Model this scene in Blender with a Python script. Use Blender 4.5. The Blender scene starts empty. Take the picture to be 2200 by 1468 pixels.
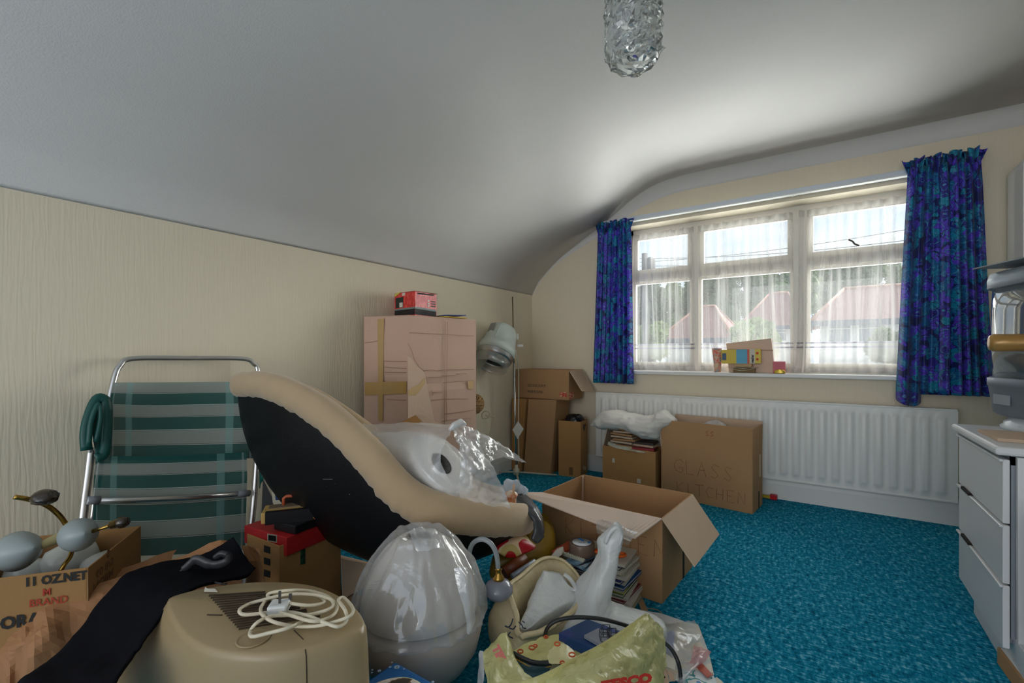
import bpy, bmesh, math, random
from mathutils import Vector, Matrix, noise

random.seed(7)
S = bpy.context.scene
COL = S.collection
PI = math.pi

# ------------------------------------------------------------------ camera
F_PX, CX, HY = 988.0, 1100.0, 762.0          # focal length / principal column / horizon row of the 2200x1468 frame
CAM = Vector((2.478, -4.053, 1.1))
YAW = math.radians(33.94)
FWD = Vector((-math.sin(YAW), math.cos(YAW), 0)); RGT = Vector((math.cos(YAW), math.sin(YAW), 0))
cd = bpy.data.cameras.new('camera'); cam = bpy.data.objects.new('camera', cd); COL.objects.link(cam)
cam.location = CAM; cam.rotation_euler = (PI / 2, 0, YAW)
cd.sensor_width = 36; cd.sensor_fit = 'HORIZONTAL'; cd.lens = F_PX / 2200 * 36
cd.shift_y = (HY - 734) / 2200
cd.clip_start = 0.02; cd.clip_end = 300
S.camera = cam

# ------------------------------------------------------------------ light
S.view_settings.view_transform = 'Standard'; S.view_settings.look = 'None'
S.view_settings.gamma = 1; S.view_settings.use_curve_mapping = False
S.view_settings.exposure = 0.55
W = bpy.data.worlds.new('sky'); S.world = W; W.use_nodes = True
nt = W.node_tree; nt.nodes.clear()
out = nt.nodes.new('ShaderNodeOutputWorld'); bg = nt.nodes.new('ShaderNodeBackground')
tc = nt.nodes.new('ShaderNodeTexCoord'); mp = nt.nodes.new('ShaderNodeMapping'); mp.inputs['Scale'].default_value = (1, 1, 3.5)
nz = nt.nodes.new('ShaderNodeTexNoise'); nz.inputs['Scale'].default_value = 2.6; nz.inputs['Detail'].default_value = 5
cr = nt.nodes.new('ShaderNodeValToRGB')
cr.color_ramp.elements[0].position = .38; cr.color_ramp.elements[0].color = (.50, .66, .86, 1)
cr.color_ramp.elements[1].position = .58; cr.color_ramp.elements[1].color = (.86, .89, .93, 1)
nt.links.new(tc.outputs['Generated'], mp.inputs[0]); nt.links.new(mp.outputs[0], nz.inputs['Vector'])
nt.links.new(nz.outputs['Fac'], cr.inputs[0]); nt.links.new(cr.outputs[0], bg.inputs[0]); nt.links.new(bg.outputs[0], out.inputs[0])
bg.inputs[1].default_value = .95

def sun(name, direction, energy, angle, col=(1, 1, 1)):
    l = bpy.data.lights.new(name, 'SUN'); l.energy = energy; l.angle = math.radians(angle); l.color = col
    o = bpy.data.objects.new(name, l); COL.objects.link(o)
    o.rotation_euler = Vector(direction).to_track_quat('-Z', 'Y').to_euler(); return o
sun('sun_through_cloud', (-.65, -1, -.32), 8.0, 80, (1, .98, .95))
def area(name, loc, direction, sx, sy, watts, col=(1, 1, 1)):
    l = bpy.data.lights.new(name, 'AREA'); l.shape = 'RECTANGLE'; l.size = sx; l.size_y = sy; l.energy = watts; l.color = col
    o = bpy.data.objects.new(name, l); COL.objects.link(o); o.location = loc
    o.rotation_euler = Vector(direction).to_track_quat('-Z', 'Y').to_euler(); return o
sun('upward_ceiling_fill', (-.15, -1, .42), 11.0, 90)  # added fill aimed up from below the horizon to brighten the ceiling
area('rear_fill_light', (2.4, -13, 1.9), (-.02, 1, .03), 5, 3, 110, (1, .985, .96))  # added soft fill far behind the camera, not an actual window

# ------------------------------------------------------------------ measuring: a pixel of the photograph plus one known coordinate gives a point in the room
def ray(u, v): return FWD + RGT * ((u - CX) / F_PX) + Vector((0, 0, (HY - v) / F_PX))
def PZ(u, v, z): d = ray(u, v); return CAM + d * ((z - CAM.z) / d.z)
def PX(u, v, x): d = ray(u, v); return CAM + d * ((x - CAM.x) / d.x)
def PY(u, v, y): d = ray(u, v); return CAM + d * ((y - CAM.y) / d.y)
def PT(u, v, t): return CAM + ray(u, v) * t

# ------------------------------------------------------------------ materials
MATS = {}
def _n(nt, t, **kw):
    n = nt.nodes.new(t)
    for k, v in kw.items():
        if k.startswith('i_'): n.inputs[k[2:].replace('_', ' ')].default_value = v
        else: setattr(n, k, v)
    return n
def rgb(c): return (c[0], c[1], c[2], 1)
def srgb(r, g, b):
    f = lambda c: (c / 255 / 12.92) if c / 255 <= .04045 else ((c / 255 + .055) / 1.055) ** 2.4
    return (f(r), f(g), f(b))
def mat(name, col, rough=.6, metal=0, var=.0, vscale=6, bump=0, bscale=60, spec=.5, stretch=(1, 1, 1), trans=0, sheen=0, coat=0, alpha=None, ior=1.45, emit=0):
    if name in MATS: return MATS[name]
    m = bpy.data.materials.new(name); m.use_nodes = True; nt = m.node_tree
    b = nt.nodes['Principled BSDF']
    b.inputs['Roughness'].default_value = rough; b.inputs['Metallic'].default_value = metal
    b.inputs['Specular IOR Level'].default_value = spec; b.inputs['IOR'].default_value = ior
    b.inputs['Transmission Weight'].default_value = trans; b.inputs['Coat Weight'].default_value = coat
    b.inputs['Sheen Weight'].default_value = sheen
    if emit: b.inputs['Emission Color'].default_value = rgb(col); b.inputs['Emission Strength'].default_value = emit
    if alpha is not None: b.inputs['Alpha'].default_value = alpha
    tc = _n(nt, 'ShaderNodeTexCoord'); mp = _n(nt, 'ShaderNodeMapping'); mp.inputs['Scale'].default_value = stretch
    nt.links.new(tc.outputs['Object'], mp.inputs[0])
    nz = _n(nt, 'ShaderNodeTexNoise', i_Scale=vscale, i_Detail=4.0); nt.links.new(mp.outputs[0], nz.inputs['Vector'])
    mx = _n(nt, 'ShaderNodeMix', data_type='RGBA')
    v = max(var, .015)
    mx.inputs[6].default_value = rgb([max(0, c * (1 - v)) for c in col]); mx.inputs[7].default_value = rgb([min(1, c * (1 + v)) for c in col])
    nt.links.new(nz.outputs['Fac'], mx.inputs[0]); nt.links.new(mx.outputs[2], b.inputs['Base Color'])
    if bump:
        n2 = _n(nt, 'ShaderNodeTexNoise', i_Scale=bscale, i_Detail=3.0); nt.links.new(mp.outputs[0], n2.inputs['Vector'])
        bp = _n(nt, 'ShaderNodeBump', i_Strength=bump, i_Distance=.01); nt.links.new(n2.outputs['Fac'], bp.inputs['Height']); nt.links.new(bp.outputs[0], b.inputs['Normal'])
    MATS[name] = m; return m

def film(name, col, opacity=.5, rough=.25, gloss=.25, bump=.4, transl=.4, bscale=18):
    """thin plastic film or net: part see-through, part diffuse / translucent, part glossy"""
    if name in MATS: return MATS[name]
    m = bpy.data.materials.new(name); m.use_nodes = True; nt = m.node_tree; nt.nodes.clear()
    o = _n(nt, 'ShaderNodeOutputMaterial'); tr = _n(nt, 'ShaderNodeBsdfTransparent')
    df = _n(nt, 'ShaderNodeBsdfDiffuse'); df.inputs[0].default_value = rgb(col)
    tl = _n(nt, 'ShaderNodeBsdfTranslucent'); tl.inputs[0].default_value = rgb(col)
    gl = _n(nt, 'ShaderNodeBsdfGlossy'); gl.inputs['Roughness'].default_value = rough
    tc = _n(nt, 'ShaderNodeTexCoord'); nz = _n(nt, 'ShaderNodeTexNoise', i_Scale=bscale, i_Detail=3.0, i_Distortion=1.2)
    nt.links.new(tc.outputs['Object'], nz.inputs['Vector'])
    bp = _n(nt, 'ShaderNodeBump', i_Strength=bump, i_Distance=.02); nt.links.new(nz.outputs['Fac'], bp.inputs['Height'])
    for s in (df, tl, gl): nt.links.new(bp.outputs[0], s.inputs['Normal'])
    m1 = _n(nt, 'ShaderNodeMixShader'); m1.inputs[0].default_value = transl; nt.links.new(df.outputs[0], m1.inputs[1]); nt.links.new(tl.outputs[0], m1.inputs[2])
    m2 = _n(nt, 'ShaderNodeMixShader'); m2.inputs[0].default_value = gloss; nt.links.new(m1.outputs[0], m2.inputs[1]); nt.links.new(gl.outputs[0], m2.inputs[2])
    m3 = _n(nt, 'ShaderNodeMixShader'); m3.inputs[0].default_value = opacity; nt.links.new(tr.outputs[0], m3.inputs[1]); nt.links.new(m2.outputs[0], m3.inputs[2])
    nt.links.new(m3.outputs[0], o.inputs[0]); MATS[name] = m; return m

def ramp_mat(name, stops, rough=.6, kind='noise', scale=8, detail=3, stretch=(1, 1, 1), coord='Object', bump=0, spec=.4, constant=False, distortion=0):
    """a colourful printed or woven surface: procedural texture through a colour ramp"""
    if name in MATS: return MATS[name]
    m = bpy.data.materials.new(name); m.use_nodes = True; nt = m.node_tree; b = nt.nodes['Principled BSDF']
    b.inputs['Roughness'].default_value = rough; b.inputs['Specular IOR Level'].default_value = spec
    tc = _n(nt, 'ShaderNodeTexCoord'); mp = _n(nt, 'ShaderNodeMapping'); mp.inputs['Scale'].default_value = stretch
    nt.links.new(tc.outputs[coord], mp.inputs[0])
    if kind == 'noise': t = _n(nt, 'ShaderNodeTexNoise', i_Scale=scale, i_Detail=float(detail), i_Distortion=distortion); o = t.outputs['Fac']
    elif kind == 'cells': t = _n(nt, 'ShaderNodeTexVoronoi', i_Scale=scale); s = _n(nt, 'ShaderNodeSeparateColor'); nt.links.new(t.outputs['Color'], s.inputs[0]); o = s.outputs[0]
    elif kind == 'wave': t = _n(nt, 'ShaderNodeTexWave', i_Scale=scale, i_Distortion=distortion); t.bands_direction = 'Y'; o = t.outputs['Fac']
    nt.links.new(mp.outputs[0], t.inputs['Vector'])
    r = _n(nt, 'ShaderNodeValToRGB'); e = r.color_ramp.elements
    if constant: r.color_ramp.interpolation = 'CONSTANT'
    while len(e) < len(stops): e.new(.5)
    for i, (p, c) in enumerate(stops): e[i].position = p; e[i].color = rgb(c)
    nt.links.new(o, r.inputs[0]); nt.links.new(r.outputs[0], b.inputs['Base Color'])
    if bump:
        bp = _n(nt, 'ShaderNodeBump', i_Strength=bump, i_Distance=.01); nt.links.new(o, bp.inputs['Height']); nt.links.new(bp.outputs[0], b.inputs['Normal'])
    MATS[name] = m; return m

# ------------------------------------------------------------------ mesh building
def catmull(P, k, closed=False):
    """smooth curve through the points P, k steps per span"""
    P = [Vector(p) for p in P]; n = len(P); out = []
    if n < 3: 
        return [P[0].lerp(P[1], i / k) for i in range(k + 1)]
    rng = range(n if closed else n - 1)
    for i in rng:
        if closed: a, b, c, d = P[(i - 1) % n], P[i], P[(i + 1) % n], P[(i + 2) % n]
        else: b, c = P[i], P[i + 1]; a = P[i - 1] if i else b * 2 - c; d = P[i + 2] if i + 2 < n else c * 2 - b
        for j in range(k):
            t = j / k
            out.append(.5 * ((2 * b) + (c - a) * t + (2 * a - 5 * b + 4 * c - d) * t * t + (3 * b - a - 3 * c + d) * t ** 3))
    if not closed: out.append(P[-1].copy())
    return out

class MB:
    """collects shapes in room coordinates; build() links them as one mesh object"""
    def __init__(s): s.v = []; s.f = []; s.uv = {}; s.smooth = []
    def add(s, vs, fs, uvs=None, smooth=False):
        o = len(s.v); s.v += [Vector(v) for v in vs]
        for i, f in enumerate(fs):
            if uvs: s.uv[len(s.f)] = uvs[i]
            s.f.append([o + k for k in f]); s.smooth.append(smooth)
        return s
    def box(s, c, size, M=None, uvw=None):
        """box centred on c; M = 3x3 with the box axes as columns"""
        M = M or Matrix.Identity(3); h = [x / 2 for x in size]; c = Vector(c)
        vs = [c + M @ Vector((x * h[0], y * h[1], z * h[2])) for x in (-1, 1) for y in (-1, 1) for z in (-1, 1)]
        fs = [(0, 1, 3, 2), (4, 6, 7, 5), (0, 4, 5, 1), (2, 3, 7, 6), (0, 2, 6, 4), (1, 5, 7, 3)]
        return s.add(vs, fs)
    def span(s, a, b): a, b = Vector(a), Vector(b); return s.box((a + b) / 2, [abs(x) for x in (b - a)])
    def slab(s, P, th):
        """a quad or polygon sheet P thickened by th against its normal"""
        P = [Vector(p) for p in P]; n = len(P); nn = Vector((0, 0, 0))
        for i in range(n): nn += (P[i] - P[0]).cross(P[(i + 1) % n] - P[0])
        nn.normalize(); vs = P + [p - nn * th for p in P]
        fs = [tuple(range(n)), tuple(range(2 * n - 1, n - 1, -1))] + [(i, i + n, (i + 1) % n + n, (i + 1) % n) for i in range(n)]
        return s.add(vs, fs)
    def tube(s, P, r, seg=10, closed=False, caps=True, flat=None):
        P = [Vector(p) for p in P]; n = len(P); R = r if isinstance(r, (list, tuple)) else [r] * n
        rings = []; ref = None
        for i, p in enumerate(P):
            a = P[(i - 1) % n] if (i or closed) else p; b = P[(i + 1) % n] if (i < n - 1 or closed) else p
            t = (b - a).normalized() if (b - a).length > 1e-9 else Vector((0, 0, 1))
            if ref is None: ref = Vector((0, 0, 1)) if abs(t.z) < .9 else Vector((1, 0, 0))
            x = (ref - t * ref.dot(t)).normalized(); y = t.cross(x); ref = x
            k = flat or 1
            rings.append([p + x * (R[i] * math.cos(2 * PI * j / seg)) + y * (R[i] * k * math.sin(2 * PI * j / seg)) for j in range(seg)])
        return s.loft(rings, closed=closed, caps=caps and not closed)
    def loft(s, rings, closed=False, caps=True, wrap=True, smooth=True):
        n = len(rings); m = len(rings[0]); vs = [p for r in rings for p in r]; fs = []; uvs = []
        for i in range(n if closed else n - 1):
            i2 = (i + 1) % n
            for j in range(m if wrap else m - 1):
                j2 = (j + 1) % m; fs.append((i * m + j, i * m + j2, i2 * m + j2, i2 * m + j))
                uvs.append([(j / m, i / n), ((j + 1) / m, i / n), ((j + 1) / m, (i + 1) / n), (j / m, (i + 1) / n)])
        s.add(vs, fs, uvs, smooth)
        if caps and not closed and wrap:
            o = len(s.v) - n * m
            s.f.append([o + j for j in reversed(range(m))]); s.smooth.append(False)
            s.f.append([o + (n - 1) * m + j for j in range(m)]); s.smooth.append(False)
        return s
    def lathe(s, prof, c=(0, 0, 0), seg=32, M=None, caps=False, fn=None):
        """prof = [(r, z)...] turned about the local z axis; M = 3x3 axes"""
        M = M or Matrix.Identity(3); c = Vector(c)
        rings = []
        for r, z in prof:
            ring = []
            for j in range(seg):
                a = 2 * PI * j / seg; rr = max(r, 1e-4)
                if fn: rr *= fn(a, z)
                ring.append(c + M @ Vector((rr * math.cos(a), rr * math.sin(a), z)))
            rings.append(ring)
        return s.loft(rings, caps=caps)
    def sheet(s, G, k=6, crease=0, cscale=8, seed=0, th=0, kv=None, width=1, height=1, smooth=True):
        """smooth surface through the rows of control points G, with crumpling"""
        kv = kv or k
        rows = [catmull(r, k) for r in G]
        cols = list(zip(*rows)); cols = [catmull(c, kv) for c in cols]
        g = [list(r) for r in zip(*cols)]
        n, m = len(g), len(g[0])
        if crease:
            out = []
            for i in range(n):
                row = []
                for j in range(m):
                    p = g[i][j]; du = g[i][min(j + 1, m - 1)] - g[i][max(j - 1, 0)]; dv = g[min(i + 1, n - 1)][j] - g[max(i - 1, 0)][j]
                    nn = du.cross(dv); nn = nn.normalized() if nn.length > 1e-12 else Vector((0, 0, 1))
                    row.append(p + nn * (crumple(p, cscale, seed) + .45 * crumple(p, cscale * 2.9, seed + 5)) * crease)
                out.append(row)
            g = out
        vs = [p for r in g for p in r]; fs = []; uvs = []
        for i in range(n - 1):
            for j in range(m - 1):
                fs.append((i * m + j, i * m + j + 1, (i + 1) * m + j + 1, (i + 1) * m + j))
                U = lambda a, b: (a / (m - 1) * width, b / (n - 1) * height)
                uvs.append([U(j, i), U(j + 1, i), U(j + 1, i + 1), U(j, i + 1)])
        return s.add(vs, fs, uvs, smooth)
    def build(s, name, m=None, parent=None, label=None, cat=None, group=None, kind=None, bevel=0, solid=0, sub=0, base=None):
        if parent is not None: o0 = world_loc(parent)
        elif base is not None: o0 = Vector(base)
        elif s.v and kind != 'structure': 
            o0 = Vector((sum(v.x for v in s.v) / len(s.v), sum(v.y for v in s.v) / len(s.v), min(v.z for v in s.v)))
        else: o0 = Vector((0, 0, 0))
        me = bpy.data.meshes.new(name); me.from_pydata([v - o0 for v in s.v], [], s.f)
        me.polygons.foreach_set('use_smooth', s.smooth)
        if s.uv:
            ul = me.uv_layers.new(name='UVMap')
            for p in me.polygons:
                if p.index in s.uv:
                    for li, w in zip(p.loop_indices, s.uv[p.index]): ul.data[li].uv = w
        me.validate(); me.update()
        o = bpy.data.objects.new(name, me); COL.objects.link(o)
        if m: me.materials.append(m)
        if parent is not None: o.parent = parent; o['_'] = 0; del o['_']
        else: o.location = o0
        if bevel:
            b = o.modifiers.new('bevel', 'BEVEL'); b.width = bevel; b.segments = 2; b.limit_method = 'ANGLE'; b.angle_limit = math.radians(40)
        if solid:
            q = o.modifiers.new('solid', 'SOLIDIFY'); q.thickness = solid; q.offset = 0
        if sub:
            q = o.modifiers.new('sub', 'SUBSURF'); q.levels = sub; q.render_levels = sub
        LOC[o.name] = o0
        tag(o, label, cat, group, kind); return o
LOC = {}
def world_loc(o): return LOC[o.name]
def tag(o, label=None, cat=None, group=None, kind=None):
    if label: o['label'] = label
    if cat: o['category'] = cat
    if group: o['group'] = group
    if kind: o['kind'] = kind
    return o
def thing(name, loc, label, cat, group=None):
    o = bpy.data.objects.new(name, None); COL.objects.link(o); o.location = loc; o.empty_display_size = .05
    LOC[o.name] = Vector(loc); return tag(o, label, cat, group)
def crumple(p, sc, seed=0):
    """folded-film noise: sharp ridges between soft dents"""
    q = Vector((p[0], p[1], p[2])) * sc + Vector((seed * 3.1, seed * 1.7, seed * 2.3))
    q += noise.noise_vector(q * .5) * .6
    return (1 - 2 * abs(noise.noise(q))) * .6 + (1 - 2 * abs(noise.noise(q * 2.3))) * .3 - .5
def axes(x, y):
    x = Vector(x).normalized(); y = Vector(y); y = (y - x * y.dot(x)).normalized(); z = x.cross(y)
    return Matrix((x, y, z)).transposed()
def yaw(deg): return Matrix.Rotation(math.radians(deg), 3, 'Z')

def text(lines, o, right, up, size, m, parent, name='lettering', gap=1.25, squash=1, off=.0012, align='LEFT', bold=0, label=None):
    """printed lettering lying on a face: o = top left corner, right / up directions"""
    right = Vector(right).normalized(); up = Vector(up); up = (up - right * up.dot(right)).normalized(); nn = right.cross(up)
    mb = MB()
    for i, ln in enumerate(lines):
        c = bpy.data.curves.new('t', 'FONT'); c.body = ln; c.size = size; c.resolution_u = 2; c.align_x = align; c.offset = bold
        ob = bpy.data.objects.new('t', c); COL.objects.link(ob)
        dg = bpy.context.evaluated_depsgraph_get(); me = bpy.data.meshes.new_from_object(ob.evaluated_get(dg))
        vs = [Vector(o) + right * (v.co.x * squash) + up * (v.co.y - size * .75 - i * gap * size) + nn * off for v in me.vertices]
        if vs: mb.add(vs, [tuple(p.vertices) for p in me.polygons])
        bpy.data.objects.remove(ob); bpy.data.curves.remove(c); bpy.data.meshes.remove(me)
    return mb.build(name, m, parent, label=label)

STROKES = {'G': [[(1, .8), (.7, 1), (.25, .9), (.05, .5), (.25, .1), (.8, 0), (.95, .2), (.95, .42), (.6, .42)]], 'L': [[(.1, 1), (.1, 0), (.85, 0)]],
 'A': [[(0, 0), (.45, 1), (.9, 0)], [(.2, .4), (.75, .42)]], 'S': [[(.85, .9), (.4, 1), (.15, .75), (.5, .5), (.8, .25), (.5, 0), (.1, .1)]],
 'K': [[(.1, 1), (.1, 0)], [(.85, 1), (.15, .45), (.8, 0)]], 'I': [[(.3, 1), (.3, 0)]], 'T': [[(0, 1), (.9, 1)], [(.45, 1), (.45, 0)]],
 'C': [[(.85, .9), (.4, 1), (.1, .5), (.4, 0), (.9, .1)]], 'H': [[(.1, 1), (.1, 0)], [(.8, 1), (.8, 0)], [(.1, .5), (.8, .5)]],
 'E': [[(.8, 1), (.1, 1), (.1, 0), (.8, 0)], [(.1, .52), (.6, .5)]], 'N': [[(.1, 0), (.1, 1), (.8, 0), (.8, 1)]], 'O': [[(.5, 1), (.1, .6), (.2, .1), (.6, 0), (.85, .5), (.5, 1)]], ' ': []}
def handwriting(word, o, right, up, size, m, parent, r=.0012, name='handwriting', step=1.25):
    right, up = Vector(right).normalized(), Vector(up).normalized(); nn = right.cross(up); mb = MB(); rnd = random.Random(len(word))
    for i, ch in enumerate(word):
        for st in STROKES[ch]:
            mb.tube([Vector(o) + right * ((i * step + x) * size * .75 + rnd.uniform(-.03, .03) * size) + up * ((y + rnd.uniform(-.04, .04)) * size) + nn * .0008 for x, y in st], r, 5)
    return mb.build(name, m, parent)

CARD = lambda n='cardboard', c=(172, 134, 96), **k: mat(n, srgb(*c), .85, var=.07, vscale=3, bump=.12, bscale=90, spec=.2, **k)
def carton(parent, o, L, Wd, H, deg, m, th=.005, lid=False, name='box_body', lip=0):
    """corner o, sides L along local x, Wd along local y. returns the axes matrix"""
    M = yaw(deg); o = Vector(o); mb = MB()
    P = lambda x, y, z: o + M @ Vector((x, y, z))
    def b(x0, x1, y0, y1, z0, z1): mb.box(P((x0 + x1) / 2, (y0 + y1) / 2, (z0 + z1) / 2), (x1 - x0, y1 - y0, z1 - z0), M)
    b(0, L, 0, Wd, 0, th); b(0, L, 0, th, th, H); b(0, L, Wd - th, Wd, th, H); b(0, th, th, Wd - th, th, H); b(L - th, L, th, Wd - th, th, H)
    if lid: b(th, L - th, th, Wd - th, H - th, H)
    mb.build(name, m, parent, bevel=.0015)
    return P, M

# ------------------------------------------------------------------ the room
def wallpaper(name, col, axis):
    m = bpy.data.materials.new(name); m.use_nodes = True; nt = m.node_tree; b = nt.nodes['Principled BSDF']
    b.inputs['Roughness'].default_value = .8; b.inputs['Specular IOR Level'].default_value = .25; b.inputs['Base Color'].default_value = rgb(col)
    tc = _n(nt, 'ShaderNodeTexCoord'); mp = _n(nt, 'ShaderNodeMapping'); mp.inputs['Scale'].default_value = (1, 1, .10)
    nt.links.new(tc.outputs['Object'], mp.inputs[0])
    nz = _n(nt, 'ShaderNodeTexNoise', i_Scale=75.0, i_Detail=2.5, i_Distortion=.5); nt.links.new(mp.outputs[0], nz.inputs['Vector'])
    wv = _n(nt, 'ShaderNodeTexWave', i_Scale=17.0, i_Distortion=9.0, i_Detail=2.0); wv.bands_direction = axis
    mp2 = _n(nt, 'ShaderNodeMapping'); mp2.inputs['Scale'].default_value = (1, 1, .12); nt.links.new(tc.outputs['Object'], mp2.inputs[0]); nt.links.new(mp2.outputs[0], wv.inputs['Vector'])
    wv.inputs['Detail Scale'].default_value = 2.0
    ad = _n(nt, 'ShaderNodeMath', operation='MULTIPLY_ADD'); ad.inputs[1].default_value = 1.6; nt.links.new(nz.outputs['Fac'], ad.inputs[0]); wm = _n(nt, 'ShaderNodeMath', operation='MULTIPLY'); wm.inputs[1].default_value = .45; nt.links.new(wv.outputs['Fac'], wm.inputs[0]); nt.links.new(wm.outputs[0], ad.inputs[2])
    bp = _n(nt, 'ShaderNodeBump', i_Strength=.24, i_Distance=.004); nt.links.new(ad.outputs[0], bp.inputs['Height']); nt.links.new(bp.outputs[0], b.inputs['Normal'])
    return m
WALL_C = srgb(226, 214, 190)
M_wallA = wallpaper('cream_embossed_paper_left', WALL_C, 'Y'); M_wallB = wallpaper('cream_embossed_paper_window', WALL_C, 'X')
M_ceil = mat('ceiling_paper', srgb(216, 213, 209), .9, bump=.18, bscale=160, spec=.1)
M_white = mat('white_gloss_paint', srgb(226, 226, 222), .35, spec=.5)
M_frame = mat('white_window_paint', srgb(228, 222, 210), .4)

# carpet
m = bpy.data.materials.new('turquoise_carpet'); m.use_nodes = True; nt = m.node_tree; b = nt.nodes['Principled BSDF']
b.inputs['Roughness'].default_value = .95; b.inputs['Specular IOR Level'].default_value = .1; 
tc = _n(nt, 'ShaderNodeTexCoord')
mp = _n(nt, 'ShaderNodeMapping'); mp.inputs['Scale'].default_value = (1, 3.2, 1); mp.inputs['Rotation'].default_value = (0, 0, .5); nt.links.new(tc.outputs['Object'], mp.inputs[0])
n1 = _n(nt, 'ShaderNodeTexNoise', i_Scale=32.0, i_Detail=4.0, i_Roughness=.65, i_Distortion=.6); nt.links.new(mp.outputs[0], n1.inputs['Vector'])
mpb = _n(nt, 'ShaderNodeMapping'); mpb.inputs['Scale'].default_value = (3.0, 1, 1); mpb.inputs['Rotation'].default_value = (0, 0, .9); nt.links.new(tc.outputs['Object'], mpb.inputs[0])
n2 = _n(nt, 'ShaderNodeTexNoise', i_Scale=24.0, i_Detail=3.0, i_Roughness=.6); nt.links.new(mpb.outputs[0], n2.inputs['Vector'])
av = _n(nt, 'ShaderNodeMath', operation='MULTIPLY_ADD'); av.inputs[1].default_value = .55; nt.links.new(n1.outputs['Fac'], av.inputs[0])
hf = _n(nt, 'ShaderNodeMath', operation='MULTIPLY'); hf.inputs[1].default_value = .45; nt.links.new(n2.outputs['Fac'], hf.inputs[0]); nt.links.new(hf.outputs[0], av.inputs[2])
r = _n(nt, 'ShaderNodeValToRGB'); e = r.color_ramp.elements; e.new(.5); e.new(.6)
for i, (p, c) in enumerate([(.37, (.0, .065, .12)), (.46, (.0, .165, .28)), (.54, (.008, .265, .42)), (.63, (.20, .50, .62))]): e[i].position = p; e[i].color = rgb(c)
nt.links.new(av.outputs[0], r.inputs[0]); nt.links.new(r.outputs[0], b.inputs['Base Color'])
bp = _n(nt, 'ShaderNodeBump', i_Strength=.8, i_Distance=.006); nt.links.new(av.outputs[0], bp.inputs['Height']); nt.links.new(bp.outputs[0], b.inputs['Normal'])
M_carpet = m
YB, XR = -5.6, 3.9
MB().span((-.1, YB, -.06), (XR + .1, .25, 0)).build('floor', M_carpet, kind='structure')

# window wall with its opening; the wall top follows the coved ceiling
WX0, WX1, WZ0, WZ1, WD = .95, 3.10, .945, 2.26, .2
PROF = [(0, 1.71), (.055, 1.80), (.121, 1.881), (.308, 2.035), (.53, 2.165), (.753, 2.282), (.958, 2.405), (1.12, 2.50), (1.30, 2.568), (1.50, 2.595), (1.75, 2.60), (XR + .1, 2.60)]
prof = [Vector((x, 0, z)) for x, z in PROF]; smooth_prof = catmull(prof[:-1], 6) + [prof[-1]]
def ceil_z(x):
    for a, b_ in zip(smooth_prof, smooth_prof[1:]):
        if a.x <= x <= b_.x: return a.z + (b_.z - a.z) * (x - a.x) / max(1e-6, b_.x - a.x)
    return 2.6
wb = MB()
def prism(x0, x1, z0f, z1f, y0=0.0, y1=.26, n=24):
    """a slice of the window wall between x0 and x1; z0f / z1f give its foot and head"""
    xs = [x0 + (x1 - x0) * i / n for i in range(n + 1)]
    rings = [[Vector((x, y0, z0f(x))), Vector((x, y1, z0f(x))), Vector((x, y1, z1f(x))), Vector((x, y0, z1f(x)))] for x in xs]
    wb.loft(rings, smooth=False)
top = lambda x: ceil_z(x) + .03
prism(-.1, WX0, lambda x: 0, lambda x: ceil_z(max(x, 0)) + .03); prism(WX1, XR + .1, lambda x: 0, top)
prism(WX0, WX1, lambda x: 0, lambda x: WZ0); prism(WX0, WX1, lambda x: WZ1, top)
wb.build('wall_back', M_wallB, kind='structure')
MB().span((-.12, YB, 0), (0, 0, 1.72)).build('wall_left', M_wallA, kind='structure')
MB().span((XR, YB, 0), (XR + .12, 0, 2.62)).build('wall_right', M_wallB, kind='structure')

# ceiling: one coved sheet running the length of the room
cb = MB(); ys = [YB, YB * .5, 0]
rings = [[Vector((p.x, y, p.z)) for p in smooth_prof] + [Vector((p.x, y, p.z + .06)) for p in reversed(smooth_prof)] for y in ys]
rings = [[Vector((q.x - (.0 if k else 0), q.y, q.z)) for k, q in enumerate(rr)] for rr in rings]
cb.loft(rings, caps=True); co = cb.build('ceiling', M_ceil, kind='structure')
# plaster cove where the ceiling meets the window wall, fading into the slope
cv = MB(); rings = []
for i in range(70):
    x = .0 + i * (XR) / 69; z = ceil_z(x); s = .10 * min(1, .12 + max(0, (x - .15)) / 1.25) if x < 1.4 else .10
    n = 8; ring = []
    for k in range(n + 1):
        a = PI / 2 * k / n; ring.append(Vector((x, -s + s * math.sin(a) * 1.0, z + .004 - s * (1 - math.cos(a)) * 1.1)))
    ring += [Vector((x, .01, z - s * 1.1)), Vector((x, .01, z + .03)), Vector((x, -s, z + .03))]
    rings.append(ring)
cv.loft(rings, smooth=True); cv.build('trim_cove', M_ceil, kind='structure')

# skirtings
sk = MB()
for yy, zz, dd in ((0, 0, 1),):
    sk.loft([[Vector((x, 0, 0)), Vector((x, -.022, 0)), Vector((x, -.022, .10)), Vector((x, -.016, .112)), Vector((x, -.014, .135)), Vector((x, -.006, .15)), Vector((x, 0, .15))] for x in (.0, XR)], smooth=False)
sk.build('baseboard_back', M_white, kind='structure')
MB().loft([[Vector((0, y, 0)), Vector((.022, y, 0)), Vector((.022, y, .10)), Vector((.016, y, .112)), Vector((.014, y, .135)), Vector((.006, y, .15)), Vector((0, y, .15))] for y in (YB, -.022)], smooth=False).build('baseboard_left', M_white, kind='structure')

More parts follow.
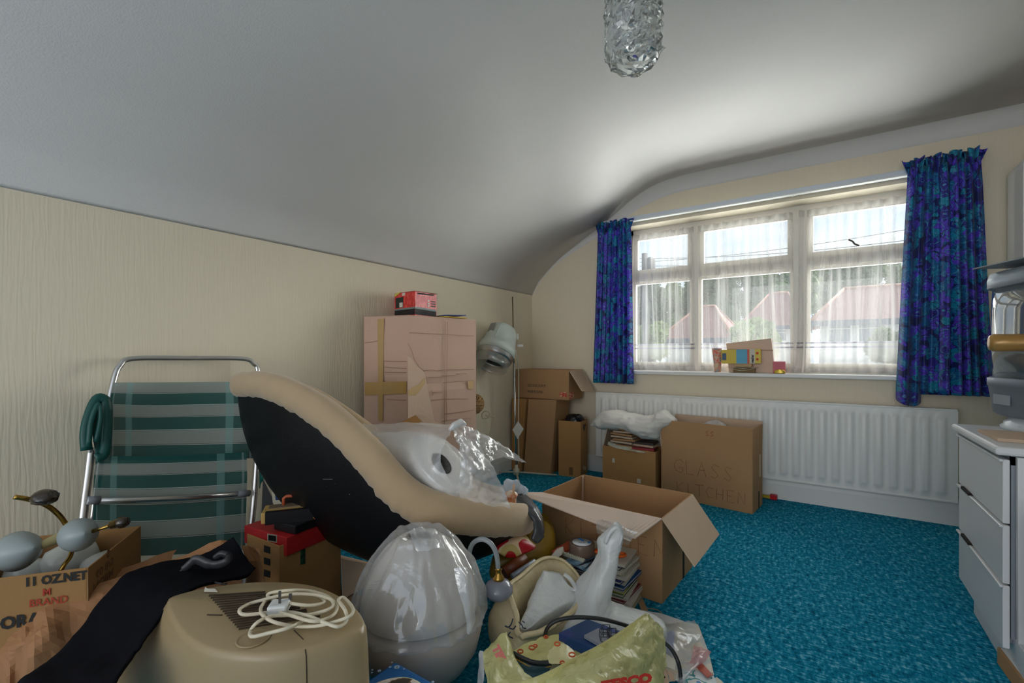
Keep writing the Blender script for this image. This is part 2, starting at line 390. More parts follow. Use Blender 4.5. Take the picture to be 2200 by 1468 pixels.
# window: sill, frame with three lights, transom, fanlights, panes
sl = MB().span((WX0 - .0, -.045, .925), (WX1 + .0, WD, .955)); sl.build('window_sill', M_white, kind='structure', bevel=.006)
FY0, FY1 = .17, .235
fr = MB(); U = lambda x0, x1, z0, z1, y0=FY0, y1=FY1: fr.span((x0, y0, z0), (x1, y1, z1))
M1, M2 = PY(1494, 600, FY0).x, PY(1719, 600, FY0).x
TZ0, TZ1 = 1.775, 1.85
U(WX0, WX0 + .06, .955, WZ1); U(WX1 - .06, WX1, .955, WZ1); U(WX0, WX1, WZ1 - .055, WZ1 + .0); U(WX0, WX1, .955, 1.01)
U(M1 - .028, M1 + .028, .956, WZ1 - .001, FY0 - .006); U(M2 - .045, M2 + .045, .956, WZ1 - .001, FY0 - .012); U(WX0, WX1, TZ0, TZ1, FY0 - .003)
fr.build('window_1', M_frame, kind='structure')
cs = MB()
for a, c_ in ((WX0 + .06, M1 - .028), (M1 + .028, M2 - .045), (M2 + .045, WX1 - .06)):
    for z0, z1, w in ((TZ1, WZ1 - .055, .04), (1.01, TZ0, .022)):
        y0, y1 = .185, .222
        cs.span((a, y0, z0), (a + w, y1, z1)).span((c_ - w, y0, z0), (c_, y1, z1)).span((a + w, y0 + .0015, z1 - w), (c_ - w, y1 - .001, z1)).span((a + w, y0 + .0015, z0), (c_ - w, y1 - .001, z0 + w))
cs.build('window_casements', M_frame, kind='structure')
m = bpy.data.materials.new('window_glass'); m.use_nodes = True; nt = m.node_tree; nt.nodes.clear()
o = _n(nt, 'ShaderNodeOutputMaterial'); tr = _n(nt, 'ShaderNodeBsdfTransparent'); gl = _n(nt, 'ShaderNodeBsdfGlossy'); gl.inputs['Roughness'].default_value = .02
tr.inputs[0].default_value = (.96, .98, .97, 1)
mx = _n(nt, 'ShaderNodeMixShader'); mx.inputs[0].default_value = .05; nt.links.new(tr.outputs[0], mx.inputs[1]); nt.links.new(gl.outputs[0], mx.inputs[2]); nt.links.new(mx.outputs[0], o.inputs[0])
M_pane = m
MB().span((WX0 + .06, .2, 1.01), (WX1 - .06, .204, WZ1 - .055)).build('window_panes', M_pane, kind='structure')

# ------------------------------------------------------------------ net curtains
def net_mat():
    m = bpy.data.materials.new('white_net'); m.use_nodes = True; nt = m.node_tree; nt.nodes.clear()
    o = _n(nt, 'ShaderNodeOutputMaterial'); tr = _n(nt, 'ShaderNodeBsdfTransparent')
    df = _n(nt, 'ShaderNodeBsdfDiffuse'); tl = _n(nt, 'ShaderNodeBsdfTranslucent')
    uv = _n(nt, 'ShaderNodeUVMap'); sp = _n(nt, 'ShaderNodeSeparateXYZ'); nt.links.new(uv.outputs[0], sp.inputs[0])
    mp = _n(nt, 'ShaderNodeMapping'); mp.inputs['Scale'].default_value = (26, .5, 1); nt.links.new(uv.outputs[0], mp.inputs[0])
    nz = _n(nt, 'ShaderNodeTexNoise', i_Scale=1.0, i_Detail=4.0, i_Roughness=.7, i_Distortion=.15); nt.links.new(mp.outputs[0], nz.inputs['Vector'])
    r = _n(nt, 'ShaderNodeValToRGB'); e = r.color_ramp.elements; e[0].position = .42; e[0].color = (.16, .16, .16, 1); e[1].position = .68; e[1].color = (.56, .56, .56, 1)
    nt.links.new(nz.outputs['Fac'], r.inputs[0])
    # gathered heading (uv.y is height in metres above the hem), woven border line
    def band(lo, hi, val, prev):
        a = _n(nt, 'ShaderNodeMath', operation='GREATER_THAN'); a.inputs[1].default_value = lo; nt.links.new(sp.outputs[1], a.inputs[0])
        b = _n(nt, 'ShaderNodeMath', operation='LESS_THAN'); b.inputs[1].default_value = hi; nt.links.new(sp.outputs[1], b.inputs[0])
        c = _n(nt, 'ShaderNodeMath', operation='MULTIPLY'); nt.links.new(a.outputs[0], c.inputs[0]); nt.links.new(b.outputs[0], c.inputs[1])
        q = _n(nt, 'ShaderNodeMix', data_type='FLOAT'); nt.links.new(c.outputs[0], q.inputs[0]); nt.links.new(prev, q.inputs[2]); q.inputs[3].default_value = val
        return q.outputs[0], c.outputs[0]
    f = r.outputs[0]
    f, _ = band(.0, .235, .5, f); f, c1 = band(.188, .200, .95, f); f, c2 = band(.222, .232, .95, f); f, c0 = band(1.2, 1.30, .62, f); f, _ = band(0, .03, .85, f)
    # darker threads along the border
    ad = _n(nt, 'ShaderNodeMath', operation='ADD'); nt.links.new(c1, ad.inputs[0]); nt.links.new(c2, ad.inputs[1])
    for s, base in ((df, (.74, .71, .68)), (tl, (.50, .49, .47))):
        q = _n(nt, 'ShaderNodeMix', data_type='RGBA'); q.inputs[6].default_value = rgb(base); q.inputs[7].default_value = (.30, .29, .32, 1)
        nt.links.new(ad.outputs[0], q.inputs[0]); nt.links.new(q.outputs[2], s.inputs[0])
    m1 = _n(nt, 'ShaderNodeMixShader'); m1.inputs[0].default_value = .4; nt.links.new(df.outputs[0], m1.inputs[1]); nt.links.new(tl.outputs[0], m1.inputs[2])
    m3 = _n(nt, 'ShaderNodeMixShader'); nt.links.new(f, m3.inputs[0]); nt.links.new(tr.outputs[0], m3.inputs[1]); nt.links.new(m1.outputs[0], m3.inputs[2])
    nt.links.new(m3.outputs[0], o.inputs[0]); return m
M_net = net_mat()
def net(x0, x1, x0b, x1b, label, seed, z0=.962, z1=2.215, y=.145):
    mb = MB(); n, k = 150, 26; rnd = random.Random(seed); ph = [rnd.uniform(0, 6.3) for _ in range(4)]
    g = []
    for i in range(k + 1):
        h = i / k; row = []
        for j in range(n + 1):
            s = j / n; xa, xb = x0b + (x0 - x0b) * h ** .6, x1b + (x1 - x1b) * h ** .6
            x = xa + (xb - xa) * s
            a = .012 + .006 * math.sin(s * 9 + ph[0])
            yy = y + a * math.sin(s * (x1 - x0) * 95 + ph[1] + 1.2 * math.sin(s * 11 + ph[2])) + .006 * math.sin(s * 31 + h * 2 + ph[3])
            row.append(Vector((x + .006 * math.sin(h * 5 + s * 17), yy, z0 + (z1 - z0) * h)))
        g.append(row)
    vs = [p for r_ in g for p in r_]; fs = []; uvs = []
    for i in range(k):
        for j in range(n):
            fs.append((i * (n + 1) + j, i * (n + 1) + j + 1, (i + 1) * (n + 1) + j + 1, (i + 1) * (n + 1) + j))
            q = lambda a_, b_: (a_ / n * (x1 - x0) + seed, b_ / k * (z1 - z0))
            uvs.append([q(j, i), q(j + 1, i), q(j + 1, i + 1), q(j, i + 1)])
    mb.add(vs, fs, uvs, True)
    return mb.build('net_curtain', M_net, label=label, cat='curtain', group='white net curtains at the window')
net(WX0 + .02, M1 - .01, WX0 + .02, M1 + .01, 'white net curtain over the narrow left window light', 1)
net(M1 + .03, M2 - .05, M1 + .05, M2 - .02, 'white net curtain over the middle window light, behind the sill clutter', 2)
net(M2 + .0, WX1 - .03, M2 - .04, WX1 - .02, 'white net curtain over the right window light, hitched up on a twig', 3)
tw = MB().tube(catmull([PY(1823, 515, .12), PY(1832, 519, .12), PY(1836, 524, .12), PY(1846, 528, .125)], 4), .006, 6)
tw.build('twig_hook', mat('twig', (.10, .085, .07), .8), label='short dark crooked twig caught in the right net curtain', cat='twig')

# ------------------------------------------------------------------ curtains and track
def floral():
    m = bpy.data.materials.new('blue_purple_floral_print'); m.use_nodes = True; nt = m.node_tree; b = nt.nodes['Principled BSDF']
    b.inputs['Roughness'].default_value = .45; b.inputs['Specular IOR Level'].default_value = .5; b.inputs['Sheen Weight'].default_value = .2
    uv = _n(nt, 'ShaderNodeUVMap')
    wn = _n(nt, 'ShaderNodeTexNoise', i_Scale=22.0, i_Detail=2.0); nt.links.new(uv.outputs[0], wn.inputs['Vector'])
    vm = _n(nt, 'ShaderNodeVectorMath', operation='MULTIPLY_ADD'); vm.inputs[1].default_value = (.05, .05, 0); nt.links.new(wn.outputs['Color'], vm.inputs[0]); nt.links.new(uv.outputs[0], vm.inputs[2])
    v1 = _n(nt, 'ShaderNodeTexVoronoi', i_Scale=17.0); nt.links.new(vm.outputs[0], v1.inputs['Vector'])
    sc = _n(nt, 'ShaderNodeSeparateColor'); nt.links.new(v1.outputs['Color'], sc.inputs[0])
    r = _n(nt, 'ShaderNodeValToRGB'); r.color_ramp.interpolation = 'CONSTANT'; e = r.color_ramp.elements; e.new(.5); e.new(.6)
    for i, (p, c) in enumerate([(0, srgb(92, 66, 214)), (.36, srgb(0, 110, 170)), (.66, srgb(44, 40, 160)), (.84, srgb(0, 150, 186))]): e[i].position = p; e[i].color = rgb(c)
    nt.links.new(sc.outputs[0], r.inputs[0])
    rd = _n(nt, 'ShaderNodeValToRGB'); rd.color_ramp.interpolation = 'CONSTANT'; e = rd.color_ramp.elements; e.new(.5); e.new(.6); e.new(.7)
    # rings of petals: eye, petal, outline, ground
    for i, (p, c) in enumerate([(0, (1, 1, 1)), (.13, (0, 0, 0)), (.44, (.35, .35, .35)), (.50, (0, 0, 0)), (.74, (.7, .7, .7))]): e[i].position = p; e[i].color = rgb(c)
    nt.links.new(v1.outputs['Distance'], rd.inputs[0])
    mxs = r.outputs[0]
    for lo, hi, c in ((.9, 2, srgb(95, 150, 205)), (.3, .4, srgb(60, 150, 190)), (.6, .8, srgb(10, 32, 104))):
        a = _n(nt, 'ShaderNodeMath', operation='GREATER_THAN'); a.inputs[1].default_value = lo; nt.links.new(rd.outputs[0], a.inputs[0])
        d = _n(nt, 'ShaderNodeMath', operation='LESS_THAN'); d.inputs[1].default_value = hi; nt.links.new(rd.outputs[0], d.inputs[0])
        k = _n(nt, 'ShaderNodeMath', operation='MULTIPLY'); nt.links.new(a.outputs[0], k.inputs[0]); nt.links.new(d.outputs[0], k.inputs[1])
        q = _n(nt, 'ShaderNodeMix', data_type='RGBA'); nt.links.new(k.outputs[0], q.inputs[0]); nt.links.new(mxs, q.inputs[6]); q.inputs[7].default_value = rgb(c); mxs = q.outputs[2]
    v2 = _n(nt, 'ShaderNodeTexVoronoi', i_Scale=34.0, feature='DISTANCE_TO_EDGE'); nt.links.new(vm.outputs[0], v2.inputs['Vector'])
    lt = _n(nt, 'ShaderNodeMath', operation='LESS_THAN'); lt.inputs[1].default_value = .028; nt.links.new(v2.outputs['Distance'], lt.inputs[0])
    q = _n(nt, 'ShaderNodeMix', data_type='RGBA'); nt.links.new(lt.outputs[0], q.inputs[0]); nt.links.new(mxs, q.inputs[6]); q.inputs[7].default_value = rgb(srgb(8, 30, 96)); mxs = q.outputs[2]
    nt.links.new(mxs, b.inputs['Base Color'])
    # cloth lets some daylight through
    tl = _n(nt, 'ShaderNodeBsdfTranslucent'); nt.links.new(mxs, tl.inputs[0]); mx = _n(nt, 'ShaderNodeMixShader'); mx.inputs[0].default_value = .3
    nt.links.new(b.outputs[0], mx.inputs[1]); nt.links.new(tl.outputs[0], mx.inputs[2]); nt.links.new(mx.outputs[0], nt.nodes['Material Output'].inputs[0])
    return m
M_floral = floral()
def curtain(x0t, x1t, x0b, x1b, z0, z1, folds, label, seed, hem=None):
    root = thing('floral_curtain', ((x0t + x1t) / 2, -.09, z0), label, 'curtain', 'blue floral curtains')
    rnd = random.Random(seed); ph = [rnd.uniform(0, 6) for _ in range(6)]
    n, k = 200, 40
    def P(s, h, neck=1):
        x = (x0b + (x1b - x0b) * s) * (1 - h) + (x0t + (x1t - x0t) * s) * h
        amp = (.030 + .012 * math.sin(3 * s + ph[4])) * (.55 + .45 * (1 - h)) * neck
        w = s + .018 * math.sin(s * 14 + ph[0]) + .01 * math.sin(h * 4 + ph[1]) * math.sin(s * 9)
        y = -.118 + amp * math.sin(w * folds * 2 * PI) + .35 * amp * math.sin(w * folds * 4.3 * PI + ph[2])
        x += amp * .35 * math.cos(w * folds * 2 * PI)
        zb = z0 + (hem(s) if hem else 0)
        return Vector((x, y, zb + (z1 - zb) * h))
    L = (x1b - x0b) * 2.1
    def grid(hs, f, name):
        mb = MB(); g = [[f(j / n, h) for j in range(n + 1)] for h in hs]; K = len(hs)
        fs, uvs = [], []
        for i in range(K - 1):
            for j in range(n):
                fs.append((i * (n + 1) + j, i * (n + 1) + j + 1, (i + 1) * (n + 1) + j + 1, (i + 1) * (n + 1) + j))
                q = lambda a_, b_: (a_ / n * L + seed, g[b_][0].z)
                uvs.append([q(j, i), q(j + 1, i), q(j + 1, i + 1), q(j, i + 1)])
        mb.add([p for r_ in g for p in r_], fs, uvs, True); return mb.build(name, M_floral, root, solid=.002)
    grid([i / k for i in range(k + 1)], lambda s, h: P(s, h, .35 + .65 * min(1, (1 - h) * 9)), 'drop')
    # frilled heading above the tape
    def head(s, h):
        b = P(s, 1, .35); w = s * folds * 2 * PI * 1.5
        puff = math.sin(h * PI) * .012 + h * .02
        return Vector((b.x + .012 * math.sin(w * 1.3 + ph[3]) * h + (.018 * h if s > .97 else (-.018 * h if s < .03 else 0)), -.118 + (b.y + .118) * .8 + math.sin(w) * (puff + .006), z1 - .035 + h * .085 + .010 * math.sin(w * .7 + ph[5]) * h))
    grid([i / 8 for i in range(9)], head, 'frilled_heading')
    return root
def hemL(s): return 0
def hemR(s):
    d = (s - .15) / .13
    return -.085 * max(0, 1 - d * d) ** .5 if abs(d) < 1 else 0
curtain(.775, 1.085, .72, 1.10, .842, 2.245, 7, 'short narrow blue and purple floral curtain hanging left of the window', 3, hemL)
curtain(2.945, 3.285, 2.885, 3.335, .845, 2.315, 9, 'wide blue and purple floral curtain hanging right of the window, hem sagging', 8, hemR)
rl = thing('curtain_track', (2, -.05, 2.30), 'white plastic curtain track running along the wall above the window', 'curtain rail')
MB().span((.77, -.078, 2.285), (3.30, -.058, 2.325)).build('rail', mat('track_white', srgb(205, 212, 220), .35), rl, bevel=.003)
MB().span((.77, -.094, 2.279), (3.30, -.05, 2.287)).build('rail_lip', M_white, rl)
for x in (1.2, 1.75, 2.3, 2.8): MB().span((x - .012, -.06, 2.29), (x + .012, -.0, 2.31)).build('bracket', M_white, rl)


# ------------------------------------------------------------------ radiator
rd = thing('radiator', ((.76 + 3.185) / 2, -.06, .165), 'long white ribbed panel radiator below the window', 'radiator')
RX0, RX1, RZ0, RZ1, RY = .755, 3.185, .166, .745, -.10
mb = MB(); n = 30; w = (RX1 - RX0 - .07) / n
def rib_y(x):
    if x < RX0 + .035 or x > RX1 - .035: return 0
    t = ((x - RX0 - .035) / w) % 1; return .017 * max(0, min(1, min((t - .16), (1 - t - .16)) * 7))
xs = []
x = RX0
while x <= RX1 + 1e-6: xs.append(x); x += w / 9
zs = [RZ0, RZ0 + .035, RZ0 + .05, RZ0 + .065, RZ1 - .065, RZ1 - .05, RZ1 - .035, RZ1]; am = [0, 0, .7, 1, 1, .7, 0, 0]
mb.loft([[Vector((x, RY - rib_y(x) * a, z)) for x in xs] for z, a in zip(zs, am)], wrap=False, caps=False)
mb.span((RX0, RY + .001, RZ0), (RX1, RY + .016, RZ1)); mb.build('front_panel', M_white, rd)
MB().span((RX0 + .005, RY - .004, RZ0 - .0), (RX1 - .005, -.035, RZ0 + .012)).span((RX0, RY - .005, RZ1), (RX1, -.045, RZ1 + .01)).span((RX0 - .004, RY - .003, RZ0), (RX0, -.045, RZ1)).span((RX1, RY - .003, RZ0), (RX1 + .004, -.045, RZ1)).build('casing', M_white, rd, bevel=.003)
MB().span((RX0 + .1, -.045, RZ0), (RX0 + .13, -.001, RZ1)).build('wall_bracket', M_white, rd); MB().span((RX1 - .13, -.045, RZ0), (RX1 - .1, -.001, RZ1)).build('wall_bracket', M_white, rd)
v = MB().tube([(RX1 + .002, -.07, RZ0 + .03), (RX1 + .05, -.07, RZ0 + .03)], .008, 8).tube([(RX1 + .04, -.07, 0.0), (RX1 + .04, -.07, RZ0 + .06)], .0075, 8)
v.build('pipe', mat('chrome', (.6, .6, .6), .2, 1), rd)
MB().lathe([(0, 0), (.017, 0), (.019, .02), (.016, .05), (0, .052)], (RX1 + .04, -.07, RZ0 + .05), 12).build('valve_cap', M_white, rd, label='white valve cap')

# ------------------------------------------------------------------ outside
G0 = -2.7
MB().span((-70, 14, G0 - .1), (60, 120, G0)).build('ground', mat('street_ground', srgb(150, 150, 146), .95, var=.1, vscale=.3), kind='structure')
M_roof = ramp_mat('red_roof_tiles', [(.3, srgb(120, 86, 84)), (.7, srgb(150, 112, 108))], .8, 'noise', 6, 4, (1, 1, 4))
M_house = mat('white_render', srgb(226, 226, 224), .9, var=.04, vscale=1); M_glassfar = mat('dark_far_window', srgb(120, 130, 140), .2)
M_gutter = mat('dark_fascia', srgb(88, 96, 110), .6)
def house(x0, x1, y0, y1, ze, za, label, ridge=.35, wins=(), chimney=None):
    t = thing('house', ((x0 + x1) / 2, (y0 + y1) / 2, G0), label, 'house', 'houses across the street')
    MB().span((x0, y0, G0), (x1, y1, ze)).build('wall', M_house, t)
    o_ = .45; cx, cy = (x0 + x1) / 2, (y0 + y1) / 2; hw = (x1 - x0) / 2 * ridge
    A = [Vector((x0 - o_, y0 - o_, ze)), Vector((x1 + o_, y0 - o_, ze)), Vector((x1 + o_, y1 + o_, ze)), Vector((x0 - o_, y1 + o_, ze))]
    R1, R2 = Vector((cx - hw, cy, za)), Vector((cx + hw, cy, za))
    MB().add(A + [R1, R2], [(0, 1, 5, 4), (1, 2, 5), (2, 3, 4, 5), (3, 0, 4), (3, 2, 1, 0)]).build('roof', M_roof, t)
    rg = MB().tube([R1, R2], .12, 6)
    for a_, b_ in ((A[0], R1), (A[1], R2), (A[2], R2), (A[3], R1)): rg.tube([a_, b_], .1, 6)
    rg.build('ridge_tiles', mat('ridge', srgb(176, 132, 118), .8), t)
    MB().span((x0 - o_, y0 - o_ - .08, ze - .28), (x1 + o_, y0 - o_, ze + .02)).span((x0 - o_ - .08, y0 - o_, ze - .28), (x0 - o_, y1 + o_, ze + .02)).build('gutter', M_gutter, t)
    for (a_, b_, z0, z1) in wins:
        f = MB().span((a_, y0 - .06, z0), (b_, y0 - .01, z1)).build('window', M_white, t)
        k = max(1, round((b_ - a_) / .9)); g_ = MB()
        for q in range(k):
            w_ = (b_ - a_) / k; g_.span((a_ + q * w_ + .07, y0 - .08, z0 + .07), (a_ + (q + 1) * w_ - .07, y0 - .065, z1 - .3)).span((a_ + q * w_ + .07, y0 - .08, z1 - .24), (a_ + (q + 1) * w_ - .07, y0 - .065, z1 - .07))
        g_.build('pane', M_glassfar, f)
    if chimney: MB().span((chimney[0] - .35, cy - .3, za - 1.2), (chimney[0] + .35, cy + .3, chimney[1])).build('chimney', mat('brick', srgb(150, 110, 96), .9, var=.2), t)
    return t
# measured on planes 26-34 m beyond the window wall
HY_ = 26.0
a = PY(1762, 688, HY_).x; b_ = PY(2050, 688, HY_).x
house(a, b_, HY_, HY_ + 8, PY(1800, 690, HY_).z, PY(1800, 622, HY_ + 4).z, 'wide house across the street with red hipped roof, right window light', .55,
      [(PY(1776, 720, HY_).x, PY(1830, 720, HY_).x, PY(1776, 742, HY_).z, PY(1776, 697, HY_).z), (PY(1842, 720, HY_).x, PY(1895, 720, HY_).x, PY(1776, 742, HY_).z, PY(1776, 697, HY_).z)])
a = PY(1600, 700, 38).x; b_ = PY(1735, 700, 38).x
house(a, b_, 38, 45, PY(1700, 700, 38).z, PY(1700, 628, 41.5).z, 'red roofed house behind the middle mullion, set further back', .3, [(PY(1655, 720, 38).x, PY(1690, 720, 38).x, PY(1655, 735, 38).z, PY(1655, 708, 38).z)])
a = PY(1432, 728, 27).x; b_ = PY(1560, 728, 27).x
house(a, b_, 27, 34, PY(1500, 728, 27).z, PY(1500, 660, 30.5).z, 'house with pale red roof seen through the middle net curtain', .3, [(PY(1520, 730, 27).x, PY(1550, 730, 27).x, PY(1520, 748, 27).z, PY(1520, 733, 27).z)])
M_leaf = [mat('leaf_a', srgb(78, 98, 74), .8, var=.25, vscale=.8), mat('leaf_b', srgb(104, 124, 84), .8, var=.25, vscale=.8), mat('leaf_c', srgb(140, 158, 104), .8, var=.2, vscale=.8)]
M_bark = mat('bark', srgb(86, 76, 66), .9)
def tree(x, y, ztop, r, mi, label, seed, squash=1.0):
    rnd = random.Random(seed); t = thing('tree', (x, y, G0), label, 'tree', 'trees beyond the houses')
    MB().tube(catmull([(x, y, G0), (x + .2, y, (G0 + ztop) / 2), (x, y, ztop - r)], 4), [.35] * 5 + [.22] * 4, 8).build('trunk', M_bark, t)
    mb = MB(); blobs = [Vector((x + rnd.uniform(-.7, .7) * r, y + rnd.uniform(-.6, .6) * r, ztop - r * 1.1 + rnd.uniform(-.9, .65) * r * squash)) for _ in range(15)]
    for c in blobs:
        br_ = r * rnd.uniform(.3, .5)
        for _ in range(300):
            d = Vector((rnd.gauss(0, 1), rnd.gauss(0, 1), rnd.gauss(0, 1))).normalized() * br_ * rnd.uniform(.75, 1.08); p = c + d
            a_ = Vector((rnd.gauss(0, 1), rnd.gauss(0, 1), rnd.gauss(0, 1))).normalized() * rnd.uniform(.12, .28); b2 = a_.orthogonal().normalized() * rnd.uniform(.1, .22)
            mb.add([p - a_, p + b2, p + a_, p - b2], [(0, 1, 2, 3)])
        mb.lathe([(0, -br_ * .85), (br_ * .6, -br_ * .6), (br_ * .85, 0), (br_ * .6, br_ * .6), (0, br_ * .85)], c, 10)
    mb.build('foliage', M_leaf[mi], t)
for i, (u, v, y, rpx, mi, lb) in enumerate([
    (1385, 596, 50, 60, 0, 'dark tree left of the narrow window light'), (1450, 590, 62, 52, 1, 'light green tree behind the left mullion'),
    (1530, 570, 52, 64, 0, 'tall dark tree in the left half of the middle window light'), (1600, 555, 66, 56, 0, 'tallest dark tree, middle of the window'),
    (1680, 552, 54, 66, 1, 'broad green tree behind the centre mullion'), (1765, 572, 66, 44, 1, 'grey green round tree above the left roof of the right light'),
    (1835, 556, 52, 52, 0, 'rounded tree between the two crowns in the right light'), (1925, 548, 64, 66, 1, 'bright bushy tree beside the right curtain'),
    (2020, 552, 52, 66, 0, 'tree hidden in part by the right curtain')]):
    p = PY(u, v, y); k = (p - CAM).dot(FWD) / F_PX
    tree(p.x, y, p.z, rpx * k, mi, lb, i + 1)
for i, (u, v, y, rpx, mi, lb) in enumerate([(1625, 685, 20, 40, 2, 'pale yellow green garden shrub below the middle light'), (1905, 708, 18, 30, 1, 'leafy shrub in front of the right house'), (1395, 690, 22, 36, 2, 'pale shrub at the foot of the left light')]):
    p = PY(u, v, y); k = (p - CAM).dot(FWD) / F_PX
    tree(p.x, y, p.z, rpx * k, mi, lb, i + 30)
pl = thing('utility_pole', (PY(1385, 600, 16).x, 16, G0), 'grey utility pole seen through the left light', 'pole')
p = PY(1385, 545, 16); MB().tube([(p.x, 16, G0), (p.x, 16, p.z)], .13, 10).build('post', mat('pole_grey', srgb(120, 118, 116), .8), pl)
MB().lathe([(0, -.5), (.22, -.5), (.22, .2), (.1, .3), (0, .32)], (p.x + .25, 16, p.z - .5), 10).build('transformer', MATS['pole_grey'], pl)
for i, (v0, v1) in enumerate([(556, 500), (572, 520), (580, 548), (566, 470)]):
    a, b_ = PY(1340, v0, 16.3 + i * .3), PY(2080, v1, 16.3 + i * .3)
    MB().tube([a.lerp(b_, s / 12) - Vector((0, 0, .25 * math.sin(PI * s / 12))) for s in range(13)], .011, 4).build('overhead_wire', mat('wire', (.12, .12, .13), .6), pl)

# ------------------------------------------------------------------ objects by the walls
M_card = CARD(); M_card2 = CARD('cardboard_ochre', (176, 132, 84)); M_cardp = CARD('cardboard_pink', (205, 172, 152)); M_cardi = CARD('cardboard_inside', (196, 172, 148))
M_cardd = CARD('cardboard_dark', (158, 122, 88)); M_tapeb = mat('parcel_tape', srgb(176, 138, 70), .25, spec=.6); M_ink = mat('black_ink', (.015, .014, .013), .7)
M_faint = mat('faint_brown_ink', srgb(112, 82, 52), .8); M_redink = mat('red_ink', srgb(170, 60, 40), .8); M_pen = mat('faded_red_pen', srgb(138, 84, 58), .9)
M_cleart = film('clear_tape', (.8, .78, .72), .45, .12, .5, .2)
M_staple = mat('pale_label', srgb(210, 204, 190), .6)
def prism4(base, top, z0, z1, mb=None):
    mb = mb or MB(); A = [Vector((p[0], p[1], z0)) for p in base]; B = [Vector((p[0], p[1], z1)) for p in top]
    return mb.add(A + B, [(3, 2, 1, 0), (4, 5, 6, 7)] + [(i, (i + 1) % 4, (i + 1) % 4 + 4, i + 4) for i in range(4)])
class Face:
    """a vertical face through A and B, measured from the photograph's pixels"""
    def __init__(s, A, B, up=(0, 0, 1)):
        s.A = Vector(A); s.r = (Vector(B) - s.A); s.r.z = 0; s.r.normalize(); s.u = Vector(up).normalized(); s.n = s.r.cross(s.u)
        if s.n.dot(CAM - s.A) < 0: s.n = -s.n
    def __call__(s, u, v, off=.001):
        d = ray(u, v); A = s.A + s.n * off; return CAM + d * ((A - CAM).dot(s.n) / d.dot(s.n))
    def poly(s, mb, pts, off=.001, th=.0015): 
        P = [s(u, v, off) for u, v in pts]; nn = (P[1] - P[0]).cross(P[2] - P[0])
        if nn.dot(s.n) < 0: P.reverse()
        return mb.slab(P, th)
    def line(s, mb, pts, r=.0012, off=.0008): return mb.tube([s(u, v, off) for u, v in pts], r, 5)

# tall crumpled carton
N_, R_, B_, L_ = (.335, -2.03), (.43, -1.47), (.10, -1.42), (.055, -2.145)
t = thing('cardboard_box', (.22, -1.75, 0), 'very tall pinkish cardboard box with a torn dented side, against the cream wall', 'box')
mb = MB(); rnd = random.Random(4); C = [Vector((*p, 0)) for p in (N_, R_, B_, L_)]; rings = []
for i in range(29):
    z = 1.341 * i / 28; ring = []
    for a, b_ in zip(C, C[1:] + C[:1]):
        for k in range(9):
            p = a.lerp(b_, k / 9); nn = (b_ - a).cross(Vector((0, 0, 1))).normalized(); w = math.sin(PI * k / 9)
            dent = .012 * w * (noise.noise(Vector((p.x * 5, p.y * 5, z * 3))) ) - (.010 * w if abs(z - .9) < .03 else 0)
            ring.append(Vector((p.x, p.y, z)) + nn * dent)
    rings.append(ring)
mb.loft(rings, smooth=False); body = mb.build('box_body', M_cardp, t)
FR = Face((*N_, 0), (*R_, 0)); FL = Face((*N_, 0), (*L_, 0))
mb = MB(); mb.loft([[Vector((p[0], p[1], 1.341)) for p in (N_, R_, B_, L_)], [Vector((p[0], p[1], 1.349)) for p in ((.325, -2.02), (.425, -1.475), (.09, -1.43), (.045, -2.06))]], smooth=False).build('lid', M_cardp, t)
mb = MB(); FR.poly(mb, [(876.5, 765), (884, 770), (893, 785), (905, 795), (912, 800), (918, 830), (926, 872), (936, 913), (877, 913)], .012, .006)
mb.build('torn_layer', CARD('cardboard_torn', (214, 186, 162)), t)
mb = MB()
for pts in ([(876, 738), (884, 752), (890, 772), (900, 788), (911, 797)], [(911, 797), (925, 795), (940, 797), (960, 794), (1018, 794)], [(911, 798), (917, 830), (925, 872), (936, 912)], [(920, 811), (948, 811)], [(950, 808), (978, 807)], [(980, 804), (1002, 803)],
            [(952, 823), (985, 820), (1018, 818)], [(930, 843), (950, 843)], [(926, 860), (978, 857), (1005, 857)], [(955, 890), (1018, 881)], [(950, 905), (1012, 898)], [(957, 690), (955, 912)], [(961, 692), (959, 905)], [(880, 715), (1018, 722)],
            [(928, 838), (930, 850)]): FR.line(mb, pts, .0016, .008)
for pts in ([(824, 776), (873, 777)], [(826, 789), (873, 792)], [(826, 800), (873, 801)], [(830, 858), (873, 860)], [(785, 737), (812, 733)], [(819, 690), (817, 903)]): FL.line(mb, pts, .0016, .006)
mb.build('crease_lines', mat('crease_brown', srgb(172, 136, 116), .9), t)
mb = MB(); FL.poly(mb, [(811, 686), (825, 684), (822, 905), (813, 905)], .008); FL.poly(mb, [(784, 822), (873, 820), (873, 846), (784, 850)], .0068); mb.build('parcel_tape', M_tapeb, t)
mb = MB(); FR.poly(mb, [(877, 838), (900, 826), (912, 812), (914, 822), (905, 836), (893, 850), (877, 850)], .0135, .001); FR.poly(mb, [(1005, 818), (1017, 817), (1017, 836), (1006, 836)], .008, .001); mb.build('tape_residue', mat('tape_residue', srgb(206, 172, 122), .6), t)

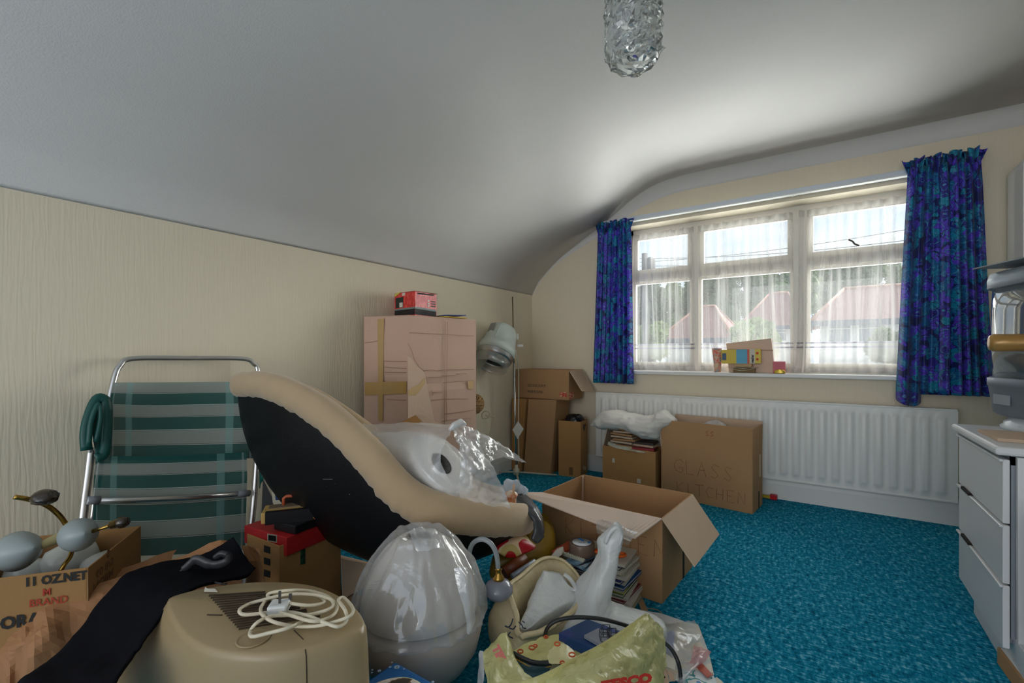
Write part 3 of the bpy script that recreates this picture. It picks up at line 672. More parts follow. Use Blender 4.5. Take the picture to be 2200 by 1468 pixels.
# red box on top
r0, r1, r2 = PT(892, 680, 2.98), PT(848, 680, 3.12), PT(938, 680, 3.16); r3 = r1 + r2 - r0
t = thing('red_box', (.25, -1.9, 1.35), 'small red printed carton with a black base band, on top of the tall cardboard box', 'box')
M_red = ramp_mat('red_printed_card', [(.0, srgb(190, 40, 40)), (.5, srgb(214, 60, 54)), (.8, srgb(228, 92, 84))], .4, 'cells', 60, stretch=(1, 1, .5), spec=.5)
prism4([r0, r2, r3, r1], [r0, r2, r3, r1], 1.350, 1.512).build('box_body', M_red, t, bevel=.001)
F1, F2 = Face(r0, r1), Face(r0, r2)
mb = MB(); F1.poly(mb, [(848, 667), (891, 662), (891, 676), (848, 678)]); F2.poly(mb, [(892, 662), (937, 669), (937, 681), (892, 676)]); mb.build('base_band', M_ink, t)
mb = MB(); F1.poly(mb, [(848, 665), (891, 659), (891, 663), (848, 668)], .002); F2.poly(mb, [(892, 659), (937, 666), (937, 670), (892, 663)], .002); mb.build('grey_stripe', mat('grey_stripe', srgb(120, 132, 128), .5), t)
mb = MB(); F1.poly(mb, [(850, 641), (866, 638), (866, 661), (850, 663)], .002); mb.build('picture_panel', mat('dark_green_print', srgb(40, 52, 48), .4), t)
mb = MB(); F1.poly(mb, [(858, 651), (865, 650), (865, 660), (858, 661)], .0035); F1.poly(mb, [(864, 630), (870, 629), (870, 635), (864, 636)], .002); F2.poly(mb, [(919, 645), (923, 645), (923, 648), (919, 648)], .002); F2.poly(mb, [(919, 651), (923, 651), (923, 654), (919, 654)], .002); F2.poly(mb, [(919, 656), (923, 656), (923, 659), (919, 659)], .002); mb.build('white_mark', M_staple, t)
mb = MB()
for k in range(3): F2.poly(mb, [(926, 647 + k * 5), (936, 648 + k * 5), (936, 650 + k * 5), (926, 649 + k * 5)], .002)
F2.poly(mb, [(897, 629), (932, 633), (932, 636), (897, 632)], .002)
mb.build('print_bar', M_ink, t)
mb = MB(); F1.poly(mb, [(848, 632), (861, 627), (858, 631), (849, 638)], .0025); mb.build('corner_flash', mat('yellow_print', srgb(206, 190, 80), .5), t)
mb = MB(); a, b_, c_, d_ = r0.copy(), r2.copy(), r3.copy(), r1.copy()
for q in (a, b_, c_, d_): q.z = 1.513
ct = (a + b_ + c_ + d_) / 4; up_ = Vector((0, 0, 1))
mb.slab([a + up_ * .001, b_ + (b_ - a) * .06 + up_ * .006, (b_ + (b_ - a) * .06 + c_) / 2 + up_ * .003, ct + up_ * .004], .002); mb.slab([d_ + up_ * .004, a + up_ * .002, ct + up_ * .012, c_ + up_ * .01], .002)
mb.build('open_flap', M_cardi, t)
# envelopes beside it
def flat(name, pts, th, m, label, cat, group=None, bevel=.0):
    P = [Vector(p) for p in pts]; n = (P[1] - P[0]).cross(P[2] - P[0])
    if n.z < 0: P.reverse()
    return MB().slab(P, th).build(name, m, label=label, cat=cat, group=group, bevel=bevel)
def quad(c, w, d, deg, z, tilt=0):
    M = yaw(deg); return [Vector((c[0], c[1], z)) + M @ Vector((x * w / 2, y * d / 2, tilt * x)) for x, y in ((-1, -1), (1, -1), (1, 1), (-1, 1))]
e0 = PT(975, 680, 3.12)
flat('envelope', quad((.27, -1.63), .20, .26, 80, 1.358), .006, mat('yellow_paper', srgb(206, 172, 60), .7), 'yellow envelope lying on the tall cardboard box', 'envelope')
flat('folder', quad((.28, -1.62), .17, .25, 74, 1.372, .004), .005, mat('blue_plastic', srgb(30, 62, 140), .4), 'thin blue folder lying on the yellow envelope', 'folder')
flat('notepad', quad((.20, -1.60), .10, .13, 60, 1.365), .006, mat('buff_paper', srgb(200, 176, 130), .8), 'small buff paper pad between the red carton and the blue folder', 'notepad')

# hooded hair dryer on its stand
EZ = Vector((0, 0, 1))
hx, hy = .205, -.604
t = thing('hair_dryer', (hx, hy, 0), 'pale green hooded hair dryer on a thin tripod stand in the corner', 'hair dryer')
M_hood = mat('pale_green_enamel', srgb(196, 206, 198), .3, spec=.5); M_chr = mat('chrome', (.6, .6, .6), .2, 1); M_brass = mat('dull_brass', srgb(120, 104, 76), .4, .7)
pt = PT(1101, 638, 4.12); pb = Vector((hx, hy, .05))
MB().tube([pb, pb.lerp(pt, .62)], .010, 10).build('lower_pole', M_chr, t); MB().tube([pb.lerp(pt, .62), pt], .006, 8).build('upper_pole', M_brass, t)
hub = MB().lathe([(0, 0), (.028, 0), (.028, .05), (.016, .06), (.013, .09)], (hx, hy, .02), 12, caps=True).build('hub', mat('cream_plastic', srgb(208, 200, 180), .4), t)
for (u, v) in ((1196, 1021), (1118, 1052), (1058, 1014)):
    e = PZ(u, v, .012); MB().tube([(hx, hy, .045), e], .008, 8).build('leg', mat('cream_tube', srgb(196, 190, 172), .35), t)
ax = (-RGT * .30 - FWD * .42 - EZ * .86).normalized(); Mh = axes(ax.orthogonal(), ax.cross(ax.orthogonal())); 
hc = PT(1064, 762, 3.98)
Mh = axes(ax.cross(Vector((0, 1, 0))), Vector((0, 1, 0)) - ax * ax.y); 
if Mh.col[2].dot(ax) < 0: Mh = Matrix((Mh.col[0], -Mh.col[1], -Mh.col[2])).transposed()
# local z points out of the opening
MB().lathe([(.001, -.30), (.055, -.295), (.098, -.27), (.122, -.23), (.138, -.16), (.150, -.085), (.160, -.08), (.166, -.04), (.170, .0), (.166, .0), (.158, -.05), (.13, -.16), (.001, -.2)], hc, 40, Mh).build('hood', M_hood, t)
MB().lathe([(.1655, -.0), (.160, .025), (.155, .05), (.152, .05), (.156, .025), (.161, -.0)], hc, 40, Mh).build('silver_ring', mat('dull_silver', (.5, .5, .5), .3, .9), t)
MB().lathe([(.155, .045), (.150, .08), (.140, .125), (.137, .125), (.147, .08), (.152, .045)], hc, 40, Mh).build('clear_visor', film('clear_acrylic', (.8, .85, .82), .28, .1, .6, 0), t)
MB().lathe([(.001, -.06), (.11, -.05), (.112, -.04), (.001, -.05)], hc, 24, Mh).build('air_grille', mat('dark_green_grille', srgb(70, 84, 76), .6), t)
sd = PT(1052, 700, 3.86)
mb = MB(); a_ = hc + Mh @ Vector((0, 0, -.27)); c0 = (CAM - a_).normalized(); side = ax.cross(c0).normalized(); fr_ = side.cross(ax).normalized()
if fr_.dot(c0) < 0: fr_ = -fr_
rad = lambda z: .138 if z > -.16 else .138 - (-.16 - z) * .25
mb.tube([hc + Mh @ Vector((0, 0, z)) + (fr_ * .82 - side * .3 * (1 if (-side).dot(RGT) < 0 else -1)).normalized() * (r_ + .001) for z, r_ in ((-.08, .152), (-.16, .140), (-.23, .124), (-.275, .094))], .006, 6)
mb.build('trim_rib', M_hood, t)
lb = hc + Mh @ Vector((0, 0, -.2)); mb = MB(); d_ = (fr_ * .6 + side * (.8 if side.dot(RGT) < 0 else -.8)).normalized(); tq = d_.cross(ax).normalized()
mb.box(lb + d_ * .134, (.075, .085, .004), Matrix((tq, ax, tq.cross(ax))).transposed()); mb.build('rating_plate', mat('grey_plate', srgb(140, 142, 138), .4, .3), t)
cb_ = MB(); a_ = hc + Mh @ Vector((.02, .0, -.18)) + RGT * .15
cb_.tube(catmull([hc + RGT * .15 + Vector((0, 0, .08)), hc + RGT * .185 + Vector((0, 0, .0)), Vector((hx, hy, .9)) + RGT * .02, Vector((hx, hy, .5)) + RGT * .018, Vector((hx, hy, .12)) + RGT * .02], 6), .0045, 6); cb_.build('power_cable', mat('cream_cable', srgb(206, 200, 184), .5), t)
MB().box(Vector((hx, hy, 1.18)) + RGT * .035, (.05, .03, .02), axes(RGT, FWD)).box(Vector((hx, hy, 1.262)), (.03, .03, .05)).build('height_clamp', M_white, t)
F = Face(Vector((hx, hy, 0)) - FWD * .02, Vector((hx, hy, 0)) - FWD * .02 + RGT)
mb = MB(); F.poly(mb, [(1113, 905), (1125, 922), (1112, 944), (1101, 924)]); mb.build('paper_tag', mat('white_paper', srgb(222, 218, 208), .7), t, label='white diamond paper tag')
# wicker ball lamp and scrolled stand peeping out behind the tall box
t = PT(1018, 868, 3.72)
bl = thing('wicker_ball', t, 'brown woven wicker ball peeping out behind the tall cardboard box', 'ornament'); bl.location.z = 0; LOC[bl.name] = Vector((t.x, t.y, 0))
mb = MB()
for k in range(22):
    a = Vector((0, 0, 1)); rot = Matrix.Rotation(k * .7, 3, 'Z') @ Matrix.Rotation(.3 + k * .41, 3, 'X')
    mb.tube([t + rot @ Vector((.082 * math.cos(q * PI / 14), .082 * math.sin(q * PI / 14), .008 * math.sin(q))) for q in range(28)], .0045, 5, closed=True)
mb.build('woven_cane', mat('cane', srgb(176, 140, 96), .7), bl); MB().lathe([(0, -.074), (.05, -.055), (.074, 0), (.05, .055), (0, .074)], t, 16).build('inner_ball', mat('cane_dark', srgb(90, 66, 44), .9), bl)
MB().tube([(t.x, t.y, 0), (t.x, t.y, t.z - .07)], .008, 8).lathe([(0, 0), (.07, 0), (.07, .01), (0, .012)], (t.x, t.y, 0), 16).build('stand', M_brass, bl)
sc = []; c_ = PT(1046, 891, 3.8)
for q in range(26):
    a = q * .33; rr = .006 + .0021 * q; sc.append(c_ + RGT * (-rr * math.cos(a)) * .9 + Vector((0, 0, -rr * math.sin(a) * .8)))
sc = sc[:24]
end = [PT(1061, 895, 3.8), PT(1058, 915, 3.8), PT(1051, 935, 3.8), Vector((c_.x - .0, c_.y, .25)), Vector((c_.x, c_.y, 0.0))]
MB().tube(catmull(sc[::2] + end, 4), .004, 6).build('scroll_stand', mat('cream_wire', srgb(206, 196, 172), .4), label='cream wire stand with a scrolled top against the left wall', cat='stand', base=(c_.x, c_.y, 0))

# corner cartons
t = thing('cardboard_box', (.12, -.26, 0), 'brown cardboard box standing in the corner behind the hair dryer pole', 'box')
prism4([(.03, -.42), (.135, -.42), (.135, -.1), (.03, -.1)], [(.03, -.42), (.19, -.42), (.19, -.1), (.03, -.1)], 0, .683).build('box_body', M_card2, t, bevel=.002)
t = thing('cardboard_box', (.32, -.25, 0), 'taped brown cardboard box under the one stamped MADE IN CHINA', 'box')
bs = [(.158, -.41), (.415, -.36), (.415, -.11), (.158, -.11)]; tp = [(.212, -.41), (.48, -.36), (.49, -.11), (.212, -.11)]
prism4(bs, tp, 0, .685).build('box_body', M_card, t, bevel=.002)
F = Face((.158, -.41, 0), (.415, -.36, 0)); mb = MB(); F.poly(mb, [(1132, 932), (1190, 935), (1189, 947), (1130, 944)], .004); mb.build('parcel_tape', CARD('brown_tape', (150, 108, 72)), t)
MB().loft([[Vector((*bs[0], .0)) + Vector((0, -.002, 0)), Vector((*bs[1], 0)) + Vector((0, -.002, 0))], [Vector((*tp[0], .683)) + Vector((0, -.002, 0)), Vector((*tp[1], .683)) + Vector((0, -.002, 0))]], wrap=False, caps=False) 
t = thing('cardboard_box', (.33, -.2, .69), 'long cardboard box stamped MADE IN CHINA with its end flap hanging open', 'box')
P_, M_ = carton(t, (.045, -.37, .69), .56, .30, .27, 1, M_card, lid=True)
mb = MB(); a, b_ = P_(.56, 0, .265), P_(.56, .28, .265)
mb.slab([a + Vector((.002, 0, 0)), b_ + Vector((.002, 0, 0)), b_ + Vector((.135, 0, -.20)), a + Vector((.12, .01, -.18))], .005); mb.build('open_flap', M_cardi, t)
text(['SIZE.53X30.2X24CM', 'MADE IN CHINA'], P_(.13, 0, .135), M_.col[0], (0, 0, 1), .036, M_ink, t, 'stamped_lettering', 1.6, .62)
mb = MB(); mb.box(P_(.562, .05, .04), (.003, .09, .06), M_).box(P_(.505, -.001, .05), (.07, .003, .05), M_); mb.build('red_label', ramp_mat('red_white_label', [(0, srgb(216, 190, 160)), (.55, srgb(190, 70, 50))], .6, 'cells', 70), t)
t = thing('cardboard_box', (.6, -.23, 0), 'narrow upright cardboard box holding a black bin bag', 'box')
P_, M_ = carton(t, (.492, -.345, 0), .21, .21, .50, 8, M_card2)
mb = MB(); mb.box(P_(.12, -.0005, .052), (.035, .002, .07), M_); mb.build('printed_square', M_faint, t)
mb = MB(); mb.box(P_(.2325, .02, .09), (.002, .014, .03), M_).box(P_(.2325, .065, .075), (.002, .014, .03), M_); mb.build('pale_label', M_staple, t)

def blobloft(rows, k=5, kv=4, crease=0, cscale=8, seed=0, mb=None, caps=True):
    """closed soft body: each row is a ring of 3-D points, smoothed both ways and crumpled"""
    mb = mb or MB(); rings = [catmull(r, k, True) for r in rows]
    cols = [catmull([r[j] for r in rings], kv) for j in range(len(rings[0]))]
    rings = [[c[i] for c in cols] for i in range(len(cols[0]))]
    if crease:
        for i, r in enumerate(rings):
            cen = sum(r, Vector()) / len(r)
            for j, p in enumerate(r):
                d = (p - cen); L = d.length
                if L > 1e-6: r[j] = p + d / L * (crumple(p, cscale, seed) + .4 * crumple(p, cscale * 2.7, seed + 5)) * crease * min(1, L / .04)
    mb.loft(rings, caps=caps); return mb
def ellring(c, a, b, X, Y, n=12, fn=None):
    return [c + X * (a * math.cos(2 * PI * i / n) * (fn(i / n) if fn else 1)) + Y * (b * math.sin(2 * PI * i / n) * (fn(i / n) if fn else 1)) for i in range(n)]
EX, EY, EZ = Vector((1, 0, 0)), Vector((0, 1, 0)), Vector((0, 0, 1))
M_binbag = mat('black_bin_bag', (.012, .012, .014), .22, spec=.7)
c_ = P_(.12, .105, 0)
rows = [ellring(Vector((c_.x, c_.y, z)), a, b, EX, EY) for z, a, b in ((.36, .08, .07), (.44, .092, .085), (.50, .090, .085), (.54, .072, .06), (.555, .02, .02))]
mb = blobloft(rows, crease=.022, cscale=16, seed=2)
blobloft([ellring(Vector((c_.x + .065, c_.y - .05, z)), a, a, EX, EY, 8) for z, a in ((.50, .02), (.53, .032), (.555, .026), (.565, .006))], crease=.01, cscale=30, mb=mb)
mb.build('bin_bag', M_binbag, label='shiny black bin bag stuffed into the narrow cardboard box', cat='bag')

# low box of envelopes, pillow on top
t = thing('cardboard_box', (1.17, -.28, 0), 'low cardboard box full of papers under the white pillow', 'box')
P_, M_ = carton(t, (.945, -.405, 0), .455, .24, .335, -4, M_card2)
mb = MB(); mb.slab([P_(.01, .0, .33), P_(.012, .20, .33), P_(.03, .19, .50), P_(.05, .0, .50)], .005); mb.build('upright_flap', M_cardi, t)
mb = MB(); mb.box(P_(.10, -.001, .22), (.022, .003, .035), M_).box(P_(.32, -.001, .085), (.03, .003, .035), M_); mb.build('pale_label', M_staple, t)
for i in range(7):
    z = .342 + i * .0215; w = rnd.uniform(-.012, .012)
    if i == 0: z = .335
    flat('folded_card', quad(P_(.17 + w, .10, 0)[:2], .19, .17, -4 + rnd.uniform(-3, 3), z + .018, rnd.uniform(-.004, .004)), .014, M_cardi if i % 2 else M_card,
         ['lowest', 'second from the bottom', 'third from the bottom', 'middle', 'third from the top', 'second from the top', 'topmost'][i] + ' of the brown card folders stacked under the pillow', 'folder', 'card folders in the low box')
for i, (x, y, s_, dg, c_) in enumerate([(.34, .08, .17, 5, (150, 40, 50)), (.34, .12, .18, -9, (196, 176, 150)), (.33, .11, .17, 3, (60, 48, 44))]):
    flat('booklet', quad(P_(x, y, 0)[:2], s_, .16, dg, .352 + i * .02), .016, mat('booklet_%d' % i, srgb(*c_), .6), ['dark red booklet at the bottom right of the low box', 'buff booklet lying on the dark red one in the low box', 'dark brown booklet topmost at the right of the low box'][i], 'booklet')
G = [[P_(.05, -.012, .345), P_(.14, -.02, .328), P_(.25, -.02, .322), P_(.37, -.012, .318)], [P_(.04, .03, .365), P_(.14, .02, .350), P_(.27, .02, .345), P_(.40, .03, .335)], [P_(.05, .06, .36), P_(.14, .06, .352), P_(.27, .06, .352), P_(.40, .06, .342)]]
MB().sheet(G, 6, .008, 25).build('newspaper', ramp_mat('newsprint', [(.3, srgb(206, 204, 190)), (.6, srgb(186, 190, 172)), (.72, srgb(190, 160, 80))], .8, 'noise', 30), label='crumpled pale newspaper spilling over the front edge of the low box', cat='newspaper', solid=0)
M_pil = mat('white_cotton', srgb(214, 211, 204), .85, bump=.15, bscale=30, spec=.15, sheen=.1)
def pil(rows, **k): return blobloft(rows, **k)
Y0 = -.36
def ring_yz(x_u, vtop, vbot, yc=Y0, th=.14, n=12):
    a, b_ = PY(x_u, vtop, yc), PY(x_u, vbot, yc); c = (a + b_) / 2; h = (a.z - b_.z) / 2
    return ellring(c, th, h, EY, EZ, n)
rows = [ring_yz(1272, 911, 915, th=.03), ring_yz(1288, 891, 921, th=.10), ring_yz(1312, 881, 923, th=.14), ring_yz(1340, 885, 922, th=.15), ring_yz(1355, 889, 926, th=.15), ring_yz(1378, 893, 938, th=.14), ring_yz(1400, 893, 944, th=.14), ring_yz(1418, 884, 940, th=.13), ring_yz(1432, 884, 920, th=.10), ring_yz(1452, 902, 908, th=.05)]
mb = blobloft(rows, 6, 6, crease=.024, cscale=9, seed=5); mb.build('pillow', M_pil, label='crumpled white pillow lying across the low box and leaning on the big box', cat='pillow')

# big GLASS KITCHEN box
t = thing('cardboard_box', (1.76, -.3, 0), 'large cardboard box with raised flaps, pen marked GLASS KITCHEN, by the radiator', 'box')
P_, M_ = carton(t, (1.44, -.425, 0), .65, .275, .385, -7, M_card)
def flap(P, a, b_, z, h, ang, out, m, name='flap', inset=.0, th=.005):
    """flap hinged on the rim from a to b (local x, y), opened ang degrees outwards from upright"""
    A, B = Vector((*a, z)), Vector((*b_, z)); o_ = Vector((*out, 0)).normalized(); q = math.radians(ang)
    d = Vector((0, 0, 1)) * math.cos(q) * h + o_ * math.sin(q) * h; e = (B - A).normalized() * inset
    pts = [P(*A), P(*B), P(*(B + d - e)), P(*(A + d + e))]
    return MB().slab(pts, th).build(name, m, t)
flap(P_, (.0, .0025), (.65, .0025), .385, .205, -2, (0, -1), M_card, 'front_flap')
flap(P_, (.6475, .0), (.6475, .275), .385, .205, 1, (1, 0), M_card, 'right_flap')
flap(P_, (.0, .2725), (.65, .2725), .385, .225, 2, (0, 1), M_cardi, 'back_flap')
flap(P_, (.0025, .0), (.0025, .275), .385, .19, 3, (-1, 0), M_cardi, 'left_flap')
handwriting('GLASS', P_(.10, 0, .205), M_.col[0], EZ, .095, M_pen, t, .0014)
handwriting('KITCHEN', P_(.12, 0, .055), M_.col[0], EZ, .080, M_pen, t, .0014, step=1.2)
handwriting('SS', P_(.335, .001, .505), M_.col[0], EZ, .035, M_redink, t, .0014)
mb = MB(); mb.box(P_(.651, .20, .30), (.002, .04, .16), M_); mb.build('paper_tape', mat('pale_tape', srgb(196, 170, 138), .5), t)
mb = MB(); mb.box(P_(.651, .17, .06), (.002, .02, .12), M_); mb.build('hand_hole', mat('dark_hole', (.02, .015, .01), .9), t)
M_film = film('clear_bag_film', (.86, .86, .86), .42, .15, .3, .7, .4, 22)
c_ = P_(.33, .16, .38)
mb = blobloft([ellring(c_ + Vector((dx, 0, z)), a, b_, EX, EY, 12) for dx, z, a, b_ in ((0, -.25, .12, .1), (0, -.1, .15, .12), (.0, .05, .15, .12), (.01, .15, .11, .09), (.02, .20, .07, .05), (.03, .225, .02, .02))], crease=.03, cscale=11, seed=9)
blobloft([ellring(c_ + Vector((.17 + dx, .02, z)), a, b_, EX, EY, 10) for dx, z, a, b_ in ((0, .0, .10, .08), (.0, .12, .07, .06), (.0, .16, .02, .02))], crease=.02, cscale=14, seed=3, mb=mb)
mb.build('plastic_bag', M_film, label='clear plastic bag bunched inside the large box marked GLASS KITCHEN', cat='bag')
mb = blobloft([ellring(c_ + Vector((.0, 0, z)), a, b_, EX, EY, 10) for z, a, b_ in ((-.30, .09, .08), (-.1, .12, .10), (.05, .10, .09), (.12, .03, .03))], crease=.03, cscale=13, seed=4)
mb.build('wrapped_glassware', ramp_mat('orange_white_paper', [(.4, srgb(214, 210, 204)), (.6, srgb(216, 168, 112))], .7, 'noise', 9), label='white and orange paper wrapped bundle inside the clear bag in the large box', cat='bundle')

# little red and yellow wooden toy by the skirting
q = PZ(1652, 1066, .012); t = thing('toy_block', (q.x, -.05, 0), 'small red and yellow toy stick on the carpet by the skirting', 'toy')
MB().box((q.x - .04, -.05, .015), (.11, .022, .022), yaw(-6)).build('yellow_bar', mat('toy_yellow', srgb(190, 160, 40), .4), t, bevel=.003)
MB().box((q.x + .035, -.055, .02), (.045, .035, .036), yaw(-6)).build('red_end', mat('toy_red', srgb(190, 20, 30), .4), t, bevel=.003)

# ------------------------------------------------------------------ window sill clutter
zs_ = .956
t = thing('flower_paper', PY(1541, 797, .02), 'crumpled flowery paper cone standing at the left of the sill clutter', 'paper')
c_ = PY(1541, 797, .03); c_.z = zs_
MB().lathe([(.026, 0), (.030, .08), (.038, .195), (.036, .195), (.028, .08), (.024, 0)], c_, 24, fn=lambda a, z: 1 + .12 * math.sin(3 * a + z * 20)).build('cone', ramp_mat('flower_print', [(.3, srgb(214, 190, 160)), (.44, srgb(206, 178, 150)), (.50, srgb(222, 90, 76)), (.56, srgb(214, 190, 170)), (.62, srgb(120, 128, 140)), (.75, srgb(214, 190, 160))], .5, 'noise', 26, 1), t)
def bx(name, u0, v0, u1, v1, y, d, m, label, cat, deg=0, tilt=0):
    a, b_ = PY(u0, v1, y), PY(u1, v0, y); a.z = max(a.z, zs_)
    c = Vector(((a.x + b_.x) / 2, y + d / 2, (a.z + b_.z) / 2)); M = yaw(deg) @ Matrix.Rotation(tilt, 3, 'Y')
    t_ = thing(name, (c.x, c.y, a.z), label, cat); MB().box(c, (b_.x - a.x, d, b_.z - a.z), M).build('body', m, t_, bevel=.001); return t_, c, M, (b_.x - a.x, d, b_.z - a.z)
bx('pulp_tray', 1575, 792, 1622, 802, -.02, .10, mat('card_brown_dark', srgb(128, 104, 72), .8), 'dark brown card sleeve under the curled papers on the sill', 'card')
mb = MB(); 
mb.sheet([[PY(1562, 788, -.03), PY(1585, 796, -.035), PY(1605, 796, -.035), PY(1626, 790, -.03)], [PY(1566, 790, .04), PY(1585, 793, .04), PY(1605, 793, .04), PY(1630, 789, .04)]], 5, .003, 30)
mb.sheet([[PY(1578, 788, -.03), PY(1590, 792, -.035), PY(1602, 792, -.035), PY(1618, 786, -.03)], [PY(1578, 787, .04), PY(1590, 789, .04), PY(1602, 789, .04), PY(1620, 786, .04)]], 5, .003, 30)
mb.build('curled_papers', mat('cream_paper', srgb(206, 200, 172), .8), label='curled cream papers under the yellow and blue box on the sill', cat='paper', solid=.0015)
bx('small_card_box', 1577, 780, 1615, 788, -.02, .07, mat('tan_card', srgb(196, 164, 124), .8), 'little tan card box between the curled papers and the yellow box', 'box')
t_, c, M, sz = bx('printed_box', 1550, 751, 1634, 781, -.03, .05, mat('box_yellow', srgb(212, 184, 40), .4), 'yellow and blue printed box laid on its side on the window sill', 'box', 0, -.015)
def band_on(t_, c, M, sz, f0, f1, m, name, e=.0012, z0=-.5, z1=.5): MB().box(c + M @ Vector(((f0 + f1 - 1) / 2 * sz[0], -sz[1] / 2 - e / 2, (z0 + z1) / 2 * sz[2])), ((f1 - f0) * sz[0], e, (z1 - z0) * sz[2]), M).build(name, m, t_)
band_on(t_, c, M, sz, .39, .67, mat('box_blue', srgb(70, 160, 190), .4), 'blue_panel'); band_on(t_, c, M, sz, .67, .72, mat('box_red', srgb(200, 60, 50), .4), 'red_stripe')
band_on(t_, c, M, sz, .735, .86, M_staple, 'white_panel'); band_on(t_, c, M, sz, .02, .13, mat('box_navy', srgb(40, 80, 110), .4), 'dark_motif', .0014, -.25, .25)
text(['weather'], c + M @ Vector((.33 * sz[0] - .022, -sz[1] / 2 - .0015, -.45 * sz[2])), M.col[2], -M.col[0], .030, M_ink, t_, 'box_lettering', 1, .62, bold=.001)
mb = MB()
for k in (-.2, .22): mb.lathe([(.0, 0), (.0095, 0), (.0095, .0016), (.005, .0016), (.005, .0)], c + M @ Vector((.42 * sz[0], -sz[1] / 2 - .0002, k * sz[2])), 14, axes(M.col[0], M.col[2]))
mb.build('red_ring', mat('box_red', srgb(200, 60, 50), .4), t_)
F = Face(PY(1560, 740, .03), PY(1660, 740, .03)); t_ = thing('open_card_box', PY(1612, 775, .06), 'pale card box standing open behind the yellow box on the sill', 'box')
a, b_, c2, d2 = F(1560, 738), F(1657, 727), F(1665, 776), F(1566, 790)
a.z += 0; mb = MB(); P4 = [d2, c2, b_, a]; P5 = [p + Vector((0, .055, 0)) for p in P4]
for p in P4[:2] + P5[:2]: p.z = zs_ + .001 
mb.add(P4 + P5, [(0, 1, 2, 3), (7, 6, 5, 4), (0, 4, 5, 1), (1, 5, 6, 2), (2, 6, 7, 3), (3, 7, 4, 0)]); mb.build('body', mat('pale_card', srgb(214, 186, 166), .8), t_, bevel=.001)
mb = MB(); F.poly(mb, [(1562, 750), (1661, 752), (1661, 754.5), (1562, 753)], .003); mb.build('card_fold', mat('card_fold', srgb(176, 142, 118), .8), t_)
t_, c, M, sz = bx('pink_box', 1661, 777, 1687, 802, -.02, .05, mat('pink_card', srgb(206, 104, 116), .5), 'small pink box at the right of the sill clutter', 'box')
mb = blobloft([ellring(PY(1675, 799, -.035) + Vector((0, 0, z)), a, .012, EX, EY, 10) for z, a in ((-.012, .035), (.0, .036), (.012, .028), (.018, .006))], crease=.005, cscale=40)
for p in mb.v: p.z = max(p.z, zs_)
mb.build('sweet_wrapper', mat('gold_foil', srgb(206, 176, 70), .3, .5), label='gold sweet wrapper in front of the small pink box', cat='wrapper')

# ------------------------------------------------------------------ right: tall cabinet, dressing table, television
mb = MB(); x0, x1, y0, y1, H, rr = 3.42, 3.88, -.30, -.03, 2.235, .06
ring = []
for cx_, cz, a0 in ((x1 - rr, H - rr, 0), (x0 + rr, H - rr, 90)):
    for k in range(7): a = math.radians(a0 + 15 * k); ring.append((cx_ + rr * math.cos(a), cz + rr * math.sin(a)))
ring += [(x0, .0), (x1, 0)]
mb.loft([[Vector((x, y, z)) for x, z in ring] for y in (y0, y1)], smooth=False)
t = thing('cabinet', ((x0 + x1) / 2, -.2, 0), 'tall white round-cornered cabinet at the right edge beside the window wall', 'cabinet')
mb.build('cabinet_body', M_white, t, bevel=.004); MB().span((x0 + .02, y0 - .006, .06), (x1 - .02, y0 - .0005, H - .07)).build('door', M_white, t, bevel=.003)
XF = 2.985
yl, yr = PX(2060, 1000, XF).y, PX(2154, 1000, XF).y
zt = [PX(2060, v, XF).z for v in (933, 1040, 1138, 1243)]
t = thing('dressing_table', (3.2, (yl + yr) / 2, 0), 'white dressing table with three drawers below the television', 'dressing table')
M_lam = mat('white_laminate', srgb(214, 214, 214), .35, spec=.45); M_lamg = mat('grey_edge', srgb(130, 134, 140), .4)
zz = PX(2048, 912, XF - .02).z
MB().span((XF - .02, yl + .03, zz - .03), (3.46, -1.85, zz)).build('table_top', M_lam, t, bevel=.010)
MB().span((XF + .02, yl, .16), (3.44, yl - .016, zz - .03)).span((XF + .02, yr, .16), (3.44, yr + .016, zz - .03)).span((XF + .02, yl, .145), (3.44, yr, .16)).span((3.42, yl, .16), (3.44, yr, zz - .03)).span((XF + .02, yl, zz - .06), (3.44, yr, zz - .031)).build('carcass', M_lamg, t)
for i in range(3):
    z1, z0 = zt[i], zt[i + 1]
    d_ = MB().span((XF, yl, z0 + .006), (XF + .018, yr, z1)).build('drawer', M_lam, t, bevel=.003)
    MB().span((XF - .009, yl + .004, z1 - .008), (XF + .002, yr - .004, z1 + .001)).build('lipped_edge', M_lam, d_, bevel=.003)
    MB().span((XF + .018, yl - .02, z0 + .02), (3.40, yr + .02, z1 - .03)).build('drawer_box', M_lamg, d_)
    if i: MB().span((XF - .010, yl - .085, z1 - .001), (XF + .004, yl - .21, z1 + .010)).build('finger_slot', mat('dark_hole', (.02, .015, .01), .9), d_, label='dark finger slot')
pl_ = PZ(2085, 1320, 0)
MB().span((XF + .03, pl_.y + .02, 0), (3.42, yr - .12, .15)).build('plinth', M_lam, t, bevel=.003)
MB().slab([(XF + .03, yr - .03, .0), (3.4, yr - .03, .0), (3.4, yr - .02, zz - .031), (XF + .03, yr - .02, zz - .031)], .018).build('side_panel', M_lam, t)
MB().span((XF + .05, yr - .07, .0), (3.42, yr - .25, zz - .2)).build('knee_panel', CARD('chipboard', (120, 88, 58)), t, label='bare brown chipboard panel')
mb = MB(); mb.span((XF + .043, yr - .085, .60), (XF + .05, yr - .15, .625)).span((XF + .043, yr - .085, .28), (XF + .05, yr - .15, .305)); mb.build('metal_bracket', M_chr, t)
# small box lid lying on the table top edge
MB().span((3.0, -1.72, zz + .0006), (3.16, -1.47, zz + .012)).build('card_sheet', M_cardi, label='flat piece of brown card on the near edge of the dressing table', cat='card')

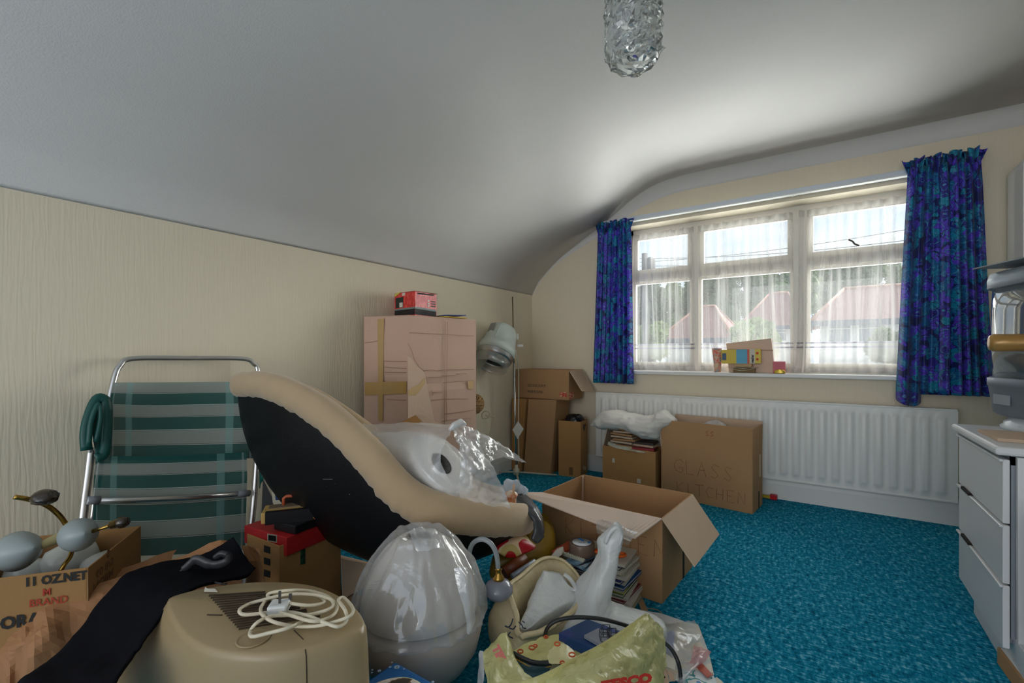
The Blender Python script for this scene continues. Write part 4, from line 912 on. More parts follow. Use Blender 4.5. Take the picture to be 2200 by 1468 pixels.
tc_ = Vector((3.315, -1.335, zz)); tvx, tvy = .225, .245
t = thing('television', tc_, 'silver television with a deeply curved dark screen on the white dressing table', 'television')
M_sil = mat('silver_plastic', srgb(150, 160, 168), .35, .3, spec=.5); M_scr = mat('screen_glass', srgb(96, 104, 108), .06, .0, spec=1.0, coat=1)
tyaw = yaw(18)
def sup(a, b_, n, z, cx_=0):
    out = []
    for i in range(48):
        q = 2 * PI * i / 48; c, s_ = math.cos(q), math.sin(q)
        out.append(tc_ + tyaw @ Vector((a * math.copysign(abs(c) ** (2 / n), c) + cx_, b_ * math.copysign(abs(s_) ** (2 / n), s_), 0)) + Vector((0, 0, z)))
    return out
H0 = .055
mb = MB(); mb.loft([sup(tvx * k, tvy * k, n, z) for k, n, z in ((.86, 3, H0), (.93, 3, H0 + .01), (.96, 3, H0 + .07), (.985, 3, H0 + .12), (1.0, 3, H0 + .125), (1.0, 3, H0 + .155), (.97, 3, H0 + .16))]); mb.build('lower_housing', mat('silver_dark', srgb(118, 128, 138), .45, .3), t)
mb = MB(); mb.loft([sup(tvx * k, tvy * k, 2.8, z) for k, z in ((.955, H0 + .155), (.975, H0 + .30), (.965, H0 + .44), (.95, H0 + .54))]); mb.build('screen', M_scr, t)
mb = MB(); mb.loft([sup(tvx * k, tvy * k, 3, z) for k, z in ((.97, H0 + .535), (1.0, H0 + .54), (1.0, H0 + .575), (.97, H0 + .60), (.6, H0 + .615), (.05, H0 + .62))]); mb.build('top_housing', M_sil, t)
mb = MB(); mb.loft([sup(tvx * k, tvy * k, 2, z) for k, z in ((.93, .0), (.95, .012), (.9, .02), (.9, .03), (.84, .036), (.84, H0))]); mb.build('swivel_base', mat('swivel_grey', srgb(190, 196, 202), .3), t)
mb = MB(); s_ = sup(tvx * .985, tvy * .985, 3, H0 + .07)
idx = sorted(range(48), key=lambda i: abs((lambda q: CX + F_PX * (q - CAM).dot(RGT) / (q - CAM).dot(FWD))(s_[i]) - 2155) + (0 if (s_[i] - tc_).dot(CAM - tc_) > 0 else 1e3))[:1][0]
a, b_ = s_[(idx - 1) % 48], s_[(idx + 1) % 48]
mb.slab([a + EZ * -.02, b_ + EZ * -.02, b_ + EZ * .02, a + EZ * .02], .003); mb.build('badge', M_sil, t)
tw0, tw1 = PT(2119, 633, 2.0), None
mb = MB(); q = tc_ + EZ * (H0 + .622); mb.box(q + Vector((-.07, -.02, .004)), (.36, .30, .004), yaw(24)); mb.build('magazine', mat('grey_paper', srgb(150, 154, 156), .4), label='thin grey magazine lying on top of the television', cat='magazine')
# rolled parcel lying across a carton standing on the table
a = PT(2123, 737, 1.70); dirr = (RGT * .83 - FWD * .558).normalized(); b_ = a + dirr * .62
MB().span((3.20, -1.76, zz + .0005), (3.42, -1.60, a.z - .033)).build('cardboard_box', M_card, label='brown carton standing on the near end of the dressing table, under the rolled parcel', cat='box')
mb = MB(); X_ = dirr; Y_ = EZ; Z_ = X_.cross(Y_)
mb.loft([ellring(a + X_ * s, r_, r_, Y_, Z_, 20, lambda f, s=s: 1 + .05 * noise.noise(Vector((math.cos(f * 6.28) * 2, math.sin(f * 6.28) * 2, s * 20)))) for s, r_ in ((-.0, .014), (.003, .026), (.014, .032), (.05, .031), (.2, .032), (.4, .031), (.6, .032))])
mb.build('rolled_parcel', mat('gold_brown_wrap', srgb(168, 128, 70), .3, .25, var=.25, vscale=14, bump=.3, bscale=20), label='long roll wrapped in shiny brown paper, jutting in at the right edge', cat='parcel')

# package in the bottom right corner
pk = PZ(2150, 1392, .06); t = thing('package', (pk.x + .15, pk.y - .1, 0), 'white labelled package with brown card edges in the bottom right corner', 'package')
M_ = yaw(4); MB().box((pk.x + .165, pk.y - .12, .03), (.33, .27, .06), M_).build('box_body', M_card, t, bevel=.003)
MB().box((pk.x + .165, pk.y - .12, .0605), (.315, .25, .003), M_).build('address_label', mat('white_label', srgb(220, 222, 224), .4), t)
mb = MB()
for k in range(14): mb.box(Vector((pk.x + .165, pk.y - .12, .0625)) + M_ @ Vector((-.135 + .0 + .0055 * k, -.02, 0)), (rnd.choice((.0015, .003)), .11, .001), M_)
mb.build('barcode', M_ink, t)

# crystal pendant
t = thing('pendant_lamp', PT(1361, 140, 1.6), 'pendant lamp with a faceted crystal glass cylinder shade hanging from the ceiling', 'lamp')
c0 = PT(1361, 137, 1.6); H = .34; mb = MB(); NS = 26
def gr(a, z, k): 
    return .0915 + .010 * noise.noise(Vector((math.cos(a) * 3.6, math.sin(a) * 3.6, z * 32 + k))) + .006 * (1 - 2 * abs(noise.noise(Vector((math.cos(a) * 4.5, math.sin(a) * 4.5, z * 40 + 7)))))
rings = []
zsn = [i * .0125 for i in range(28)]
for i, z in enumerate(zsn):
    ring = []
    for j in range(NS):
        a = 2 * PI * (j + .5 * (i % 2)) / NS + .08 * noise.noise(Vector((i, j, 3))); k = ((i * 7 + j * 5) % 3 - 1) * .006
        r_ = (gr(a, z, 0) + k) * (1 if z > .03 else .80 + z * 6.6); ring.append(c0 + Vector((r_ * math.cos(a), r_ * math.sin(a), z + .009 * noise.noise(Vector((i * 3.3, j * 2.1, 0))))))
    rings.append(ring)
inner = [[c0 + Vector(((.083 if z > .01 else .06) * math.cos(2 * PI * j / NS), (.083 if z > .01 else .06) * math.sin(2 * PI * j / NS), z)) for j in range(NS)] for z in reversed(zsn)]
mb.loft(rings + inner, closed=True, smooth=False, caps=False)
M_cry = mat('crystal_glass', (.93, .96, .95), .03, trans=.92, spec=.8, ior=1.5); mb.build('glass_shade', M_cry, t)
MB().lathe([(.09, 0), (.09, .03), (.02, .05), (.02, .10), (0, .10)], c0 + EZ * .34, 24).build('gallery', M_brass, t)
MB().tube([c0 + EZ * .42, Vector((c0.x, c0.y, 2.598))], .004, 6).build('flex', M_white, t)
MB().lathe([(.0, 0), (.03, .0), (.045, .02), (.045, .03), (0, .03)], (c0.x, c0.y, 2.565), 20).build('ceiling_rose', M_white, t)
MB().lathe([(0, 0), (.012, .003), (.026, .03), (.027, .05), (.014, .08), (.013, .11), (0, .11)], c0 + EZ * .20, 16).build('bulb', mat('bulb_glass', srgb(226, 226, 220), .3), t)

# ------------------------------------------------------------------ open box in the middle
t = thing('cardboard_box', (1.58, -1.75, 0), 'large empty open cardboard box on the carpet in the middle of the room', 'box')
M_cardw = CARD('cardboard_pale', (206, 186, 170))
P_, M_ = carton(t, (1.262, -1.965, 0), .635, .45, .378, -3.5, M_card)
for nm, fl in (('front_flap', [P_(0, 0, .378), P_(.635, 0, .378), P_(.60, -.215, .352), P_(-.06, -.155, .405)]), ('right_flap', [P_(.636, 0, .377), P_(.636, .45, .377), P_(.77, .435, .205), P_(.775, .0, .205)])):
    n = (fl[1] - fl[0]).cross(fl[2] - fl[0]); MB().slab(fl if n.z > 0 else fl[::-1], .005).build(nm, M_cardw if nm[0] == 'f' else M_cardi, t, label='pale inner side of the flap')
flapP = lambda a, b_: (lambda q: q)(P_(.0, 0, .378).lerp(P_(.635, 0, .378), a).lerp(P_(-.06, -.155, .405).lerp(P_(.60, -.215, .352), a), b_))
mb = MB()
for k in range(15):
    a = .64 + .34 * k / 14; mb.tube([flapP(a, .04) + Vector((0, 0, .0008)), flapP(a, .96) + Vector((0, 0, .0008))], .0011, 4)
mb.build('corrugation', M_cardi, t)
mb = MB(); mb.sheet([[flapP(a, .80) + Vector((0, 0, .004)) for a in (.72, .8, .9, .985)], [flapP(a, .95) + Vector((0, 0, .006)) for a in (.72, .8, .9, .99)], [flapP(a, 1.0) + Vector((0, -.016, -.012)) for a in (.73, .81, .9, .98)], [flapP(a, 1.0) + Vector((0, -.014, -.036)) for a in (.74, .82, .9, .96)]], 4, .006, 30)
mb.build('clear_tape', M_cleart, t, label='peeling strip of clear tape')
MB().box(P_(.010, .425, .19), (.006, .02, .37), M_).build('inner_seam', M_cardi, t)
handwriting('KITCHEN', P_(.14, 0, .20), M_.col[0], EZ, .075, mat('faint_pen', srgb(150, 98, 66), .9), t, .0011, step=1.35)
MB().box(P_(.6355, .30, .07), (.003, .025, .14), M_).build('hand_hole', mat('dark_hole', (.02, .015, .01), .9), t)

# ------------------------------------------------------------------ folding sun lounger against the left wall
LX0, LX1 = .30, .075                 # distance from the wall at the floor and at the top
def LP(u, v, off=0):
    x = .2
    for _ in range(6): p = PX(u, v, x); x = LX0 + (LX1 - LX0) * max(0, min(1.1, p.z / 1.05)) + off
    return PX(u, v, x)
t = thing('folding_lounger', PX(350, 1250, .25), 'folded garden chair with green and grey striped mesh leaning on the left wall', 'garden chair')
t.location.z = 0; LOC[t.name] = Vector((t.location.x, t.location.y, 0))
M_alu = mat('aluminium_tube', (.62, .62, .62), .28, .95)
loop = [LP(198, 1130), LP(216, 990), LP(232, 880), LP(246, 812), LP(258, 786), LP(285, 771), (LP(400, 770)), LP(520, 771), LP(545, 782), LP(554, 800), LP(556, 880), LP(548, 1010), LP(538, 1175)]
MB().tube(catmull(loop, 6), .0115, 12).build('back_frame', M_alu, t)
for pts, nm in (([(197, 962), (190, 1020), (180, 1100), (172, 1180), (168, 1290)], 'leg'), ([(553, 935), (551, 1000), (545, 1080), (534, 1180), (524, 1290)], 'leg')):
    MB().tube(catmull([LP(u, v, .035) for u, v in pts], 4), .0135, 12).build(nm, M_alu, t)
MB().tube([LP(188, 1076, .06), LP(280, 1075, .065), LP(400, 1070, .065), LP(535, 1060, .06)], .0115, 12).build('crossbar', M_alu, t)
for u, v in ((200, 1076), (522, 1061)): MB().tube([LP(u - 12, v, .06), LP(u + 14, v - 1, .06)], .015, 12).build('bar_joint', mat('grey_plastic', srgb(120, 124, 130), .5), t)
def stripes():
    m = bpy.data.materials.new('green_grey_mesh'); m.use_nodes = True; nt = m.node_tree; b = nt.nodes['Principled BSDF']; b.inputs['Roughness'].default_value = .6
    uv = _n(nt, 'ShaderNodeUVMap'); sp = _n(nt, 'ShaderNodeSeparateXYZ'); nt.links.new(uv.outputs[0], sp.inputs[0])
    ml = _n(nt, 'ShaderNodeMath', operation='MULTIPLY'); ml.inputs[1].default_value = 1.0; nt.links.new(sp.outputs[1], ml.inputs[0])
    fr_ = _n(nt, 'ShaderNodeMath', operation='FRACT'); nt.links.new(ml.outputs[0], fr_.inputs[0])
    r = _n(nt, 'ShaderNodeValToRGB'); r.color_ramp.interpolation = 'CONSTANT'; e = r.color_ramp.elements; [e.new(.5) for _ in range(6)]
    G_, GR, WH, DK = srgb(8, 82, 78), srgb(140, 150, 144), srgb(176, 188, 180), srgb(14, 46, 46)
    for i, (p, c) in enumerate([(0, G_), (.46, WH), (.485, G_), (.5, GR), (.94, DK), (.955, WH), (.975, DK), (.99, G_)]): e[i].position = p; e[i].color = rgb(c)
    nt.links.new(fr_.outputs[0], r.inputs[0])
    col = r.outputs[0]
    for lo, hi, c, f in ((.12, .17, srgb(120, 170, 168), .45), (.02, .03, srgb(150, 170, 168), .5), (.80, .85, srgb(120, 170, 168), .45), (.965, .98, srgb(150, 170, 168), .5)):
        a = _n(nt, 'ShaderNodeMath', operation='GREATER_THAN'); a.inputs[1].default_value = lo; nt.links.new(sp.outputs[0], a.inputs[0])
        d = _n(nt, 'ShaderNodeMath', operation='LESS_THAN'); d.inputs[1].default_value = hi; nt.links.new(sp.outputs[0], d.inputs[0])
        k = _n(nt, 'ShaderNodeMath', operation='MULTIPLY'); nt.links.new(a.outputs[0], k.inputs[0]); nt.links.new(d.outputs[0], k.inputs[1])
        k2 = _n(nt, 'ShaderNodeMath', operation='MULTIPLY'); k2.inputs[1].default_value = f; nt.links.new(k.outputs[0], k2.inputs[0])
        q = _n(nt, 'ShaderNodeMix', data_type='RGBA'); nt.links.new(k2.outputs[0], q.inputs[0]); nt.links.new(col, q.inputs[6]); q.inputs[7].default_value = rgb(c); col = q.outputs[2]
    nt.links.new(col, b.inputs['Base Color'])
    tr = _n(nt, 'ShaderNodeBsdfTransparent'); mx = _n(nt, 'ShaderNodeMixShader'); mx.inputs[0].default_value = .93
    nt.links.new(tr.outputs[0], mx.inputs[1]); nt.links.new(b.outputs[0], mx.inputs[2]); nt.links.new(mx.outputs[0], nt.nodes['Material Output'].inputs[0])
    return m
M_mesh = stripes()
def mesh_panel(rows, name, off, nstripe, phase):
    mb = MB(); mb.sheet([[LP(u, v, off + o_) for u, v, o_ in r_] for r_ in rows], 6, 0)
    for k in mb.uv: mb.uv[k] = [(a, phase + b_ * nstripe) for a, b_ in mb.uv[k]]
    return mb.build(name, M_mesh, t)
mesh_panel([[(243, 822, .014), (330, 822, .016), (440, 821, .016), (548, 821, .014)], [(235, 870, .014), (330, 872, -.006), (440, 870, -.006), (551, 868, .014)], [(236, 925, .014), (330, 924, -.014), (440, 922, -.014), (549, 920, .014)], [(234, 990, .014), (330, 990, -.01), (440, 988, -.01), (546, 985, .014)]], 'back_mesh', 0, 2.95, .5)
mesh_panel([[(206, 981, 0), (300, 980, .004), (420, 977, .004), (530, 972, 0)], [(201, 1035, 0), (300, 1036, -.006), (420, 1032, -.006), (531, 1026, 0)], [(200, 1110, 0), (300, 1112, -.006), (420, 1106, -.006), (529, 1096, 0)], [(198, 1195, 0), (300, 1195, 0), (420, 1190, 0), (527, 1182, 0)]], 'seat_mesh', .045, 3.35, .12)
M_green = mat('green_plastic', srgb(16, 78, 72), .4); M_teal = mat('teal_plastic', srgb(16, 128, 120), .4)
a_ = [(186, 968), (184, 930), (193, 890), (208, 858), (222, 857), (230, 872), (229, 930), (224, 975), (206, 985)]
MB().tube(catmull([LP(u, v, .07) for u, v in a_], 4), .011, 8, flat=1.6).build('armrest', M_green, t)
MB().tube(catmull([LP(u, v, .10) for u, v in ((190, 960), (196, 905), (212, 868), (216, 900), (206, 950))], 4), .009, 8).build('armrest_rib', M_green, t)
MB().sheet([[LP(u, v, .06) for u, v in r_] for r_ in (((205, 872), (216, 866), (229, 870)), ((198, 920), (212, 920), (229, 925)), ((205, 975), (214, 980), (226, 975)))], 4).build('armrest_web', M_green, t, solid=.004)
MB().sheet([[LP(u, v, .03) for u, v in r_] for r_ in (((560, 925), (566, 930), (578, 950)), ((558, 980), (566, 985), (580, 990)), ((558, 1050), (560, 1040), (566, 1030)))], 4).build('armrest', M_teal, t, solid=.006)
MB().tube(catmull([LP(u, v, .05) for u, v in ((556, 1185), (557, 1145), (551, 1122), (548, 1135))], 4), .006, 8).build('strap', mat('grey_green_plastic', srgb(90, 110, 108), .5), t)
for u, v in ((549, 1058), (553, 938)): MB().lathe([(0, 0), (.005, 0), (.004, .003), (0, .003)], LP(u, v, .05), 8, axes(EZ, EY)).build('rivet', M_chr, t)

# ------------------------------------------------------------------ swivel tub chair
rim = [(510, 832, 2.10), (548, 832, 2.0), (600, 845, 1.90), (665, 880, 1.83), (730, 930, 1.78), (788, 990, 1.74), (840, 1050, 1.72), (895, 1092, 1.72), (960, 1112, 1.74), (1030, 1122, 1.80), (1090, 1124, 1.88), (1132, 1122, 2.02),
       (1128, 1104, 2.2), (1075, 1078, 2.33), (990, 1050, 2.40), (905, 1015, 2.42), (825, 965, 2.40), (745, 905, 2.36), (665, 858, 2.30), (590, 836, 2.22), (535, 828, 2.16)]
RIM = catmull([PT(u, v, tt) for u, v, tt in rim], 12, True)
BC = PT(872, 1225, 1.98)
def bowl(s, k=0, sh=0):
    """ring of the bowl: s = 0 at the bottom, 1 at the rim"""
    out = []
    for p in RIM:
        d = p - BC; f = math.sin(s * PI / 2) ** .92; g = (1 - math.cos(s * PI / 2)) ** 1.0
        q = Vector((BC.x + d.x * f, BC.y + d.y * f, BC.z + d.z * (g * .8 + s * .2)))
        h = Vector((d.x, d.y, 0)); q += (h.normalized() * k) if h.length > 0 else Vector()
        q.z += sh; out.append(q)
    return out
t = thing('tub_chair', (BC.x, BC.y, 0), 'tilted egg-shaped tub chair with black shell and beige suede cushion rim', 'chair')
M_shell = mat('black_shell', (.007, .007, .008), .42, spec=.3, bump=.08, bscale=70)
rings = [bowl(s, .0) for s in [.03 + .97 * i / 16 for i in range(17)]]
inn = [bowl(s, -.012, .010) for s in reversed([.03 + .97 * i / 16 for i in range(17)])]
MB().loft(rings + inn, caps=True).build('shell', M_shell, t)
M_suede = mat('beige_suede', srgb(180, 156, 124), .85, var=.06, vscale=12, bump=.12, bscale=50, spec=.15, sheen=.4)
rl = []; L_ = len(RIM)
for i, p in enumerate(RIM):
    a, b_ = RIM[i - 1], RIM[(i + 1) % L_]; tg = (b_ - a).normalized(); outw = Vector((p.x - BC.x, p.y - BC.y, 0)).normalized()
    upv = (EZ - tg * EZ.dot(tg)).normalized(); sd_ = tg.cross(upv).normalized()
    if sd_.dot(outw) < 0: sd_ = -sd_
    th = i / L_; wr = .060 + .010 * math.sin(th * 2 * PI - .6)
    cc = p + upv * .012 - sd_ * .012; ring = []
    for j in range(20):
        q = 2 * PI * j / 20; x, y = math.cos(q), math.sin(q)
        low = max(0, -y)          # gathered hem side
        g = 1 + .16 * noise.noise(Vector((i * .42, j * .25, 2))) * (0.08 + .75 * low) + .05 * noise.noise(Vector((i * .09, j * .2, 9)))
        ring.append(cc + sd_ * (wr * .80 * x * g) + upv * (wr * 1.02 * y * g))
    rl.append(ring)
cu = MB().loft(rl, closed=True).build('cushion_roll', M_suede, t, label='beige suede padded rim')
MB().loft([bowl(s, -.03, .05) for s in [.02 + .98 * i / 14 for i in range(15)]], caps=True).build('seat_lining', M_suede, t)
mb = MB()
for a, b_ in (((694, 1030), (715, 1030)), ((706, 1040), (702, 1046)), ((720, 1040), (716, 1044)), ((750, 1062), (752, 1063))):
    d0 = ray(*a)
    # scratches lie on the shell: walk down the ray until the outline of the bowl is met
    def hit(u, v):
        best = None
        for r_ in rings:
            for p in r_:
                k = (p - CAM).dot(FWD); uu = CX + F_PX * (p - CAM).dot(RGT) / k; vv = HY - F_PX * (p - CAM).z / k
                e = (uu - u) ** 2 + (vv - v) ** 2
                if best is None or e + k * 40 < best[0]: best = (e + k * 40, k)
        return PT(u, v, best[1] - .004)
    A_, B_2 = hit(*a), hit(*b_); mb.tube([A_, B_2], .0008, 4)
mb.build('scratches', mat('scratch_grey', srgb(150, 150, 150), .6), t)
MB().lathe([(0, 0), (.20, 0), (.20, .012), (.05, .03), (.035, .05), (.035, BC.z + .02), (0, BC.z + .02)], (BC.x, BC.y, 0), 32).build('pedestal', M_shell, t)

# ------------------------------------------------------------------ roll of bubble wrap in a clear plastic bag, lying in the chair
M_milky = film('milky_plastic', (.86, .85, .84), .93, .3, .22, .5, .25, 14)
M_clear = film('crinkled_clear_plastic', (.88, .89, .91), .50, .12, .28, .35, .35, 14)
M_clear2 = film('crinkled_clear_plastic_thin', (.88, .88, .89), .36, .16, .22, .35, .3, 12)
ec, eo = PT(948, 996, 1.86), PT(770, 985, 2.28)
X_ = (ec - eo).normalized(); Y_ = (EZ - X_ * EZ.z).normalized(); Z_ = X_.cross(Y_); Lr = (ec - eo).length
t = thing('wrap_roll', (ec + eo) / 2 - EZ * .15, 'thick roll of bubble wrap with a dark cardboard core, in the tub chair', 'roll')
R0 = .150
prof = [(.052, -.0), (.052, .0), (.060, .004), (.12, .004), (R0, -.010), (R0 + .004, -.06), (R0, -.16), (R0 + .003, -.28), (R0 - .002, -Lr), (0, -Lr)]
Mr = Matrix((Y_, Z_, X_)).transposed()
if Mr.determinant() < 0: Mr = Matrix((Z_, Y_, X_)).transposed()
MB().lathe(prof, ec, 40, Mr, fn=lambda a, z: 1 + .03 * noise.noise(Vector((math.cos(a) * 2, math.sin(a) * 2, z * 8)))).build('rolled_film', mat('bubble_wrap', srgb(222, 219, 214), .6, bump=.4, bscale=110, spec=.3), t)
MB().lathe([(.052, .003), (.052, -Lr + .02), (.048, -Lr + .02), (.048, .003)], ec, 24, Mr).lathe([(0, -.16), (.045, -.16)], ec, 24, Mr).build('core', mat('grey_card_core', srgb(96, 92, 88), .8), t)
# the bag around it
def ringat(c, a, b_, n=14, ph=0): return [c + Y_ * (a * math.cos(2 * PI * i / n + ph)) + Z_ * (b_ * math.sin(2 * PI * i / n + ph)) for i in range(n)]
bg_ = thing('plastic_bag', (ec + eo) / 2 - EZ * .16, 'crinkled clear plastic bag around the bubble wrap roll, its mouth flaring right', 'bag')
rows = [ringat(ec - X_ * Lr, .10, .10), ringat(ec - X_ * (Lr - .04), .165, .165), ringat(ec - X_ * .25, .170, .170), ringat(ec - X_ * .05, .168, .166), ringat(ec + X_ * .02, .15, .145), ringat(ec + X_ * .035 + Y_ * .01, .10, .10)]
blobloft(rows, 4, 5, crease=.016, cscale=11, seed=11, caps=False).build('bag_film', M_clear2, bg_)
def S(rows, **k): return [[PT(*p) for p in r_] for r_ in rows]
fan = S([[(968, 915, 1.86), (976, 912, 1.88), (985, 910, 1.90), (995, 912, 1.93)],
         [(976, 935, 1.80), (995, 935, 1.86), (1020, 930, 1.93), (1040, 935, 2.0)],
         [(988, 975, 1.76), (1010, 975, 1.82), (1050, 955, 1.92), (1090, 962, 2.0)],
         [(990, 1020, 1.76), (1022, 1015, 1.80), (1070, 985, 1.92), (1133, 994, 2.0)]])
MB().sheet(fan, 12, .020, 16, 4).build('flared_mouth', M_clear, bg_)
fan = S([[(985, 935, 1.80), (1003, 940, 1.82), (1030, 955, 1.86)], [(990, 985, 1.74), (1015, 990, 1.76), (1055, 1000, 1.82)], [(985, 1035, 1.73), (1022, 1038, 1.74), (1075, 1035, 1.80)], [(975, 1068, 1.76), (1030, 1078, 1.78), (1092, 1078, 1.82)], [(982, 1083, 1.78), (1035, 1087, 1.80), (1097, 1092, 1.84)]])
MB().sheet(fan, 12, .018, 14, 8).build('hanging_tail', M_clear, bg_)
fan = S([[(745, 905, 2.25), (800, 912, 2.2), (900, 908, 2.05), (975, 915, 1.9)], [(770, 925, 2.15), (840, 940, 2.05), (900, 945, 1.93), (965, 935, 1.82)], [(830, 985, 1.98), (870, 1000, 1.86), (910, 1000, 1.80), (945, 985, 1.77)], [(865, 1040, 1.90), (890, 1060, 1.82), (930, 1068, 1.78), (975, 1050, 1.76)]])
MB().sheet(fan, 8, .012, 12, 6).build('front_film', M_clear2, bg_)
# knot: bundle of gathered film
MB().tube([PT(965, 925, 1.83), PT(975, 915, 1.84), PT(990, 908, 1.86), PT(1000, 912, 1.90)], [.006, .014, .016, .006], 10).build('gathered_neck', M_milky, bg_)
c_ = PT(1000, 950, 2.15)
flat('torn_card', [PT(865, 905, 2.5), PT(893, 892, 2.5), PT(905, 905, 2.45), PT(880, 918, 2.45)], .004, M_card2, 'torn corner of brown card showing above the bubble wrap roll', 'card')
q = [PT(893, 893, 2.5), PT(905, 893, 2.5), PT(965, 918, 2.4), PT(930, 925, 2.4)]
flat('cardboard_sheet', q, .004, M_cardi, 'pale cardboard sheet leaning behind the bubble wrap roll', 'card')
# bits on the edge of the chair seat
t = thing('figurine', PT(1095, 1092, 2.0), 'small orange and white ornament on the right end of the tub chair', 'ornament')
mb = blobloft([ellring(PT(1098, v, 2.02), a, a, EX, EY, 10) for v, a in ((1096, .020), (1085, .026), (1072, .024), (1062, .030), (1055, .012))], crease=.006, cscale=40); mb.build('body', ramp_mat('orange_white_glaze', [(.35, srgb(222, 208, 190)), (.5, srgb(206, 122, 74)), (.7, srgb(228, 214, 196))], .3, 'noise', 22), t)
MB().tube([PT(1103, 1068, 2.0), PT(1104, 1041, 2.0)], .005, 8).build('stick', mat('peach_stick', srgb(210, 168, 132), .5), t)
mb = blobloft([ellring(PT(u, v, tt), a, b_, RGT, EZ, 12) for u, v, tt, a, b_ in ((1086, 1070, 2.1, .01, .02), (1092, 1050, 2.14, .035, .04), (1105, 1055, 2.16, .05, .045), (1120, 1062, 2.15, .03, .03), (1128, 1070, 2.13, .008, .01))], crease=.02, cscale=22); mb.build('tissue_bundle', mat('blue_white_tissue', srgb(196, 206, 216), .6, var=.15, vscale=30), label='blue white crumpled tissue bundle behind the orange ornament', cat='tissue')
M_blackfilm = mat('black_plastic', (.035, .037, .042), .25, spec=.8)
rows = S([[(1108, 1068, 2.06), (1125, 1066, 2.08), (1140, 1075, 2.10)], [(1112, 1085, 2.0), (1135, 1085, 2.0), (1152, 1090, 2.02)], [(1135, 1105, 1.94), (1152, 1105, 1.94), (1164, 1112, 1.96)], [(1148, 1135, 1.90), (1158, 1135, 1.90), (1168, 1138, 1.92)], [(1143, 1160, 1.88), (1155, 1168, 1.88), (1168, 1155, 1.90)]])
back = [[p + FWD * .03 for p in reversed(r_)] for r_ in rows]
blobloft([r_ + b_ for r_, b_ in zip(rows, back)], 4, 5, crease=.013, cscale=24, seed=3).build('black_plastic_bag', M_blackfilm, label='shiny black plastic bag hanging over the front edge of the tub chair', cat='bag')

# ------------------------------------------------------------------ under the chair: bags and odds
def bag(name, rows, m, label, cat='bag', depth=.08, crease=.012, cs=16, seed=1, k=4, kv=5, minz=.004):
    R_ = S(rows); R_ = [r_ + [p + FWD * depth - EZ * .0 for p in reversed(r_)] for r_ in R_]
    mb = blobloft(R_, k, kv, crease=crease, cscale=cs, seed=seed)
    for p in mb.v: p.z = max(p.z, minz)
    return mb.build(name, m, label=label, cat=cat)
M_must = mat('mustard_film', srgb(150, 118, 34), .3, spec=.5, var=.2, vscale=6)
bag('carrier_bag', [[(1150, 1128, 2.12), (1172, 1120, 2.15), (1188, 1135, 2.15)], [(1110, 1165, 2.05), (1160, 1160, 2.08), (1192, 1160, 2.10)], [(1075, 1195, 1.98), (1140, 1195, 2.0), (1190, 1190, 2.08)], [(1060, 1225, 1.96), (1120, 1225, 1.98), (1175, 1215, 2.05)], [(1060, 1262, 1.95), (1120, 1262, 1.95), (1180, 1255, 2.0)]], M_must, 'mustard yellow carrier bag slumped between the tub chair and the open box', depth=.10)
bag('sweet_packet', [[(1100, 1152, 1.95), (1118, 1150, 1.96), (1128, 1154, 1.97)], [(1078, 1166, 1.90), (1110, 1166, 1.91), (1137, 1168, 1.93)], [(1070, 1185, 1.87), (1105, 1188, 1.88), (1146, 1180, 1.92)], [(1080, 1196, 1.87), (1105, 1199, 1.88), (1130, 1188, 1.91)]],
    ramp_mat('red_cream_wrapper', [(.0, srgb(176, 24, 36)), (.47, srgb(176, 24, 36)), (.48, srgb(226, 196, 160)), (.52, srgb(196, 176, 112)), (.66, srgb(170, 150, 80)), (.67, srgb(180, 22, 34))], .3, 'noise', 9, 0, constant=True), 'red and cream printed packet tucked under the front of the tub chair', 'packet', depth=.04, crease=.008, cs=20)
MB().tube([PT(1082, 1232, 1.84), PT(1128, 1200, 1.90)], .026, 14).build('leather_case', mat('brown_leather', srgb(110, 56, 28), .35, spec=.5), label='brown leather tube case lying behind the grey bracket light', cat='case')
MB().tube([PT(1100, 1240, 1.80), PT(1150, 1207, 1.86)], .012, 12).build('grey_tube', mat('pale_grey_metal', srgb(150, 156, 166), .35, .3), label='pale grey metal tube lying beside the brown leather case', cat='tube')

# ------------------------------------------------------------------ carton of games behind the chair, left
zc = .335
n_ = PZ(600, 1174, zc); a_ = (PZ(690, 1141, zc) - n_); b_ = (PZ(561, 1162, zc) - n_)
t = thing('cardboard_box', (n_.x, n_.y, 0), 'open cardboard box of games wedged between the garden chair and the tub chair', 'box')
dg = math.degrees(math.atan2(a_.y, a_.x)); A_ = yaw(dg)
P_, M_ = carton(t, n_, a_.length * 1.0, .26, zc, dg, M_card2) if False else (None, None)
o_ = Vector((n_.x, n_.y, 0)); P_, M_ = carton(t, o_, .29, .24, zc, dg, M_card2)
ln = .29
fl = [P_(ln, 0, zc), P_(ln, .24, zc), P_(ln + .27, .23, .06), P_(ln + .25, .0, .05)]
fl = [P_(ln, .0, .17), P_(ln, .22, .17), PZ(850, 1224, .012), PZ(735, 1290, .012)]
MB().slab(fl, .005).build('open_flap', M_cardi, t)
mb = MB(); k0, k1 = fl[3].lerp(fl[0], .38), fl[2].lerp(fl[1], .38); k2, k3 = fl[3].lerp(fl[0], .28), fl[2].lerp(fl[1], .28)
nn = (fl[1] - fl[0]).cross(fl[2] - fl[0]).normalized(); nn = nn if nn.z > 0 else -nn
mb.slab([k0 + nn * .004, k1 + nn * .004, k3 + nn * .004, k2 + nn * .004], .001); mb.build('dark_slot', mat('dark_hole', (.02, .015, .01), .9), t)
